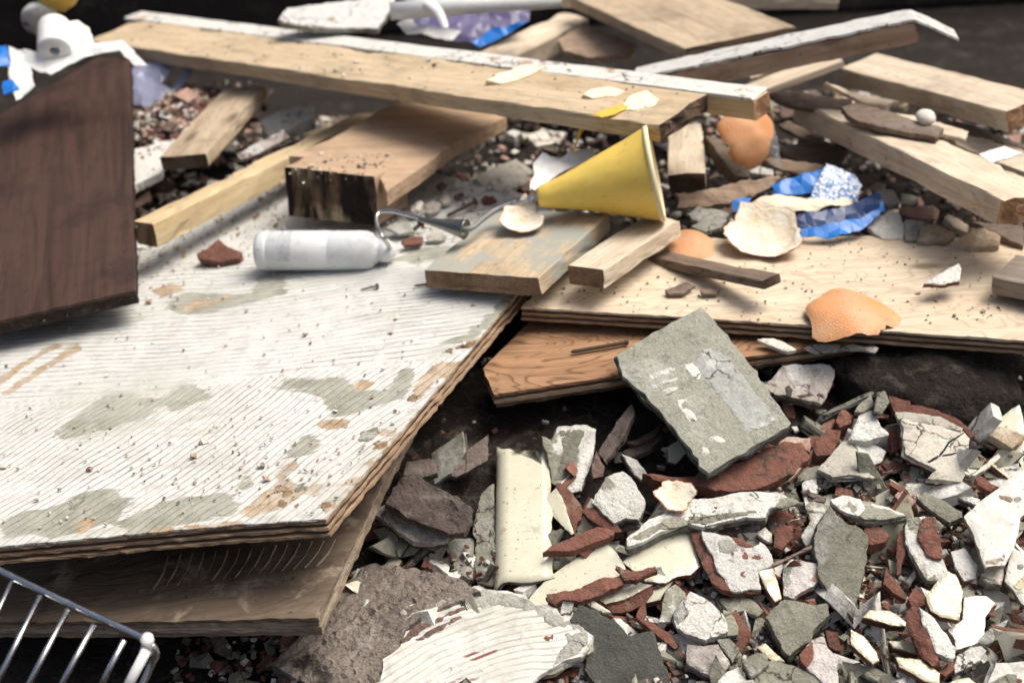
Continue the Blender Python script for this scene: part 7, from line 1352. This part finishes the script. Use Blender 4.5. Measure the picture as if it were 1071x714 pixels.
tag(o, 'long white plastic tube lying along the top of the printed packaging', 'tube')
bm = bmesh.new()
rows = []
for i, p in enumerate(smooth_path(POINTS['curl'], 6)):
    w = .009 * (1 - .03 * i)
    rows.append([bm.verts.new(p + Vector((sx * w, 0, sx * w * .3 + dz))) for sx, dz in ((-1, .0008), (1, .0008), (1, -.0008), (-1, -.0008))])
for r0_, r1_ in zip(rows, rows[1:]):
    for k in range(4): bm.faces.new((r0_[k], r0_[(k + 1) % 4], r1_[(k + 1) % 4], r1_[k]))
bm.faces.new(rows[0]); bm.faces.new(rows[-1])
tag(from_bm('plastic_curl', bm, 'white_plastic', None, True), 'curled white plastic strip hanging in front of the printed packaging', 'plastic strip')

# ------------------------------------------------------------------ smaller pieces filling the rubble: each a thing of its own
FILL = [('mortar_chip', 'grey', 'grey mortar chip lying loose among the larger rubble', 'mortar chip', 'loose grey chips in the rubble'),
        ('brick_chip', 'red', 'red clay chip lying loose among the larger rubble', 'brick chip', 'loose red chips in the rubble'),
        ('plaster_chip', 'white', 'white plaster chip lying loose among the larger rubble', 'plaster', 'loose white chips in the rubble'),
        ('tile_chip', 'glaze', 'cream glazed tile chip lying loose among the larger rubble', 'tile chip', 'loose glazed chips in the rubble')]
rnd = random.Random(41)
protos = []
for kind in range(4):
    name, k, label, cat, group = FILL[kind]
    for v in range(6):
        n = rnd.randint(4, 6)
        ang = sorted(rnd.uniform(0, 2 * math.pi) for _ in range(n))
        ang = [2 * math.pi * q / n + rnd.uniform(-.3, .3) for q in range(n)]
        el = rnd.uniform(.28, .8)
        poly = [(.0145 * rnd.uniform(.55, 1.25) * math.cos(t), .0145 * el * rnd.uniform(.55, 1.25) * math.sin(t)) for t in ang]
        mats, meshes, z = [], [], 0.0
        bm = bmesh.new()
        layers = K[k]
        tot = rnd.uniform(.0026, .0048)
        for j, (pn, share, m, relief) in enumerate(layers):
            sub = plate_mesh(poly, tot * share, 60 + kind * 11 + v * 1.9 + j * 4, step=.0035, jag=.0005, relief=relief * .6, edge=.0003, spread=.0009, z0=z, wall=2)
            bmesh.ops.recalc_face_normals(sub, faces=sub.faces)
            for f_ in sub.faces: f_.material_index = j
            tmp = bpy.data.meshes.new('tmp'); sub.to_mesh(tmp); sub.free()
            bm.from_mesh(tmp); bpy.data.meshes.remove(tmp)
            mats.append(m); z -= tot * share
        me = bpy.data.meshes.new(name); bm.to_mesh(me); bm.free()
        for m in mats: me.materials.append(MATS[m])
        protos.append((kind, me))
REFS = [(f['loc'], f['ref']) for f in FRAGMENTS if 'ref' in f]
count = 0
per = [0, 0, 0, 0]
taken = []
while count < 780:
    x = rnd.uniform(-.16, .47); y = rnd.uniform(.76, 1.22)
    if y > 1.02 and x < .22 and rnd.random() < .92: continue
    if y > 1.08 and rnd.random() < .85: continue
    if x < -.04 and y > .92 and rnd.random() < .7: continue
    if -.05 < x < .06 and .86 < y < 1.05 and rnd.random() < .6: continue
    s = rnd.choice((.7, .95, 1.25, 1.6, 2.1, 2.7))
    if any((x - q[0]) ** 2 + (y - q[1]) ** 2 < (.0085 * min(s, q[2])) ** 2 for q in taken): continue
    kind = rnd.choices(range(4), (.36, .26, .25, .13))[0]
    if per[kind] >= 285: continue
    per[kind] += 1
    taken.append((x, y, s))
    me = rnd.choice([m for k_, m in protos if k_ == kind])
    name, k, label, cat, group = FILL[kind]
    o = link(bpy.data.objects.new(name, me))
    nv = Vector((rnd.gauss(0, .55), rnd.gauss(-.35, .5), 1)) if rnd.random() < .75 else Vector((rnd.gauss(0, 1.2), rnd.gauss(-.6, 1.2), .6))
    z = heap(x, y) + rnd.uniform(.003, .016)
    o.matrix_world = (Matrix.Translation((x, y, z)) @ frame(nv).to_4x4() @ Matrix.Rotation(rnd.uniform(0, 6.28), 4, 'Z') @ Matrix.Diagonal((s, s, s * rnd.uniform(.8, 1.3), 1)))
    loc, ref = min(REFS, key=lambda q: (q[0][0] - x) ** 2 + (q[0][1] - y) ** 2)
    dx, dy = x - loc[0], y - loc[1]
    where = ('right of' if dx > 0 else 'left of') if abs(dx) > abs(dy) else ('behind' if dy > 0 else 'in front of')
    size = 'tiny' if s < .8 else 'small' if s < 1.1 else 'medium' if s < 1.7 else 'larger'
    lean = 'flat' if abs(nv.x) + abs(nv.y + .3) < .4 else 'tilted left' if nv.x < -.2 else 'tilted right' if nv.x > .2 else 'tilted'
    tag(o, '%s %s %s %s %s' % (size, lean, ('grey mortar chip', 'red clay chip', 'white plaster chip', 'cream glazed chip')[kind], where, ref), cat, group)
    count += 1
same = {}
for o in COL.objects:
    if o.get('group', '').startswith('loose '): same.setdefault(o['label'], []).append(o)
for label, os_ in same.items():
    if len(os_) == 2:
        os_.sort(key=lambda o: o.location.y)
        for o, w in zip(os_, ('nearer', 'farther')): o['label'] = label + ', the %s one' % w
    elif len(os_) == 3:
        os_.sort(key=lambda o: o.location.x)
        for o, w in zip(os_, ('leftmost', 'middle', 'rightmost')): o['label'] = label + ', the %s one' % w
    elif 3 < len(os_) < 8:
        os_.sort(key=lambda o: o.location.x)
        for o, w in zip(os_, ('first', 'second', 'third', 'fourth', 'fifth', 'sixth', 'seventh')): o['label'] = label + ', %s from left' % w

for o in COL.objects:
    if o.get('group', '').startswith('loose ') and len(o['label'].split()) > 16: o['label'] = o['label'].replace('in front of', 'before')

# ------------------------------------------------------------------ crumbs nobody could count
def crumbs(name, label, places, mats, size, seed):
    rnd = random.Random(seed)
    verts, faces, mi = [], [], []
    for (x, y, z, nrm) in places:
        s = size * rnd.uniform(.35, 1.0) * (2.2 if rnd.random() < .06 else 1)
        q = Matrix.Rotation(rnd.uniform(0, 6.28), 3, 'Z') @ Matrix.Rotation(rnd.gauss(0, .4), 3, 'X') @ Matrix.Rotation(rnd.gauss(0, .4), 3, 'Y')
        b = len(verts)
        e = (s, s * rnd.uniform(.5, .95), s * rnd.uniform(.25, .55))
        for k in range(8):
            v = Vector(((1 if k & 1 else -1) * e[0] * rnd.uniform(.5, 1), (1 if k & 2 else -1) * e[1] * rnd.uniform(.5, 1), (1 if k & 4 else -1) * e[2] * rnd.uniform(.5, 1)))
            verts.append(q @ v + Vector((x, y, z + e[2] * .6)))
        m = rnd.randrange(len(mats))
        for f in ((0, 2, 3, 1), (4, 5, 7, 6), (0, 1, 5, 4), (2, 6, 7, 3), (0, 4, 6, 2), (1, 3, 7, 5)):
            faces.append(tuple(b + i for i in f)); mi.append(m)
    me = bpy.data.meshes.new(name)
    me.from_pydata(verts, [], faces)
    for m in mats: me.materials.append(MATS[m])
    me.polygons.foreach_set('material_index', mi)
    o = link(bpy.data.objects.new(name, me))
    return tag(o, label, 'crumbs', kind='stuff')
rnd = random.Random(5)
pl = []
while len(pl) < 9000:
    x = rnd.uniform(-.3, .6); y = rnd.uniform(.68, 1.3)
    if (y > 1.05 or (y > .97 and x < .2)) and rnd.random() < .96: continue
    if noise.noise(Vector((x * 9, y * 9, 2))) + rnd.uniform(-.6, .6) < -.2: continue
    pl.append((x, y, heap(x, y) + rnd.uniform(0, .016), None))
crumbs('rubble_crumbs', 'fine crumbs of red clay, grey mortar and white plaster between the rubble', pl, ['mortar_grey', 'clay_red', 'plaster_white', 'dusty_stone', 'mortar_grey', 'clay_dusty', 'clay_red'], .0048, 8)
pl = []
while len(pl) < 4200:
    x = rnd.uniform(-.75, .75); y = rnd.uniform(1.3, 2.1)
    pl.append((x, y, heap(x, y) + rnd.uniform(0, .01), None))
crumbs('back_crumbs', 'loose gravel and wood crumbs under the boards at the back', pl, ['clay_dusty', 'plaster_white', 'plaster_tan', 'dusty_stone', 'clay_pink', 'flake_white'], .0075, 18)
# gravel pocket behind the dark brown panel
c = Vector(POINTS['gravel'][0])
pl = []
while len(pl) < 900:
    dx, dy = rnd.gauss(0, .045), rnd.gauss(0, .07)
    if abs(dx) > .11 or abs(dy) > .16: continue
    hgt = .05 * math.exp(-(dx / .06) ** 2 - (dy / .09) ** 2)
    pl.append((c.x + dx, c.y + dy, c.z - .03 + hgt * .7 + rnd.uniform(0, .004), None))
crumbs('gravel_pocket', 'pinkish brown gravel between the dark brown panel and the short wood block', pl, ['clay_pink', 'clay_dusty', 'plaster_white', 'clay_red', 'plaster_tan'], .0065, 28)
# dust and crumbs on the white panel
P = PLATES['white_panel']
fm = Matrix.Translation(P['loc']) @ frame(P['n']).to_4x4()
pl = []
while len(pl) < 1700:
    u = Vector((rnd.uniform(-.40, .38), rnd.uniform(-.36, .42), .0016))
    w = fm @ u
    dens = .10 + .5 * sstep(-.16, -.27, u.y) * sstep(-.3, .1, u.x) + .9 * sstep(.12, .28, u.y) * sstep(-.32, .0, u.x) + .5 * sstep(.05, .16, u.y) * sstep(-.05, -.2, u.x)
    if rnd.random() > dens: continue
    if not inside(P['poly'], u.x * 1.012, u.y * 1.012): continue
    pl.append((w.x, w.y, w.z, None))
crumbs('panel_crumbs', 'scattered paint crumbs and grit on the white panel around the canister', pl, ['flake_white', 'patch_grey', 'plaster_tan', 'plaster_tan', 'flake_white', 'flake_white', 'clay_pink'], .0019, 38)
P = PLATES['ply_top']
fm = Matrix.Translation(P['loc']) @ frame(P['n']).to_4x4()
pl = []
while len(pl) < 260:
    u = Vector((rnd.uniform(-.26, .26), rnd.uniform(-.12, .14), .0006))
    w = fm @ u
    if not inside(P['poly'], u.x * 1.012, u.y * 1.012): continue
    pl.append((w.x, w.y, w.z, None))
crumbs('plywood_crumbs', 'wood splinters and grit scattered on the sunlit plywood', pl, ['weathered_x', 'plaster_tan', 'flake_white', 'clay_dusty', 'ply_edge_light'], .0017, 48)
c_, R2, d_ = BOARDS['big_plank']
fm = Matrix.Translation(c_) @ Matrix(R2).to_4x4()
pl = []
while len(pl) < 130:
    w = fm @ Vector((rnd.uniform(-.45, .48), rnd.uniform(-.04, .04), d_[2] / 2 + .0008))
    pl.append((w.x, w.y, w.z, None))
c_, R2, d_ = BOARDS['timber']
fm = Matrix.Translation(c_) @ Matrix(R2).to_4x4()
while len(pl) < 330:
    w = fm @ Vector((rnd.uniform(-.045, .045), rnd.gauss(.02, .05), d_[2] / 2 + .0008))
    if abs(w.y - c_[1]) > .14: continue
    pl.append((w.x, w.y, w.z, None))
crumbs('plank_crumbs', 'sawdust crumbs on the long plank and the burnt timber', pl, ['flake_white', 'dusty_stone', 'clay_dusty', 'plaster_white'], .0018, 58)
